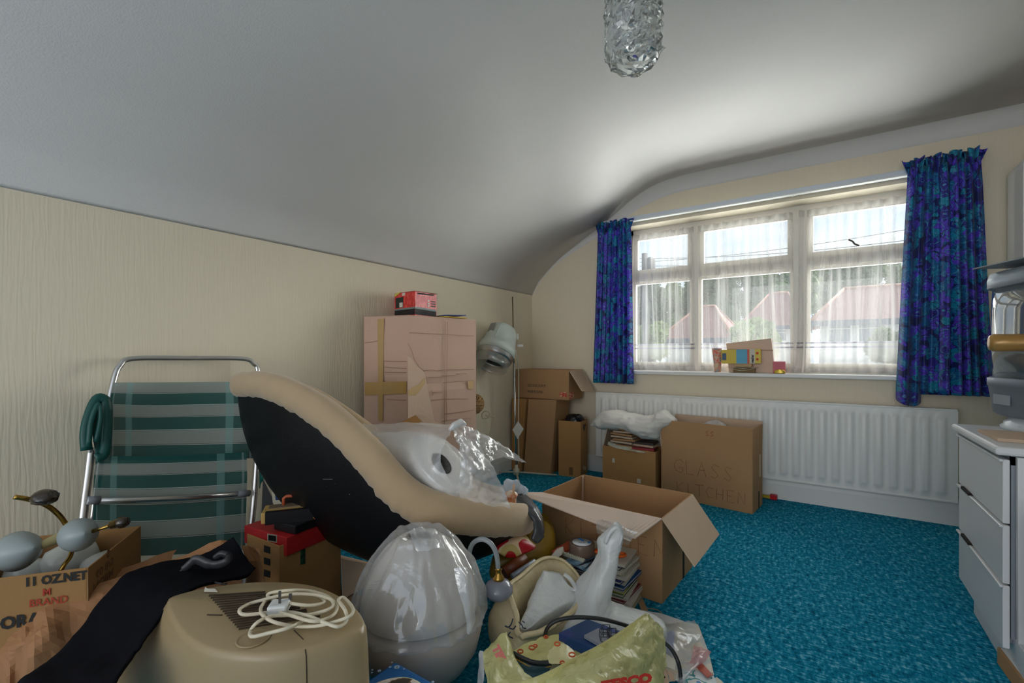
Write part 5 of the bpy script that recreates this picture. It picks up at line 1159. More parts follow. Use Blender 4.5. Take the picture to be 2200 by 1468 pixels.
F = Face(P_(0, 0, 0), P_(ln, 0, 0)); mb = MB(); F.poly(mb, [(646, 1168), (656, 1166), (656, 1212), (646, 1214)], .002); mb.build('green_label', ramp_mat('dark_green_label', [(.3, srgb(20, 34, 30)), (.7, srgb(44, 100, 70))], .5, 'noise', 40), t)
F = Face(P_(0, 0, 0), P_(0, .24, 0)); mb = MB()
for k in range(3): F.poly(mb, [(567, 1172 + k * 26), (580, 1176 + k * 26), (580, 1190 + k * 26), (567, 1186 + k * 26)], .002)
mb.build('printed_marks', M_ink, t)
def gamebox(name, pz, m, label, cat, dims, deg, z, bevel=.003):
    c = Vector((pz.x, pz.y, z + dims[2] / 2)); tt = thing(name, (c.x, c.y, z), label, cat); MB().box(c, dims, yaw(deg)).build('box_body', m, tt, bevel=bevel); return tt, c, yaw(deg)
M_redb = mat('red_card', srgb(186, 40, 42), .45, var=.05)
c0 = P_(.11, .13, 0); tt, c, M = gamebox('game_box', c0, M_redb, 'red game box with a small black label in the box behind the tub chair', 'game', (.20, .28, .075), dg + 4, .29)
# supports inside the carton
MB().box(P_(ln / 2, .12, .145), (ln - .03, .2, .28), M_).build('packed_books', mat('booklet_2', srgb(90, 70, 60), .7), label='dark books filling the carton under the red game box', cat='books')
F = Face(c + M @ Vector((-.10, -.14, 0)), c + M @ Vector((.10, -.14, 0))); mb = MB(); F.poly(mb, [(575, 1147), (595, 1150), (595, 1167), (575, 1163)], .002); mb.build('white_label', M_staple, tt)
mb = MB(); F.poly(mb, [(577, 1150), (593, 1152.5), (593, 1164), (577, 1161)], .004); mb.build('black_label', M_ink, tt)
c1 = PZ(655, 1128, .365); tt, c, M = gamebox('black_box', c1, mat('black_card', (.01, .01, .012), .4), 'black box with a red edge leaning over the red game box', 'box', (.20, .13, .035), dg + 6, .368)
MB().box(c + M @ Vector((0, .07, .012)), (.18, .012, .02), M).build('red_edge', M_redb, tt)
c2 = PZ(625, 1095, .44); tt = thing('toy_organ', (c2.x, c2.y, .405), 'cream and orange toy organ with a carrying handle on top of the red box', 'toy')
M = yaw(dg - 38); c = Vector((c2.x, c2.y, .43)); MB().box(c, (.21, .11, .045), M).build('case', mat('cream_yellow_plastic', srgb(196, 160, 92), .45), tt, bevel=.004)
MB().box(c + M @ Vector((0, -.045, -.002)), (.18, .025, .05), M).build('keyboard_edge', mat('black_card', (.01, .01, .012), .4), tt); MB().box(c + M @ Vector((0, .015, .024)), (.17, .05, .005), M).build('grille', mat('taupe_plastic', srgb(120, 104, 84), .5), tt)
hb = [c + M @ Vector((x, .02, z)) for x, z in ((-.03, .024), (-.03, .055), (-.02, .062), (.045, .062), (.055, .055), (.06, .024))]
MB().tube(hb, .007, 8).build('handle', mat('orange_plastic', srgb(176, 84, 50), .4), tt); MB().box(c + M @ Vector((.1, 0, .0)), (.012, .112, .05), M).build('end_cap', MATS['orange_plastic'], tt)
# painted toy panel leaning behind
F = Face(PX(575, 1000, .25), PX(640, 1000, .42)); mb = MB(); F.poly(mb, [(578, 1003), (592, 1000), (650, 1095), (672, 1122), (640, 1130), (590, 1120)], 0, .012)
tt = thing('painted_toy', F(610, 1120), 'cream panel with blue and yellow shapes leaning behind the toy organ', 'toy'); mb.build('panel', mat('cream_paint', srgb(206, 200, 176), .6), tt)
for nm, col, polys in (('blue_shape', srgb(40, 62, 110), [[(583, 1012), (592, 1022), (592, 1042), (586, 1030)], [(605, 1022), (614, 1036), (608, 1038)], [(590, 1055), (597, 1055), (598, 1075), (592, 1075)], [(604, 1058), (613, 1060), (617, 1078), (611, 1080), (608, 1068), (602, 1066)]]), ('yellow_shape', srgb(196, 164, 60), [[(578, 1018), (584, 1024), (582, 1030)], [(600, 1014), (606, 1022), (601, 1024)], [(616, 1056), (623, 1066), (618, 1072)]])):
    for q in polys:
        mb = MB(); F.poly(mb, q, .004, .003); mb.build(nm, mat(nm, col, .6), tt)
MB().slab([LP(566, 1030, .02), LP(600, 1100, .06), LP(590, 1170, .06), LP(560, 1170, .02)], .02).build('dark_case', mat('black_card', (.01, .01, .012), .4), label='black case in the shadow between the garden chair and the toy panel', cat='case')

# ------------------------------------------------------------------ foreground left: box of light fittings
zn = .45
n_ = PZ(190, 1220, zn); e_ = PZ(303, 1130, zn) - n_; dg = math.degrees(math.atan2(e_.y, e_.x)); Lb = e_.length
t = thing('cardboard_box', (n_.x - .2, n_.y, 0), 'open cardboard box stamped 11 OZ.NET full of light fittings at the left edge', 'box')
M_netc = CARD('cardboard_worn', (158, 120, 78))
P_, M_ = carton(t, Vector((n_.x, n_.y, 0)), Lb, .34, zn, dg, M_netc)      # local x along the right face, local y along the front face
fo = P_(0, 0, zn); fr_r = -M_.col[1]
F = Face(P_(0, 0, 0), P_(0, .34, 0)); R_ = F.r if F.r.dot(RGT) > 0 else -F.r
s_ = .036
text(['11 OZ.NET'], F(52, 1241, .002), R_, EZ, s_, M_ink, t, 'stamped_lettering', bold=.0015, squash=.85)
text(['    M', 'BRAND'], F(62, 1268, .002), R_, EZ, s_ * .85, M_redink, t, 'stamped_lettering', .92, .9, bold=.0003)
text(['ORAN'], F(0, 1326, .002), R_, EZ, s_ * 1.35, M_ink, t, 'stamped_lettering', bold=.002, squash=.9)
F2 = Face(P_(0, 0, 0), P_(Lb, 0, 0)); R2 = F2.r if F2.r.dot(RGT) > 0 else -F2.r
text(['  S', '5/8 09', 'MIJON'], F2(245, 1172, .002), R2, EZ, .034, M_faint, t, 'stamped_lettering', 1.05, 1.3, bold=.001)
mb = MB(); F.line(mb, [(189, 1222), (190, 1300), (190, 1400)], .0015, .002); mb.build('worn_edge', M_faint, t)
M_opal = mat('opal_glass', srgb(196, 200, 196), .25, spec=.6); M_gold = mat('polished_brass', srgb(176, 140, 70), .22, 1.0); M_cone = mat('grey_enamel', srgb(150, 160, 160), .35, spec=.5); M_cream2 = mat('cream_enamel', srgb(196, 182, 134), .4)
def along(d, up=EZ):
    d = Vector(d).normalized(); a = d.cross(up).normalized(); b_ = d.cross(a); return Matrix((a, -b_, d)).transposed() if Matrix((a, -b_, d)).transposed().determinant() > 0 else Matrix((a, b_, d)).transposed()
for i, (u0, v0, u1, v1, tt, r_, lb) in enumerate([(95, 1230, 205, 1178, 1.56, .062, 'long white opal glass shade lying deepest in the box of light fittings'), (10, 1248, 110, 1228, 1.50, .055, 'white opal glass shade lying at the front left of the box of fittings'), (185, 1232, 245, 1200, 1.55, .045, 'short white opal shade at the right end of the box of fittings')]):
    a, b_ = PT(u0, v0, tt), PT(u1, v1, tt + .1); d = b_ - a; Ld = d.length
    MB().lathe([(.0, -.012), (r_ * .6, 0), (r_ * .95, Ld * .15), (r_, Ld * .45), (r_ * .9, Ld * .8), (r_ * .45, Ld), (r_ * .38, Ld * 1.05), (0, Ld * 1.06)], a, 28, along(d)).build('opal_globe', M_opal, label=lb, cat='lamp shade')
t = thing('ceiling_light', PT(110, 1165, 1.52), 'brass ceiling light with grey cone cups and curved arms poking out of the box', 'ceiling light')
hub = PT(150, 1150, 1.55)
MB().tube(catmull([PT(30, 1068, 1.42), PT(65, 1074, 1.45), PT(100, 1086, 1.49), PT(128, 1108, 1.52), PT(148, 1136, 1.55)], 5), .0075, 10, flat=.7).build('arm', M_gold, t)
MB().tube(catmull([PT(156, 1180, 1.55), PT(150, 1198, 1.53), PT(138, 1214, 1.51), PT(130, 1228, 1.50)], 4), .0068, 10).build('arm', M_gold, t)
MB().tube([PT(195, 1143, 1.50), PT(218, 1136, 1.50), PT(240, 1128, 1.50)], [.007, .005, .006], 10).build('arm', M_gold, t)
MB().lathe([(.006, -.01), (.014, .0), (.017, .03), (.02, .034), (.0, .036)], PT(240, 1128, 1.50), 6, along(PT(262, 1122, 1.50) - PT(240, 1128, 1.50))).build('socket', M_gold, t)
M_dk = mat('dark_smoked_glass', (.03, .02, .012), .12, spec=.8)
MB().lathe([(0, -.0), (.016, .0), (.02, .012), (.014, .03), (0, .032)], PT(254, 1125, 1.50), 7, along(PT(262, 1122, 1.50) - PT(240, 1128, 1.50))).build('smoked_cup', M_dk, t)
mb = blobloft([ellring(PT(95, v, 1.46), a, a * .8, EX, EY, 9) for v, a in ((1084, .012), (1079, .036), (1068, .042), (1058, .032), (1052, .008))], 3, 3, crease=.012, cscale=45); mb.build('smoked_cup', M_dk, t, label='dark smoked glass cup')
MB().lathe([(.004, 0), (.012, .004), (.013, .02), (.02, .07), (.026, .10), (.028, .115)], PT(80, 1176, 1.46), 24, along(PT(142, 1150, 1.53) - PT(80, 1176, 1.46))).build('arm_sleeve', M_cream2, t)
d1 = RGT * .93 + EZ * .25 - FWD * .25; MB().lathe([(.058, -.05), (.060, -.045), (.052, -.02), (.03, .01), (.01, .03), (.0, .034)], PT(58, 1180, 1.43), 32, along(d1)).lathe([(0, -.052), (.058, -.05)], PT(58, 1180, 1.43), 32, along(d1)).build('cone_cup', M_cone, t)
d2 = (PT(200, 1142, 1.44) - PT(150, 1152, 1.56)); MB().lathe([(.0, .055), (.008, .052), (.03, .035), (.047, .012), (.052, -.004), (.050, -.02), (.040, -.05), (.02, -.07), (.0, -.075)], PT(170, 1149, 1.50), 32, along(d2)).build('cone_cup', M_cone, t)
MB().lathe([(.0, 0), (.018, 0), (.02, .012), (.0, .014)], PT(4, 1188, 1.40), 14, along(-RGT)).tube([PT(-20, 1200, 1.38), PT(12, 1192, 1.40)], .007, 8).build('fixing_ring', M_chr, t)

# brown paper bag and the black garment thrown over it
M_paper = mat('brown_bag_paper', srgb(160, 114, 76), .7, var=.06, vscale=8, bump=.1, bscale=30)
t = thing('paper_bag', PT(110, 1440, 1.3), 'crumpled brown paper bag in front of the box stamped 11 OZ.NET', 'bag'); t.location.z = 0; LOC[t.name] = Vector((t.location.x, t.location.y, 0))
G = S([[(-10, 1378, 1.36), (12, 1362, 1.36), (48, 1340, 1.36), (62, 1320, 1.37), (95, 1299, 1.38), (150, 1276, 1.41), (215, 1253, 1.46), (264, 1238, 1.50)],
       [(-12, 1400, 1.34), (12, 1392, 1.33), (46, 1380, 1.30), (72, 1348, 1.34), (100, 1325, 1.33), (150, 1302, 1.38), (205, 1285, 1.41), (250, 1262, 1.46)],
       [(-12, 1440, 1.33), (10, 1428, 1.30), (44, 1404, 1.30), (62, 1386, 1.26), (105, 1362, 1.28), (150, 1345, 1.34), (200, 1318, 1.38), (245, 1295, 1.42)],
       [(-12, 1500, 1.32), (12, 1480, 1.28), (40, 1460, 1.30), (58, 1440, 1.24), (110, 1420, 1.27), (160, 1395, 1.31), (205, 1362, 1.35), (250, 1335, 1.38)],
       [(-12, 1600, 1.32), (12, 1590, 1.30), (40, 1580, 1.29), (58, 1560, 1.26), (110, 1540, 1.28), (160, 1520, 1.30), (205, 1480, 1.34), (250, 1440, 1.37)]])
MB().sheet(G, 3, .008, 9, 3, smooth=False).build('bag_front', M_paper, t, solid=.001)
G2 = [[p + FWD * (.10 + .02 * i) - EZ * .01 for i, p in enumerate(r_)] for r_ in G]
for r_ in G2[:1]:
    for p in r_: p.z -= .005
MB().sheet(G2, 3, .008, 9, 5, smooth=False).build('bag_back', M_paper, t, solid=.001)
mb = MB(); mb.sheet(S([[(340, 1218, 1.60), (400, 1192, 1.63), (450, 1168, 1.66), (492, 1160, 1.68), (500, 1170, 1.68)], [(345, 1235, 1.58), (410, 1225, 1.58), (450, 1215, 1.60), (500, 1200, 1.62), (520, 1200, 1.62)], [(350, 1290, 1.60), (410, 1290, 1.58), (460, 1290, 1.60), (500, 1280, 1.62), (520, 1275, 1.62)]]), 2, .012, 14, 2, smooth=False)
mb.sheet(S([[(520, 1172, 1.72), (540, 1174, 1.70), (560, 1180, 1.68)], [(530, 1205, 1.70), (548, 1205, 1.68), (564, 1210, 1.66)], [(530, 1260, 1.70), (548, 1262, 1.68), (570, 1262, 1.66)], [(530, 1400, 1.70), (548, 1400, 1.68), (572, 1400, 1.66)]]), 2, .012, 16, 7, smooth=False)
mb.build('paper_bag', M_paper, label='brown paper bag standing behind the black garment, rim folded', cat='bag', solid=.0015)
# black garment
M_blk = mat('black_cloth', (.007, .007, .010), .9, spec=.08)
t = thing('garment', PT(300, 1330, 1.25), 'long black cloth garment draped over the brown bags and the beige machine', 'garment')
G = S([[(503, 1156, 1.62), (512, 1172, 1.60), (527, 1198, 1.57), (547, 1223, 1.53)], [(470, 1176, 1.60), (485, 1196, 1.56), (508, 1222, 1.51), (530, 1238, 1.47)], [(425, 1196, 1.56), (450, 1215, 1.52), (470, 1238, 1.47), (488, 1247, 1.42)], [(340, 1212, 1.5), (370, 1232, 1.43), (400, 1254, 1.36), (425, 1262, 1.33)],
       [(272, 1236, 1.42), (302, 1260, 1.35), (340, 1288, 1.28), (368, 1298, 1.24)], [(222, 1288, 1.33), (252, 1318, 1.26), (290, 1345, 1.2), (330, 1348, 1.17)], [(165, 1362, 1.22), (202, 1390, 1.16), (245, 1415, 1.1), (292, 1404, 1.09)], [(108, 1420, 1.13), (150, 1450, 1.06), (205, 1468, 1.0), (255, 1455, 1.0)], [(38, 1470, 1.05), (100, 1510, .98), (165, 1540, .93), (225, 1530, .94)], [(0, 1560, 1.03), (80, 1600, .97), (150, 1640, .93), (215, 1620, .94)]])
MB().sheet(G, 8, .006, 7, 2).build('cloth', M_blk, t, solid=.007)
MB().tube(catmull([p[-1] + EZ * .003 for p in G[:7]], 5), .0035, 6).build('hem_piping', M_blk, t)
M_rub = mat('soft_black_leather', (.035, .035, .04), .38, spec=.5)
mb = MB().tube(catmull([PT(386, 1232, 1.44), PT(402, 1218, 1.45), PT(422, 1203, 1.46), (PT(445, 1212, 1.46)), PT(468, 1214, 1.46), PT(488, 1206, 1.46), PT(492, 1196, 1.48), PT(478, 1190, 1.48), PT(466, 1198, 1.48)], 5), [.006] * 3 + [.012] * 6 + [.017] * 8 + [.014] * 6 + [.013] * 6 + [.016] * 6 + [.016] * 6, 12, flat=.6); mb.build('leather_tab', M_rub, t)
MB().tube([PT(438, 1250, 1.40), PT(462, 1252, 1.38), PT(478, 1255, 1.36)], .003, 6).lathe([(.003, 0), (.006, 0), (.006, .002), (.003, .002)], PT(484, 1256, 1.355), 10, along(EZ, EX)).build('zip_pull', M_rub, t)

# beige machine
zt_ = .45
outl = [(356, 1290), (385, 1352), (440, 1390), (520, 1405), (610, 1402), (700, 1382), (765, 1360), (786, 1338), (770, 1308), (735, 1280), (680, 1258), (610, 1249), (530, 1250), (450, 1260), (390, 1272)]
OUT = catmull([PZ(u, v, zt_) for u, v in outl], 4, True); cen = sum(OUT, Vector()) / len(OUT)
def oring(k, z, sx=0):
    fl_ = max(0, .43 - z) * .5
    return [Vector((cen.x + (p.x - cen.x) * k, cen.y + (p.y - cen.y) * k, z)) - RGT * fl_ * max(0, -(p - cen).dot(RGT) / .25) for p in OUT]
t = thing('dehumidifier', (cen.x, cen.y, 0), 'beige plastic dehumidifier with vented top and a white cable coiled on it', 'dehumidifier')
M_bei = mat('beige_plastic', srgb(158, 138, 104), .32, spec=.5, var=.03)
MB().loft([oring(1.0, 0), oring(1.05, .02), oring(1.06, .10), oring(1.045, .25), oring(1.02, .40), oring(1.008, .432), oring(.985, .445), oring(.95, .450), oring(.5, .452), oring(.01, .452)], caps=True).build('body', M_bei, t)
MB().loft([oring(1.0235, .395), oring(1.026, .3975), oring(1.0235, .400)], caps=False) 
mb = MB()
for k in range(16):
    f = k / 15; a = PZ(449 + 64 * f, 1280 + 72 * f, .4535); b_ = PZ(570 + 112 * f + (6 if k % 2 else 0), 1272 + 52 * f, .4535)
    d = b_ - a; mb.box((a + b_) / 2, (d.length, .0042, .003), axes(d, EZ.cross(d)))
mb.build('vent_grille', mat('vent_dark', srgb(60, 48, 34), .8), t)
mb = MB()
def seam(L, r=.0014): mb.tube([PZ(u, v, z) for u, v, z in L], r, 5)
seam([(445, 1321, .453), (478, 1322, .453)]); seam([(632, 1355, .452), (652, 1375, .450), (657, 1388, .44)])
F = Face(cen + (CAM - cen).normalized() * .1, cen + (CAM - cen).normalized() * .1 + RGT)
i0 = max(range(len(OUT)), key=lambda i: (CX + F_PX * (OUT[i] - CAM).dot(RGT) / (OUT[i] - CAM).dot(FWD) > 650) * 1000 - abs(CX + F_PX * (OUT[i] - CAM).dot(RGT) / (OUT[i] - CAM).dot(FWD) - 657) - 1000 * ((OUT[i] - cen).dot(CAM - cen) < 0))
i1 = max(range(len(OUT)), key=lambda i: - abs(CX + F_PX * (OUT[i] - CAM).dot(RGT) / (OUT[i] - CAM).dot(FWD) - 748) - 1000 * ((OUT[i] - cen).dot(CAM - cen) < 0))
for i in (i0, i1): mb.tube([oring(k, z)[i] for k, z in ((.987, .446), (1.010, .433), (1.022, .40), (1.047, .25), (1.062, .10), (1.052, .02))], .0012, 5)
mb.build('panel_seam', mat('vent_dark', srgb(60, 48, 34), .8), t)
dsh = PZ(545, 1372, .4522)
MB().lathe([(.030, .0), (.034, .003), (.037, .0), (.030, .0005), (.0, .0005)], dsh, 28).build('finger_dish', M_bei, t)
MB().slab([PZ(441, 1262, .456), PZ(446, 1266, .458), PZ(462, 1266, .456), PZ(468, 1273, .455), PZ(438, 1272, .455)], .001).build('paper_scrap', M_staple, label='torn scrap of white paper on top of the beige dehumidifier', cat='paper')
crop = [(1380, 780), (1250, 840), (1100, 880), (960, 910), (948, 865), (1000, 800), (1100, 752), (1250, 742), (1400, 738), (1540, 705), (1600, 660), (1560, 600), (1430, 555), (1280, 545), (1130, 560), (1080, 585), (1130, 620), (1270, 650), (1420, 665), (1530, 640), (1480, 590), (1350, 575), (1200, 585),
        (1050, 620), (930, 655), (860, 700), (900, 738), (1080, 722), (1250, 718), (1400, 748), (1530, 800), (1640, 832), (1705, 780), (1690, 700), (1640, 625), (1680, 605), (1750, 680), (1740, 740), (1640, 785), (1480, 825), (1300, 828), (1130, 795), (1035, 730), (1040, 660), (1120, 600), (1300, 575), (1500, 590), (1620, 650), (1600, 740), (1450, 790), (1250, 740), (1150, 715)]
cab = []
for i, (x, y) in enumerate(crop): cab.append(PZ(280 + x / 3.667, 1120 + y / 3.667, .462 + .006 * ((i * 7) % 4)))
cb_ = MB().tube(catmull(cab, 5), .0042, 8).build('power_cable', mat('white_cable', srgb(214, 204, 180), .45), t)
pc = PZ(600, 1304, .475); Mp = axes(RGT * 1 + FWD * .15, FWD)
MB().box(pc, (.046, .042, .022), Mp).build('plug', mat('white_plug', srgb(214, 216, 214), .4), cb_, bevel=.005)
MB().box(PZ(601, 1284, .50), (.005, .005, .03), Mp).build('plug_pin', mat('plug_pin_dark', (.06, .055, .05), .4), cb_); MB().box(PZ(624, 1283, .49), (.007, .004, .016), Mp).build('plug_pin', MATS['plug_pin_dark'], cb_)

# wrapped shade on a glass bowl
sc_ = PT(903, 1300, 1.53); sc_.z = 0
t = thing('glass_bowl', sc_, 'white opal glass bowl shade standing under the plastic wrapped lampshade', 'lamp shade')
M_op2 = mat('opal_glass_grey', srgb(196, 190, 184), .28, spec=.6); M_op3 = mat('opal_glass_dull', srgb(176, 166, 158), .3, spec=.6)
MB().lathe([(.0, .015), (.05, .018), (.11, .045), (.158, .085), (.190, .135), (.203, .19), (.200, .235), (.18, .255), (.175, .253), (.19, .2), (.0, .06)], sc_, 56).build('bowl', M_op3, t)
MB().lathe([(.055, 0), (.06, .0), (.055, .022), (.05, .022)], sc_, 32).build('foot_ring', M_gold, t)
t = thing('lampshade', sc_ + EZ * .262, 'domed white glass lampshade wrapped in creased clear plastic', 'lamp shade')
MB().lathe([(.186, .262), (.192, .268), (.190, .30), (.176, .36), (.150, .415), (.115, .46), (.075, .49), (.05, .50), (.047, .495), (.07, .48), (.11, .45), (.145, .40), (.17, .35), (.182, .30), (.184, .268)], sc_, 56).build('glass_dome', M_op2, t)
pr = [(.198, .240), (.216, .244), (.214, .262), (.212, .285), (.206, .318), (.194, .355), (.174, .398), (.150, .436), (.124, .470), (.104, .492), (.092, .508), (.078, .514), (.056, .503), (.03, .498)]
mb = MB(); rings = []
for r_, z in pr:
    ring = []
    for j in range(96):
        a = 2 * PI * j / 96; q = Vector((math.cos(a) * r_, math.sin(a) * r_, z))
        fold = .010 * abs(math.sin(a * 11 + 3 * noise.noise(q * 9))) ** 3 * min(1, (.56 - z) * 6) + .007 * crumple(q, 16, 5) + .004 * crumple(q, 48, 8) + (.012 * noise.noise(Vector((a * 3, 0, 4))) if z > .49 else 0) + (.008 * noise.noise(Vector((math.cos(a) * 4, math.sin(a) * 4, 1))) if z < .25 else 0)
        ring.append(sc_ + Vector((math.cos(a) * (r_ + fold), math.sin(a) * (r_ + fold), z + (.010 * noise.noise(Vector((math.cos(a) * 3, math.sin(a) * 3, 8))) if z < .25 or z > .50 else 0))))
    rings.append(ring)
cols = [catmull([r_[j] for r_ in rings], 4) for j in range(96)]; mb.loft([[c[i] for c in cols] for i in range(len(cols[0]))], caps=False)
mb.build('plastic_wrap', film('wrap_film', (.80, .79, .79), .40, .12, .32, .35, .3, 10), t)
mb = MB().sheet(S([[(975, 1222, 1.37), (1000, 1218, 1.37), (1012, 1230, 1.38)], [(985, 1270, 1.35), (1005, 1275, 1.35), (1020, 1280, 1.37)], [(1000, 1320, 1.35), (1012, 1330, 1.35), (1020, 1330, 1.37)], [(1003, 1362, 1.36), (1010, 1364, 1.36), (1015, 1350, 1.38)]]), 5, .006, 20); mb.build('plastic_wrap', M_clear, t)
mb = MB().sheet(S([[(880, 1140, 1.46), (905, 1134, 1.50), (940, 1140, 1.52)], [(885, 1160, 1.44), (915, 1158, 1.46), (945, 1160, 1.48)], [(895, 1185, 1.42), (922, 1182, 1.42), (958, 1180, 1.45)]]), 6, .012, 22, 4); mb.build('plastic_wrap', M_clear, t)

# blue christmas tin
zk = .25; c0 = PZ(850, 1417, zk); e1 = (PZ(940, 1468, zk) - c0).normalized(); e2 = Vector((-e1.y, e1.x, 0)); e2 = e2 if e2.dot(PZ(760, 1468, zk) - c0) > 0 else -e2
t = thing('biscuit_tin', c0 + e1 * .11 + e2 * .12 - EZ * zk, 'blue tin with white snowflakes and an oval picture, at the bottom edge', 'tin')
M_tin = mat('tin_blue', srgb(0, 92, 158), .35, spec=.6)
q = c0 + e1 * .115 + e2 * .125; Mt = axes(e1, EZ.cross(e1)); 
MB().box(Vector((q.x, q.y, zk / 2)), (.215, .235, zk - .03), Mt).build('tin_body', M_tin, t, bevel=.012); MB().box(Vector((q.x, q.y, zk - .0125)), (.225, .245, .025), Mt).build('lid', M_tin, t, bevel=.010)
mb = MB(); mb.lathe([(0, 0), (.001, 0)], q, 4) if False else None
oc = Vector((q.x, q.y, zk)) 
mb = MB(); mb.loft([ellring(oc + EZ * .0012, .088, .100, e1, e2, 40), ellring(oc + EZ * .002, .085, .097, e1, e2, 40)], caps=True).build('oval_border', mat('cream_print', srgb(214, 222, 176), .5), t)
mb = MB(); mb.loft([ellring(oc + EZ * .0022, .084, .096, e1, e2, 40), ellring(oc + EZ * .0028, .084, .096, e1, e2, 40)], caps=True).build('oval_picture', ramp_mat('festive_print', [(.30, srgb(60, 52, 40)), (.42, srgb(110, 84, 52)), (.48, srgb(206, 196, 186)), (.56, srgb(226, 216, 206)), (.60, srgb(166, 40, 34)), (.64, srgb(176, 124, 70)), (.72, srgb(44, 58, 96))], .5, 'noise', 24, 2, constant=True), t)
M_snow = mat('snow_print', srgb(176, 200, 226), .5)
for u, v, r_ in ((853, 1434, .008), (838, 1434, .004), (815, 1442, .005), (786, 1457, .006), (771, 1464, .009), (800, 1440, .003), (842, 1424, .0025), (799, 1446, .003), (868, 1438, .003), (930, 1466, .004)):
    p = PZ(u, v, zk + .001); mb = MB()
    for k in range(6):
        a = PI * k / 6; d = (e1 * math.cos(a) + e2 * math.sin(a)) * r_; w = (e1 * -math.sin(a) + e2 * math.cos(a)) * r_ * .13
        mb.add([p - d - w + EZ * .0005, p + d - w + EZ * .0005, p + d + w + EZ * .0005, p - d + w + EZ * .0005], [(0, 1, 2, 3)])
    mb.build('snowflake', M_snow, t)

# bracket light with bent clear tube
t = thing('bracket_light', PT(1070, 1262, 1.6), 'bent frosted tube light with brass collar and grey oval glass, beside the wrapped lampshade', 'light')
MB().tube(catmull([PT(1014, 1262, 1.62), PT(1009, 1215, 1.62), PT(1009, 1185, 1.62), PT(1018, 1166, 1.62), PT(1036, 1159, 1.61), PT(1054, 1168, 1.60), PT(1066, 1190, 1.60), PT(1071, 1228, 1.60)], 6), .0085, 14).build('bent_tube', mat('frosted_tube', srgb(170, 176, 180), .25, trans=.35, spec=.6), t)
pb_ = PT(1071, 1245, 1.60)
MB().lathe([(.011, .040), (.013, .036), (.010, .030), (.011, .020), (.018, .010), (.021, .004), (.018, -.004), (.0, -.004)], pb_, 24).build('brass_collar', M_gold, t)
MB().lathe([(.0, 0.0), (.02, -.001), (.038, -.010), (.050, -.027), (.050, -.043), (.038, -.060), (.02, -.068), (.0, -.070)], pb_, 32).build('oval_glass', mat('grey_glass', srgb(128, 130, 142), .15, spec=.7), t)

# cream carrier bag with a white bag inside
M_creamf = film('cream_carrier_film', srgb(222, 204, 162), .96, .4, .06, .4, .1, 16)
M_whitef = film('white_carrier_film', srgb(212, 214, 212), .95, .4, .07, .4, .1, 16)
t = thing('carrier_bag', PT(1140, 1360, 1.65), 'cream carrier bag with dark lettering, mouth open showing a folded white bag', 'bag'); t.location.z = 0; LOC[t.name] = Vector((t.location.x, t.location.y, 0))
mouth = [(1165, 1202, 1.86), (1205, 1203, 1.90), (1236, 1230, 1.86), (1254, 1268, 1.76), (1240, 1305, 1.66), (1190, 1343, 1.58), (1140, 1368, 1.52), (1112, 1362, 1.53), (1110, 1325, 1.58), (1098, 1290, 1.62), (1092, 1262, 1.66), (1120, 1238, 1.74)]
MO = [PT(*p) for p in mouth]; mc = sum(MO, Vector()) / len(MO)
def mring(k, z, dx=Vector((0, 0, 0)), left=0):
    out = []
    for p in MO:
        d = p - mc; q = mc + Vector((d.x, d.y, 0)) * k + dx
        if left and d.dot(RGT) < 0: q += -RGT * left * min(1, -d.dot(RGT) / .12)
        q.z = max(.004, mc.z + d.z * (1 if z > -.1 else .4) + z); out.append(q)
    return out
rows = [mring(.72, -.17), mring(.84, -.06), [p - EZ * .006 for p in MO], mring(1.06, -.03, left=.01), mring(1.10, -.075, left=.05), mring(1.08, -.14, left=.055), mring(.95, -.19, left=.04), mring(.8, -.23, left=.02)]
mb = blobloft(rows, 4, 4, crease=.009, cscale=15, seed=6, caps=False); mb.build('bag_film', M_creamf, t)
mb = MB(); mb.tube(catmull([p + EZ * .002 for p in MO], 5, True), .0055, 8, closed=True, flat=1.8)
mb.tube(catmull([PT(1190, 1343, 1.57), PT(1165, 1358, 1.53), PT(1128, 1366, 1.50), PT(1118, 1372, 1.49)], 4), .008, 8, flat=1.6); mb.build('rolled_edge', M_creamf, t)
M_blueink = mat('blue_black_ink', srgb(34, 44, 66), .6)
lt = S([[(1102, 1330, 1.475), (1098, 1342, 1.475), (1092, 1348, 1.475), (1085, 1345, 1.475)], [(1094, 1350, 1.472), (1103, 1352, 1.470), (1108, 1345, 1.472)], [(1102, 1372, 1.46), (1092, 1366, 1.46), (1097, 1358, 1.46)]])
for L in lt: MB().tube(catmull(L, 4), .0022, 6).build('printed_letter', M_blueink, t)
t2 = thing('carrier_bag', PT(1170, 1290, 1.66), 'folded white plastic bag stuffed in the mouth of the cream carrier bag', 'bag')
rows = S([[(1166, 1228, 1.80), (1185, 1228, 1.82), (1208, 1236, 1.82)], [(1150, 1262, 1.72), (1190, 1258, 1.74), (1226, 1262, 1.76)], [(1135, 1300, 1.64), (1180, 1292, 1.66), (1242, 1284, 1.70)], [(1122, 1330, 1.58), (1155, 1325, 1.59), (1190, 1315, 1.62)], [(1113, 1350, 1.55), (1128, 1354, 1.55), (1142, 1350, 1.56)]])
rows = [r_ + [p - EZ * .07 + FWD * .03 for p in reversed(r_)] for r_ in rows]
blobloft(rows, 5, 5, crease=.007, cscale=22, seed=12).build('bag_film', M_whitef, t2)
MB().tube(catmull([PT(1205, 1243, 1.785), PT(1222, 1262, 1.75), PT(1238, 1268, 1.72), PT(1226, 1246, 1.78), PT(1212, 1234, 1.80)], 4), .005, 8, flat=1.6).build('bag_handle', M_whitef, t2)
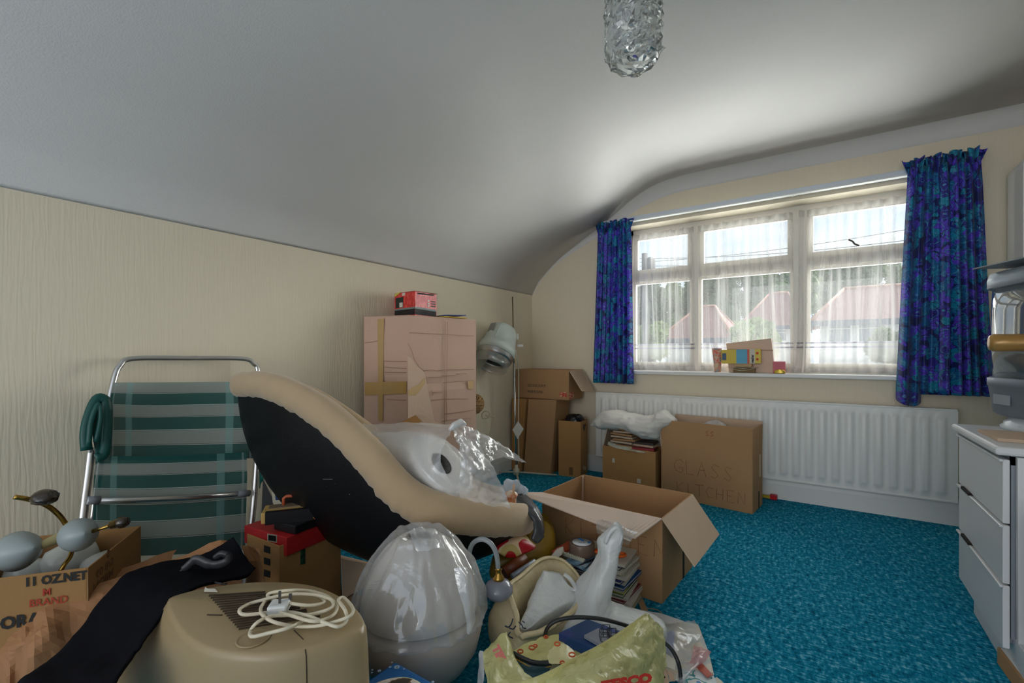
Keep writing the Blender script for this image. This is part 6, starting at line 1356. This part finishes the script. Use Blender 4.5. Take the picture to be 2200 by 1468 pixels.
for L in S([[(1114, 1332, 1.54), (1120, 1338, 1.54), (1124, 1345, 1.54), (1130, 1346, 1.535)], [(1122, 1330, 1.545), (1127, 1334, 1.54)]]): MB().tube(catmull([p - FWD * .012 for p in L], 4), .0018, 6).build('printed_letter', M_blueink, t2)

# stack of magazines
n0 = PZ(1318, 1312, .01); r0_ = PZ(1392, 1270, .01); ex_ = (r0_ - n0); dgs = 1.0
M_s = yaw(dgs); cst = n0 + M_s @ Vector((-.085, .10, 0)); cst.z = 0
mags = [(196, 186, 160), (178, 168, 146), (150, 132, 108), (206, 200, 190), (120, 40, 50), (214, 208, 196), (60, 96, 56), (196, 200, 60), (200, 196, 186), (30, 80, 140), (206, 202, 192), (40, 40, 110), (210, 204, 190), (186, 180, 160), (206, 200, 184), (60, 70, 100), (210, 206, 194)]
nm = ['lowest buff magazine', 'dull buff magazine, second from the floor', 'brown-edged magazine above the two buff ones', 'pale magazine above the brown-edged one', 'dark red booklet in the lower half', 'cream magazine just above the dark red booklet', 'dark green covered magazine', 'thin lime yellow booklet on the green magazine', 'pale magazine above the lime booklet', 'blue covered magazine', 'cream magazine on the blue one', 'dark purple-blue magazine', 'cream magazine above the purple one', 'greyish magazine near the top', 'pale magazine under the navy one', 'navy covered magazine second from the top', 'topmost pale magazine under the tape roll']
z = .0; rr_ = random.Random(9)
for i, c in enumerate(mags):
    th = rr_.uniform(.009, .015); off = Vector((.014 - .0015 * i + rr_.uniform(-.012, .012), rr_.uniform(-.008, .006), 0)); w_, d_ = rr_.uniform(.25, .28), rr_.uniform(.185, .215)
    tt = thing('magazine', cst + off + EZ * z, nm[i] + ' of the stack against the open box', 'magazine', 'magazines stacked against the open box'); Mi = M_s @ yaw(rr_.uniform(-5, 5)); cc = cst + off + EZ * (z + th / 2)
    MB().box(cc, (w_ - .006, d_ - .006, th - .002), Mi).build('pages', mat('page_edge', srgb(206, 200, 186), .8), tt)
    MB().box(cc + EZ * (th / 2 - .001), (w_, d_, .002), Mi).box(cc - EZ * (th / 2 - .001), (w_, d_, .002), Mi).box(cc + Mi @ Vector((-w_ / 2, 0, 0)), (.0012, d_, th), Mi).build('cover', mat('mag_%d' % i, srgb(*c), .45, var=.15, vscale=14), tt)
    z += th
ztop = z + .001
def on_top(u, v, dz=0): return PZ(u, v, ztop + dz)
flat('paperback', [on_top(1185, 1184, .014), on_top(1196, 1192, .014), on_top(1238, 1172, .014), on_top(1222, 1162, .014)], .013, mat('orange_print', srgb(206, 92, 60), .5, var=.15, vscale=60), 'orange covered paperback on top of the magazine stack, behind the tape', 'book')
mb = flat('postcard', [on_top(1212, 1204, .004), on_top(1255, 1226, .004), on_top(1300, 1208, .004), on_top(1262, 1186, .004)], .003, ramp_mat('blue_landscape', [(.35, srgb(30, 46, 80)), (.55, srgb(110, 150, 176)), (.7, srgb(200, 204, 200))], .4, 'noise', 14), 'glossy blue picture leaflet on top of the magazine stack', 'leaflet')
tp = on_top(1250, 1193, .0); t = thing('tape_roll', tp, 'roll of brown parcel tape standing flat on the magazine stack', 'tape')
tb = .0; MB().lathe([(.040, .006), (.0555, .006), (.0560, .008), (.0560, .055), (.0550, .057), (.040, .057), (.0385, .055), (.0385, .008)], tp, 48).build('tape', mat('brown_tape_roll', srgb(112, 92, 80), .3, spec=.5), t)
MB().lathe([(0, .0575), (.042, .0575), (.042, .0582), (0, .0582)], tp, 40).build('label_disc', mat('white_label', srgb(220, 222, 224), .4), t)
mb = MB(); mb.box(tp + Mi @ Vector((-.012, .022, .0590)), (.034, .012, .001), yaw(-28)).build('blue_print', mat('blue_print', srgb(40, 120, 180), .4), t); MB().box(tp + Vector((.03, .012, .0590)), (.014, .016, .001), yaw(30)).build('blue_print', MATS['blue_print'], t)
text(['HUL'], tp + RGT * -.016 - FWD * .004 + EZ * .0585, RGT, FWD, .018, M_ink, t, 'label_lettering', squash=.9)
mb = MB(); a, b_ = on_top(1211, 1190, .010), on_top(1256, 1206, .008); d = b_ - a
mb.box((a + b_) / 2, (d.length, .014, .012), axes(d, EZ.cross(d)))
for k in range(9): q = a.lerp(b_, .15 + .1 * k); mb.lathe([(.0035, 0), (.0, .008)], q + EZ * .005 , 5)
mb.build('plastic_comb', mat('ivory_plastic', srgb(196, 194, 172), .5), label='serrated ivory plastic strip beside the tape roll', cat='strip')
MB().sheet([[on_top(1183, 1196, .02), on_top(1196, 1180, .035), on_top(1210, 1174, .04)], [on_top(1190, 1202, .01), on_top(1205, 1194, .02), on_top(1212, 1186, .02)]], 5, .004, 30).build('paper_tissue', M_staple, label='crumpled white tissue at the left of the tape roll', cat='tissue', solid=.001)
t = thing('scissors', on_top(1290, 1200, .012), 'scissors with orange handles and dark blades on the magazine stack', 'scissors')
M_steel = mat('dark_steel', (.10, .10, .11), .3, .8); M_or = mat('orange_handle', srgb(226, 100, 30), .4)
for (u0, v0), (u1, v1), (hu, hv) in (((1236, 1218), (1290, 1196), (1322, 1186)), ((1252, 1226), (1290, 1196), (1284, 1183))):
    a, b_ = on_top(u0, v0, .014), on_top(u1, v1, .016); MB().tube([a, a.lerp(b_, .3), b_], [.001, .005, .007], 6, flat=.35).build('blade', M_steel, t)
MB().tube(ellring(on_top(1328, 1192, .03), .030, .020, RGT, FWD, 18), .007, 8, closed=True).build('handle', M_or, t); MB().tube(ellring(on_top(1286, 1184, .02), .018, .012, RGT, FWD, 16), .006, 8, closed=True).build('handle', M_or, t)
# white carrier bag with its handles pulled up
t = thing('carrier_bag', PT(1270, 1345, 1.7), 'white carrier bag stretched upwards by its handles in front of the magazine stack', 'bag'); t.location.z = 0; LOC[t.name] = Vector((t.location.x, t.location.y, 0))
rows = [[(1320, 1130, 1.72), (1328, 1125, 1.72), (1337, 1132, 1.72)], [(1300, 1150, 1.72), (1322, 1148, 1.70), (1339, 1150, 1.70)], [(1289, 1168, 1.72), (1312, 1168, 1.69), (1336, 1166, 1.70)], [(1290, 1200, 1.72), (1308, 1200, 1.68), (1329, 1200, 1.69)], [(1272, 1232, 1.71), (1298, 1236, 1.66), (1323, 1238, 1.68)], [(1244, 1270, 1.70), (1280, 1278, 1.64), (1313, 1282, 1.66)], [(1226, 1310, 1.67), (1270, 1318, 1.60), (1322, 1316, 1.63)], [(1200, 1345, 1.62), (1270, 1350, 1.56), (1362, 1340, 1.60)], [(1185, 1375, 1.60), (1270, 1382, 1.54), (1420, 1362, 1.58)], [(1185, 1420, 1.58), (1270, 1425, 1.54), (1420, 1400, 1.56)]]
R_ = S(rows); dp = [.02, .03, .04, .05, .06, .07, .09, .11, .12, .12]; R_ = [r_ + [p + FWD * d_ for p in reversed(r_)] for r_, d_ in zip(R_, dp)]
mb = blobloft(R_, 5, 5, crease=.009, cscale=17, seed=15, caps=False)
for p in mb.v: p.z = max(p.z, .004)
mb.build('bag_film', M_whitef, t)
MB().tube(catmull(S([[(1300, 1168, 1.70), (1310, 1146, 1.695), (1326, 1133, 1.69), (1337, 1150, 1.695), (1332, 1172, 1.69)]])[0], 5), .007, 10, flat=.5).build('bag_handle', M_whitef, t)

# things round the yellow bag
MB().tube(catmull([PT(1170, 1372, 1.50), PT(1176, 1350, 1.50), PT(1196, 1334, 1.50), PT(1235, 1327, 1.50), PT(1290, 1330, 1.50), PT(1345, 1344, 1.50), PT(1400, 1365, 1.52), PT(1436, 1388, 1.50), PT(1455, 1418, 1.47), PT(1462, 1452, 1.46), PT(1461, 1500, 1.44)], 7), .0065, 10).build('hose', mat('black_rubber', (.02, .02, .02), .4), label='thick black rubber cable looping behind the yellow carrier bag', cat='cable')
t = thing('game_box', PT(1250, 1375, 1.56), 'blue and yellow printed game box behind the yellow carrier bag', 'game'); t.location.z = .0; LOC[t.name] = Vector((t.location.x, t.location.y, 0))
g0, g1, g2, g3 = PZ(1200, 1360, .20), PZ(1262, 1330, .20), PZ(1350, 1362, .20), PZ(1300, 1405, .20)
mb = MB(); mb.slab([g3, g2, g1, g0] if (g2 - g3).cross(g1 - g3).z > 0 else [g0, g1, g2, g3], .19); mb.build('box_body', ramp_mat('game_print', [(.30, srgb(24, 62, 110)), (.44, srgb(30, 90, 150)), (.50, srgb(206, 180, 40)), (.56, srgb(70, 84, 70)), (.66, srgb(40, 60, 120))], .4, 'cells', 12, constant=True), t, bevel=.002)
mb = MB(); L = [PZ(u, v, .212) for u, v in ((1255, 1365), (1285, 1350), (1325, 1362), (1290, 1385))]; mb.slab(L if (L[1] - L[0]).cross(L[2] - L[0]).z > 0 else L[::-1], .010); mb.build('grey_case', mat('grey_case', srgb(140, 142, 150), .4), label='grey plastic case lying on the blue game box', cat='case')
mb = MB(); b0 = PZ(1298, 1366, .235)
for dx, dy in ((0, 0), (.028, .006), (.012, .024)):
    c = b0 + RGT * dx + FWD * dy
    K = [c + RGT * (x * .012) + FWD * (y * .012) + EZ * (zz_ * .012) for x in (-1, 1) for y in (-1, 1) for zz_ in (-1, 1)]
    for i in range(8):
        for j in range(i + 1, 8):
            if bin(i ^ j).count('1') == 1: mb.tube([K[i], K[j]], .0011, 5)
mb.build('wire_puzzle', mat('black_wire', (.02, .02, .03), .4), label='small black wire cube puzzle on the grey plastic case', cat='puzzle')
M_yel = film('yellow_green_carrier_film', srgb(222, 216, 146), .92, .35, .10, .6, .3, 18)
t = thing('carrier_bag', PT(1240, 1440, 1.3), 'large yellow green carrier bag with red lettering at the bottom edge', 'bag'); t.location.z = 0; LOC[t.name] = Vector((t.location.x, t.location.y, 0))
# right hand panel, tall and gathered to a peak
G = S([[(1386, 1318, 1.42), (1396, 1322, 1.44), (1410, 1334, 1.46), (1420, 1350, 1.48), (1432, 1385, 1.48)],
       [(1345, 1350, 1.36), (1370, 1352, 1.34), (1395, 1362, 1.36), (1415, 1375, 1.40), (1432, 1400, 1.44)],
       [(1290, 1386, 1.30), (1330, 1392, 1.26), (1370, 1400, 1.28), (1405, 1412, 1.33), (1428, 1430, 1.40)],
       [(1235, 1415, 1.24), (1290, 1425, 1.20), (1350, 1438, 1.21), (1395, 1450, 1.28), (1425, 1468, 1.36)],
       [(1180, 1445, 1.19), (1250, 1465, 1.15), (1330, 1485, 1.16), (1390, 1495, 1.24), (1420, 1510, 1.32)],
       [(1130, 1485, 1.15), (1220, 1530, 1.12), (1310, 1560, 1.13), (1380, 1570, 1.20), (1415, 1580, 1.28)]])
MB().sheet(G, 9, .020, 11, 21).build('front_film', M_yel, t, solid=0)
mb = MB(); top = catmull([PT(1386, 1318, 1.415), PT(1345, 1348, 1.355), PT(1290, 1384, 1.295), PT(1235, 1412, 1.235), PT(1180, 1442, 1.185), PT(1130, 1462, 1.17), PT(1090, 1470, 1.18)], 5)
mb.loft([[p - EZ * .0 for p in top], [p - EZ * .026 - FWD * .010 for p in top], [p - EZ * .03 - FWD * .004 for p in top]], wrap=False, caps=False); mb.build('folded_hem', M_yel, t, solid=.001)
# left hand peak
G = S([[(1040, 1402, 1.34), (1060, 1378, 1.36), (1086, 1357, 1.38), (1092, 1372, 1.38), (1098, 1395, 1.38)],
       [(1040, 1430, 1.30), (1062, 1405, 1.30), (1085, 1395, 1.32), (1105, 1410, 1.32), (1112, 1425, 1.34)],
       [(1045, 1465, 1.27), (1068, 1445, 1.25), (1090, 1440, 1.26), (1120, 1450, 1.26), (1135, 1452, 1.28)],
       [(1050, 1510, 1.25), (1080, 1490, 1.22), (1110, 1485, 1.22), (1140, 1490, 1.22), (1165, 1485, 1.24)],
       [(1055, 1580, 1.24), (1085, 1570, 1.21), (1115, 1570, 1.20), (1150, 1570, 1.20), (1180, 1570, 1.22)]])
MB().sheet(G, 7, .010, 14, 31).build('left_film', M_yel, t)
MB().sheet(S([[(1030, 1398, 1.36), (1028, 1440, 1.33), (1026, 1500, 1.30), (1024, 1580, 1.3)], [(1040, 1400, 1.34), (1040, 1440, 1.30), (1040, 1490, 1.28), (1045, 1580, 1.27)]]), 5, .008, 14, 3).build('side_film', M_whitef, t)
# back wall of the bag, printed with orange marks
G = S([[(1095, 1400, 1.42), (1125, 1385, 1.46), (1170, 1368, 1.50), (1210, 1362, 1.52), (1250, 1378, 1.52), (1275, 1395, 1.50)],
       [(1100, 1415, 1.38), (1135, 1405, 1.42), (1175, 1390, 1.46), (1215, 1385, 1.47), (1250, 1395, 1.46), (1270, 1402, 1.45)],
       [(1110, 1435, 1.34), (1140, 1425, 1.37), (1175, 1420, 1.40), (1195, 1412, 1.42), (1230, 1420, 1.40), (1250, 1412, 1.40)]])
MB().sheet(G, 7, .010, 15, 41).build('back_film', film('yellow_film_printed', srgb(222, 214, 140), .96, .4, .06, .4, .05, 12), t)
G = S([[(1180, 1398, 1.36), (1200, 1385, 1.38), (1225, 1392, 1.38), (1240, 1412, 1.36)], [(1176, 1412, 1.33), (1200, 1405, 1.34), (1220, 1410, 1.34), (1235, 1420, 1.33)], [(1180, 1425, 1.31), (1200, 1428, 1.30), (1215, 1425, 1.30), (1225, 1425, 1.31)]])
MB().sheet(G, 5, .006, 16, 5).build('inner_fold', film('pale_yellow_film', srgb(216, 208, 150), .95, .3, .1, .4, .05, 12), t)
M_orp = mat('orange_print_ink', srgb(206, 92, 44), .6)
for u, v, tt, s_ in ((1143, 1392, 1.42, .009), (1118, 1400, 1.40, .008), (1173, 1369, 1.47, .006), (1197, 1384, 1.355, .008), (1229, 1407, 1.345, .009), (1208, 1424, 1.285, .006), (1150, 1388, 1.43, .006)):
    c = PT(u, v, tt - .012); MB().tube(ellring(c, s_, s_ * .6, RGT, (EZ * .6 + FWD * .8).normalized(), 12), .0022, 6, closed=True).build('orange_print', M_orp, t)
def fold_letters(txt, u, v, tt, right, up, size, m, **k): return text([txt], PT(u, v, tt), right, up, size, m, t, 'bag_lettering', **k)
M_redl = mat('red_bag_ink', srgb(190, 50, 34), .5); M_pinkl = mat('pink_bag_ink', srgb(206, 112, 106), .6)
fold_letters('TESCO', 1292, 1463, 1.13, RGT + EZ * .18, EZ - FWD * .25, .040, M_redl, bold=.003)
fold_letters('TES', 1072, 1384, 1.285, RGT * .45 - EZ * .85, RGT * .85 + EZ * .45, .030, M_pinkl, bold=.002)
MB().tube(catmull([PT(1100, 1403, 1.35), PT(1120, 1414, 1.34), PT(1145, 1424, 1.33), PT(1170, 1426, 1.33), PT(1184, 1424, 1.33)], 5), [.006] + [.008] * 19 + [.011], 10, flat=.7).build('racket_handle', mat('black_rubber', (.02, .02, .02), .4), label='curved black handle lying in the mouth of the yellow bag', cat='handle')
G = S([[(1105, 1412, 1.36), (1135, 1426, 1.35), (1184, 1432, 1.35)], [(1115, 1435, 1.32), (1145, 1450, 1.30), (1180, 1440, 1.32)], [(1135, 1460, 1.28), (1150, 1468, 1.26), (1170, 1462, 1.28)]])
MB().sheet(G, 5, .003, 14, 1).build('teal_pouch', mat('teal_cloth', srgb(36, 76, 88), .7), label='teal cloth pouch with yellow piping inside the yellow bag', cat='pouch', solid=.004)
MB().tube(catmull([PT(1106, 1414, 1.345), PT(1135, 1432, 1.335), PT(1160, 1438, 1.33), (PT(1184, 1432, 1.335))], 5), .002, 6).build('yellow_cord', mat('yellow_cord', srgb(196, 150, 40), .5), label='thin yellow cord along the black handle in the bag', cat='cord')

# leaflets and clear bags spilled on the carpet
def leaf(name, px, z, m, label, cat, th=.0015, group=None):
    P = [PZ(u, v, z) for u, v in px]; n = (P[1] - P[0]).cross(P[2] - P[0])
    if n.z < 0: P.reverse()
    return MB().slab(P, th).build(name, m, label=label, cat=cat, group=group)
LF = lambda nm_, st, sc=10: ramp_mat(nm_, st, .4, 'noise', sc, 2, constant=True)
leaf('leaflet', [(1395, 1322), (1500, 1342), (1522, 1400), (1534, 1450), (1400, 1470), (1390, 1400)], .012, LF('leaf_a_print', [(.3, srgb(206, 196, 176)), (.5, srgb(186, 190, 186)), (.58, srgb(216, 206, 190)), (.68, srgb(206, 120, 120))]), 'large pale printed leaflet spread at the foot of the yellow bag', 'leaflet')
leaf('leaflet', [(1340, 1305), (1420, 1318), (1470, 1335), (1400, 1345), (1330, 1330)], .03, LF('leaf_b_print', [(.3, srgb(206, 206, 206)), (.55, srgb(216, 200, 200)), (.66, srgb(196, 100, 120))], 6), 'white leaflet with pink edge behind the yellow bag', 'leaflet')
leaf('leaflet', [(1322, 1312), (1330, 1300), (1366, 1308), (1362, 1318)], .045, mat('magenta_print', srgb(190, 30, 100), .4), 'magenta card with a white letter below the magazine stack', 'card')
leaf('leaflet', [(1420, 1360), (1450, 1356), (1448, 1398), (1425, 1402)], .03, mat('blue_leaflet', srgb(96, 120, 176), .4), 'blue card under the clear plastic bags', 'card')
leaf('leaflet', [(1468, 1440), (1528, 1440), (1545, 1480), (1465, 1480)], .028, LF('leaf_c_print', [(.3, srgb(206, 214, 216)), (.48, srgb(40, 140, 140)), (.54, srgb(220, 220, 216)), (.62, srgb(60, 130, 190))], 16), 'white leaflet with teal and blue print at the bottom edge', 'leaflet')
leaf('leaflet', [(1495, 1432), (1508, 1425), (1532, 1450), (1520, 1456)], .034, mat('tomato_print', srgb(176, 62, 24), .4), 'orange red picture card lying on the teal printed leaflet', 'card')
leaf('leaflet', [(1540, 1455), (1570, 1480), (1500, 1480)], .016, M_staple, 'white sheet poking out at the bottom edge of the pile', 'paper')
leaf('envelope', [(1426, 1402), (1452, 1418), (1450, 1440), (1424, 1430)], .05, M_staple, 'white envelope below the black cable loop', 'envelope')
t = thing('wooden_strip', PZ(1425, 1450, .06), 'tan strip with round dark holes beside the yellow bag', 'strip')
L = [PZ(u, v, .06) for u, v in ((1418, 1428), (1430, 1432), (1440, 1480), (1408, 1480))]; MB().slab(L if (L[1] - L[0]).cross(L[2] - L[0]).z > 0 else L[::-1], .008).build('strip_body', mat('tan_plastic', srgb(176, 146, 118), .5), t)
for u, v in ((1421, 1444), (1426, 1455), (1412, 1455)): MB().lathe([(0, .0), (.0055, 0), (.0055, .001), (0, .001)], PZ(u, v, .0605), 10).build('hole', mat('dark_hole', (.02, .015, .01), .9), t)
leaf('card_strip', [(1432, 1440), (1446, 1446), (1450, 1464), (1440, 1462)], .062, mat('tan_plastic', srgb(176, 146, 118), .5), 'small tan card tab overlapping the holed strip', 'card')
def clear(name, px, label, z=.05, seed=1, m=None, tint=None):
    G = [[PZ(u, v, z + dz) for u, v, dz in r_] for r_ in px]; MB().sheet(G, 6, .010, 16, seed).build(name, m or M_clear2, label=label, cat='bag')
clear('clear_bag', [[(1408, 1334, .0), (1450, 1340, .02), (1492, 1332, .0)], [(1412, 1362, .02), (1455, 1366, .03), (1506, 1362, .01)], [(1420, 1392, .02), (1450, 1400, .03), (1490, 1388, .01)], [(1436, 1418, .0), (1460, 1425, .01), (1482, 1415, .0)]], 'clear zip bag of printed papers on the blue carpet', .035, 3)
clear('clear_bag', [[(1490, 1388, .02), (1510, 1392, .03), (1529, 1400, .02)], [(1485, 1412, .01), (1505, 1412, .02), (1518, 1418, .01)], [(1478, 1430, .0), (1492, 1436, .01), (1502, 1434, .0)]], 'small pink tinted plastic bag at the right of the pile', .035, 5, film('pink_film', srgb(226, 150, 160), .7, .2, .25, .5, .3, 20))
clear('clear_bag', [[(1478, 1425, .0), (1500, 1425, .02), (1490, 1440, .0)], [(1450, 1455, .02), (1470, 1458, .03), (1475, 1450, .0)], [(1462, 1475, .0), (1470, 1478, .0), (1476, 1470, .0)]], 'clear crinkled bag by the end of the black cable', .05, 7)
leaf('luggage_tag', [(1372, 1296), (1380, 1285), (1392, 1312), (1380, 1318)], .02, CARD('tag_card', (170, 140, 104)), 'torn brown card tag on the carpet beside the magazine stack', 'tag')
MB().tube(catmull([PZ(1378, 1312, .012), PZ(1395, 1308, .01), PZ(1412, 1311, .006), PZ(1422, 1318, .006)], 4), .0022, 6).build('string', mat('jute', srgb(150, 130, 100), .8), label='short piece of brown string on the carpet by the open box', cat='string')
leaf('board', [(690, 1290), (752, 1262), (800, 1300), (740, 1340)], .008, CARD('under_card', (120, 96, 74)), 'flat brown card on the carpet under the glass bowl', 'card')
MB().box(PT(1015, 1440, 1.50), (.10, .10, .10), yaw(20)).build('wooden_block', mat('dark_wood', srgb(90, 62, 34), .6), label='dark wooden block half hidden behind the yellow carrier bag', cat='block') if False else None
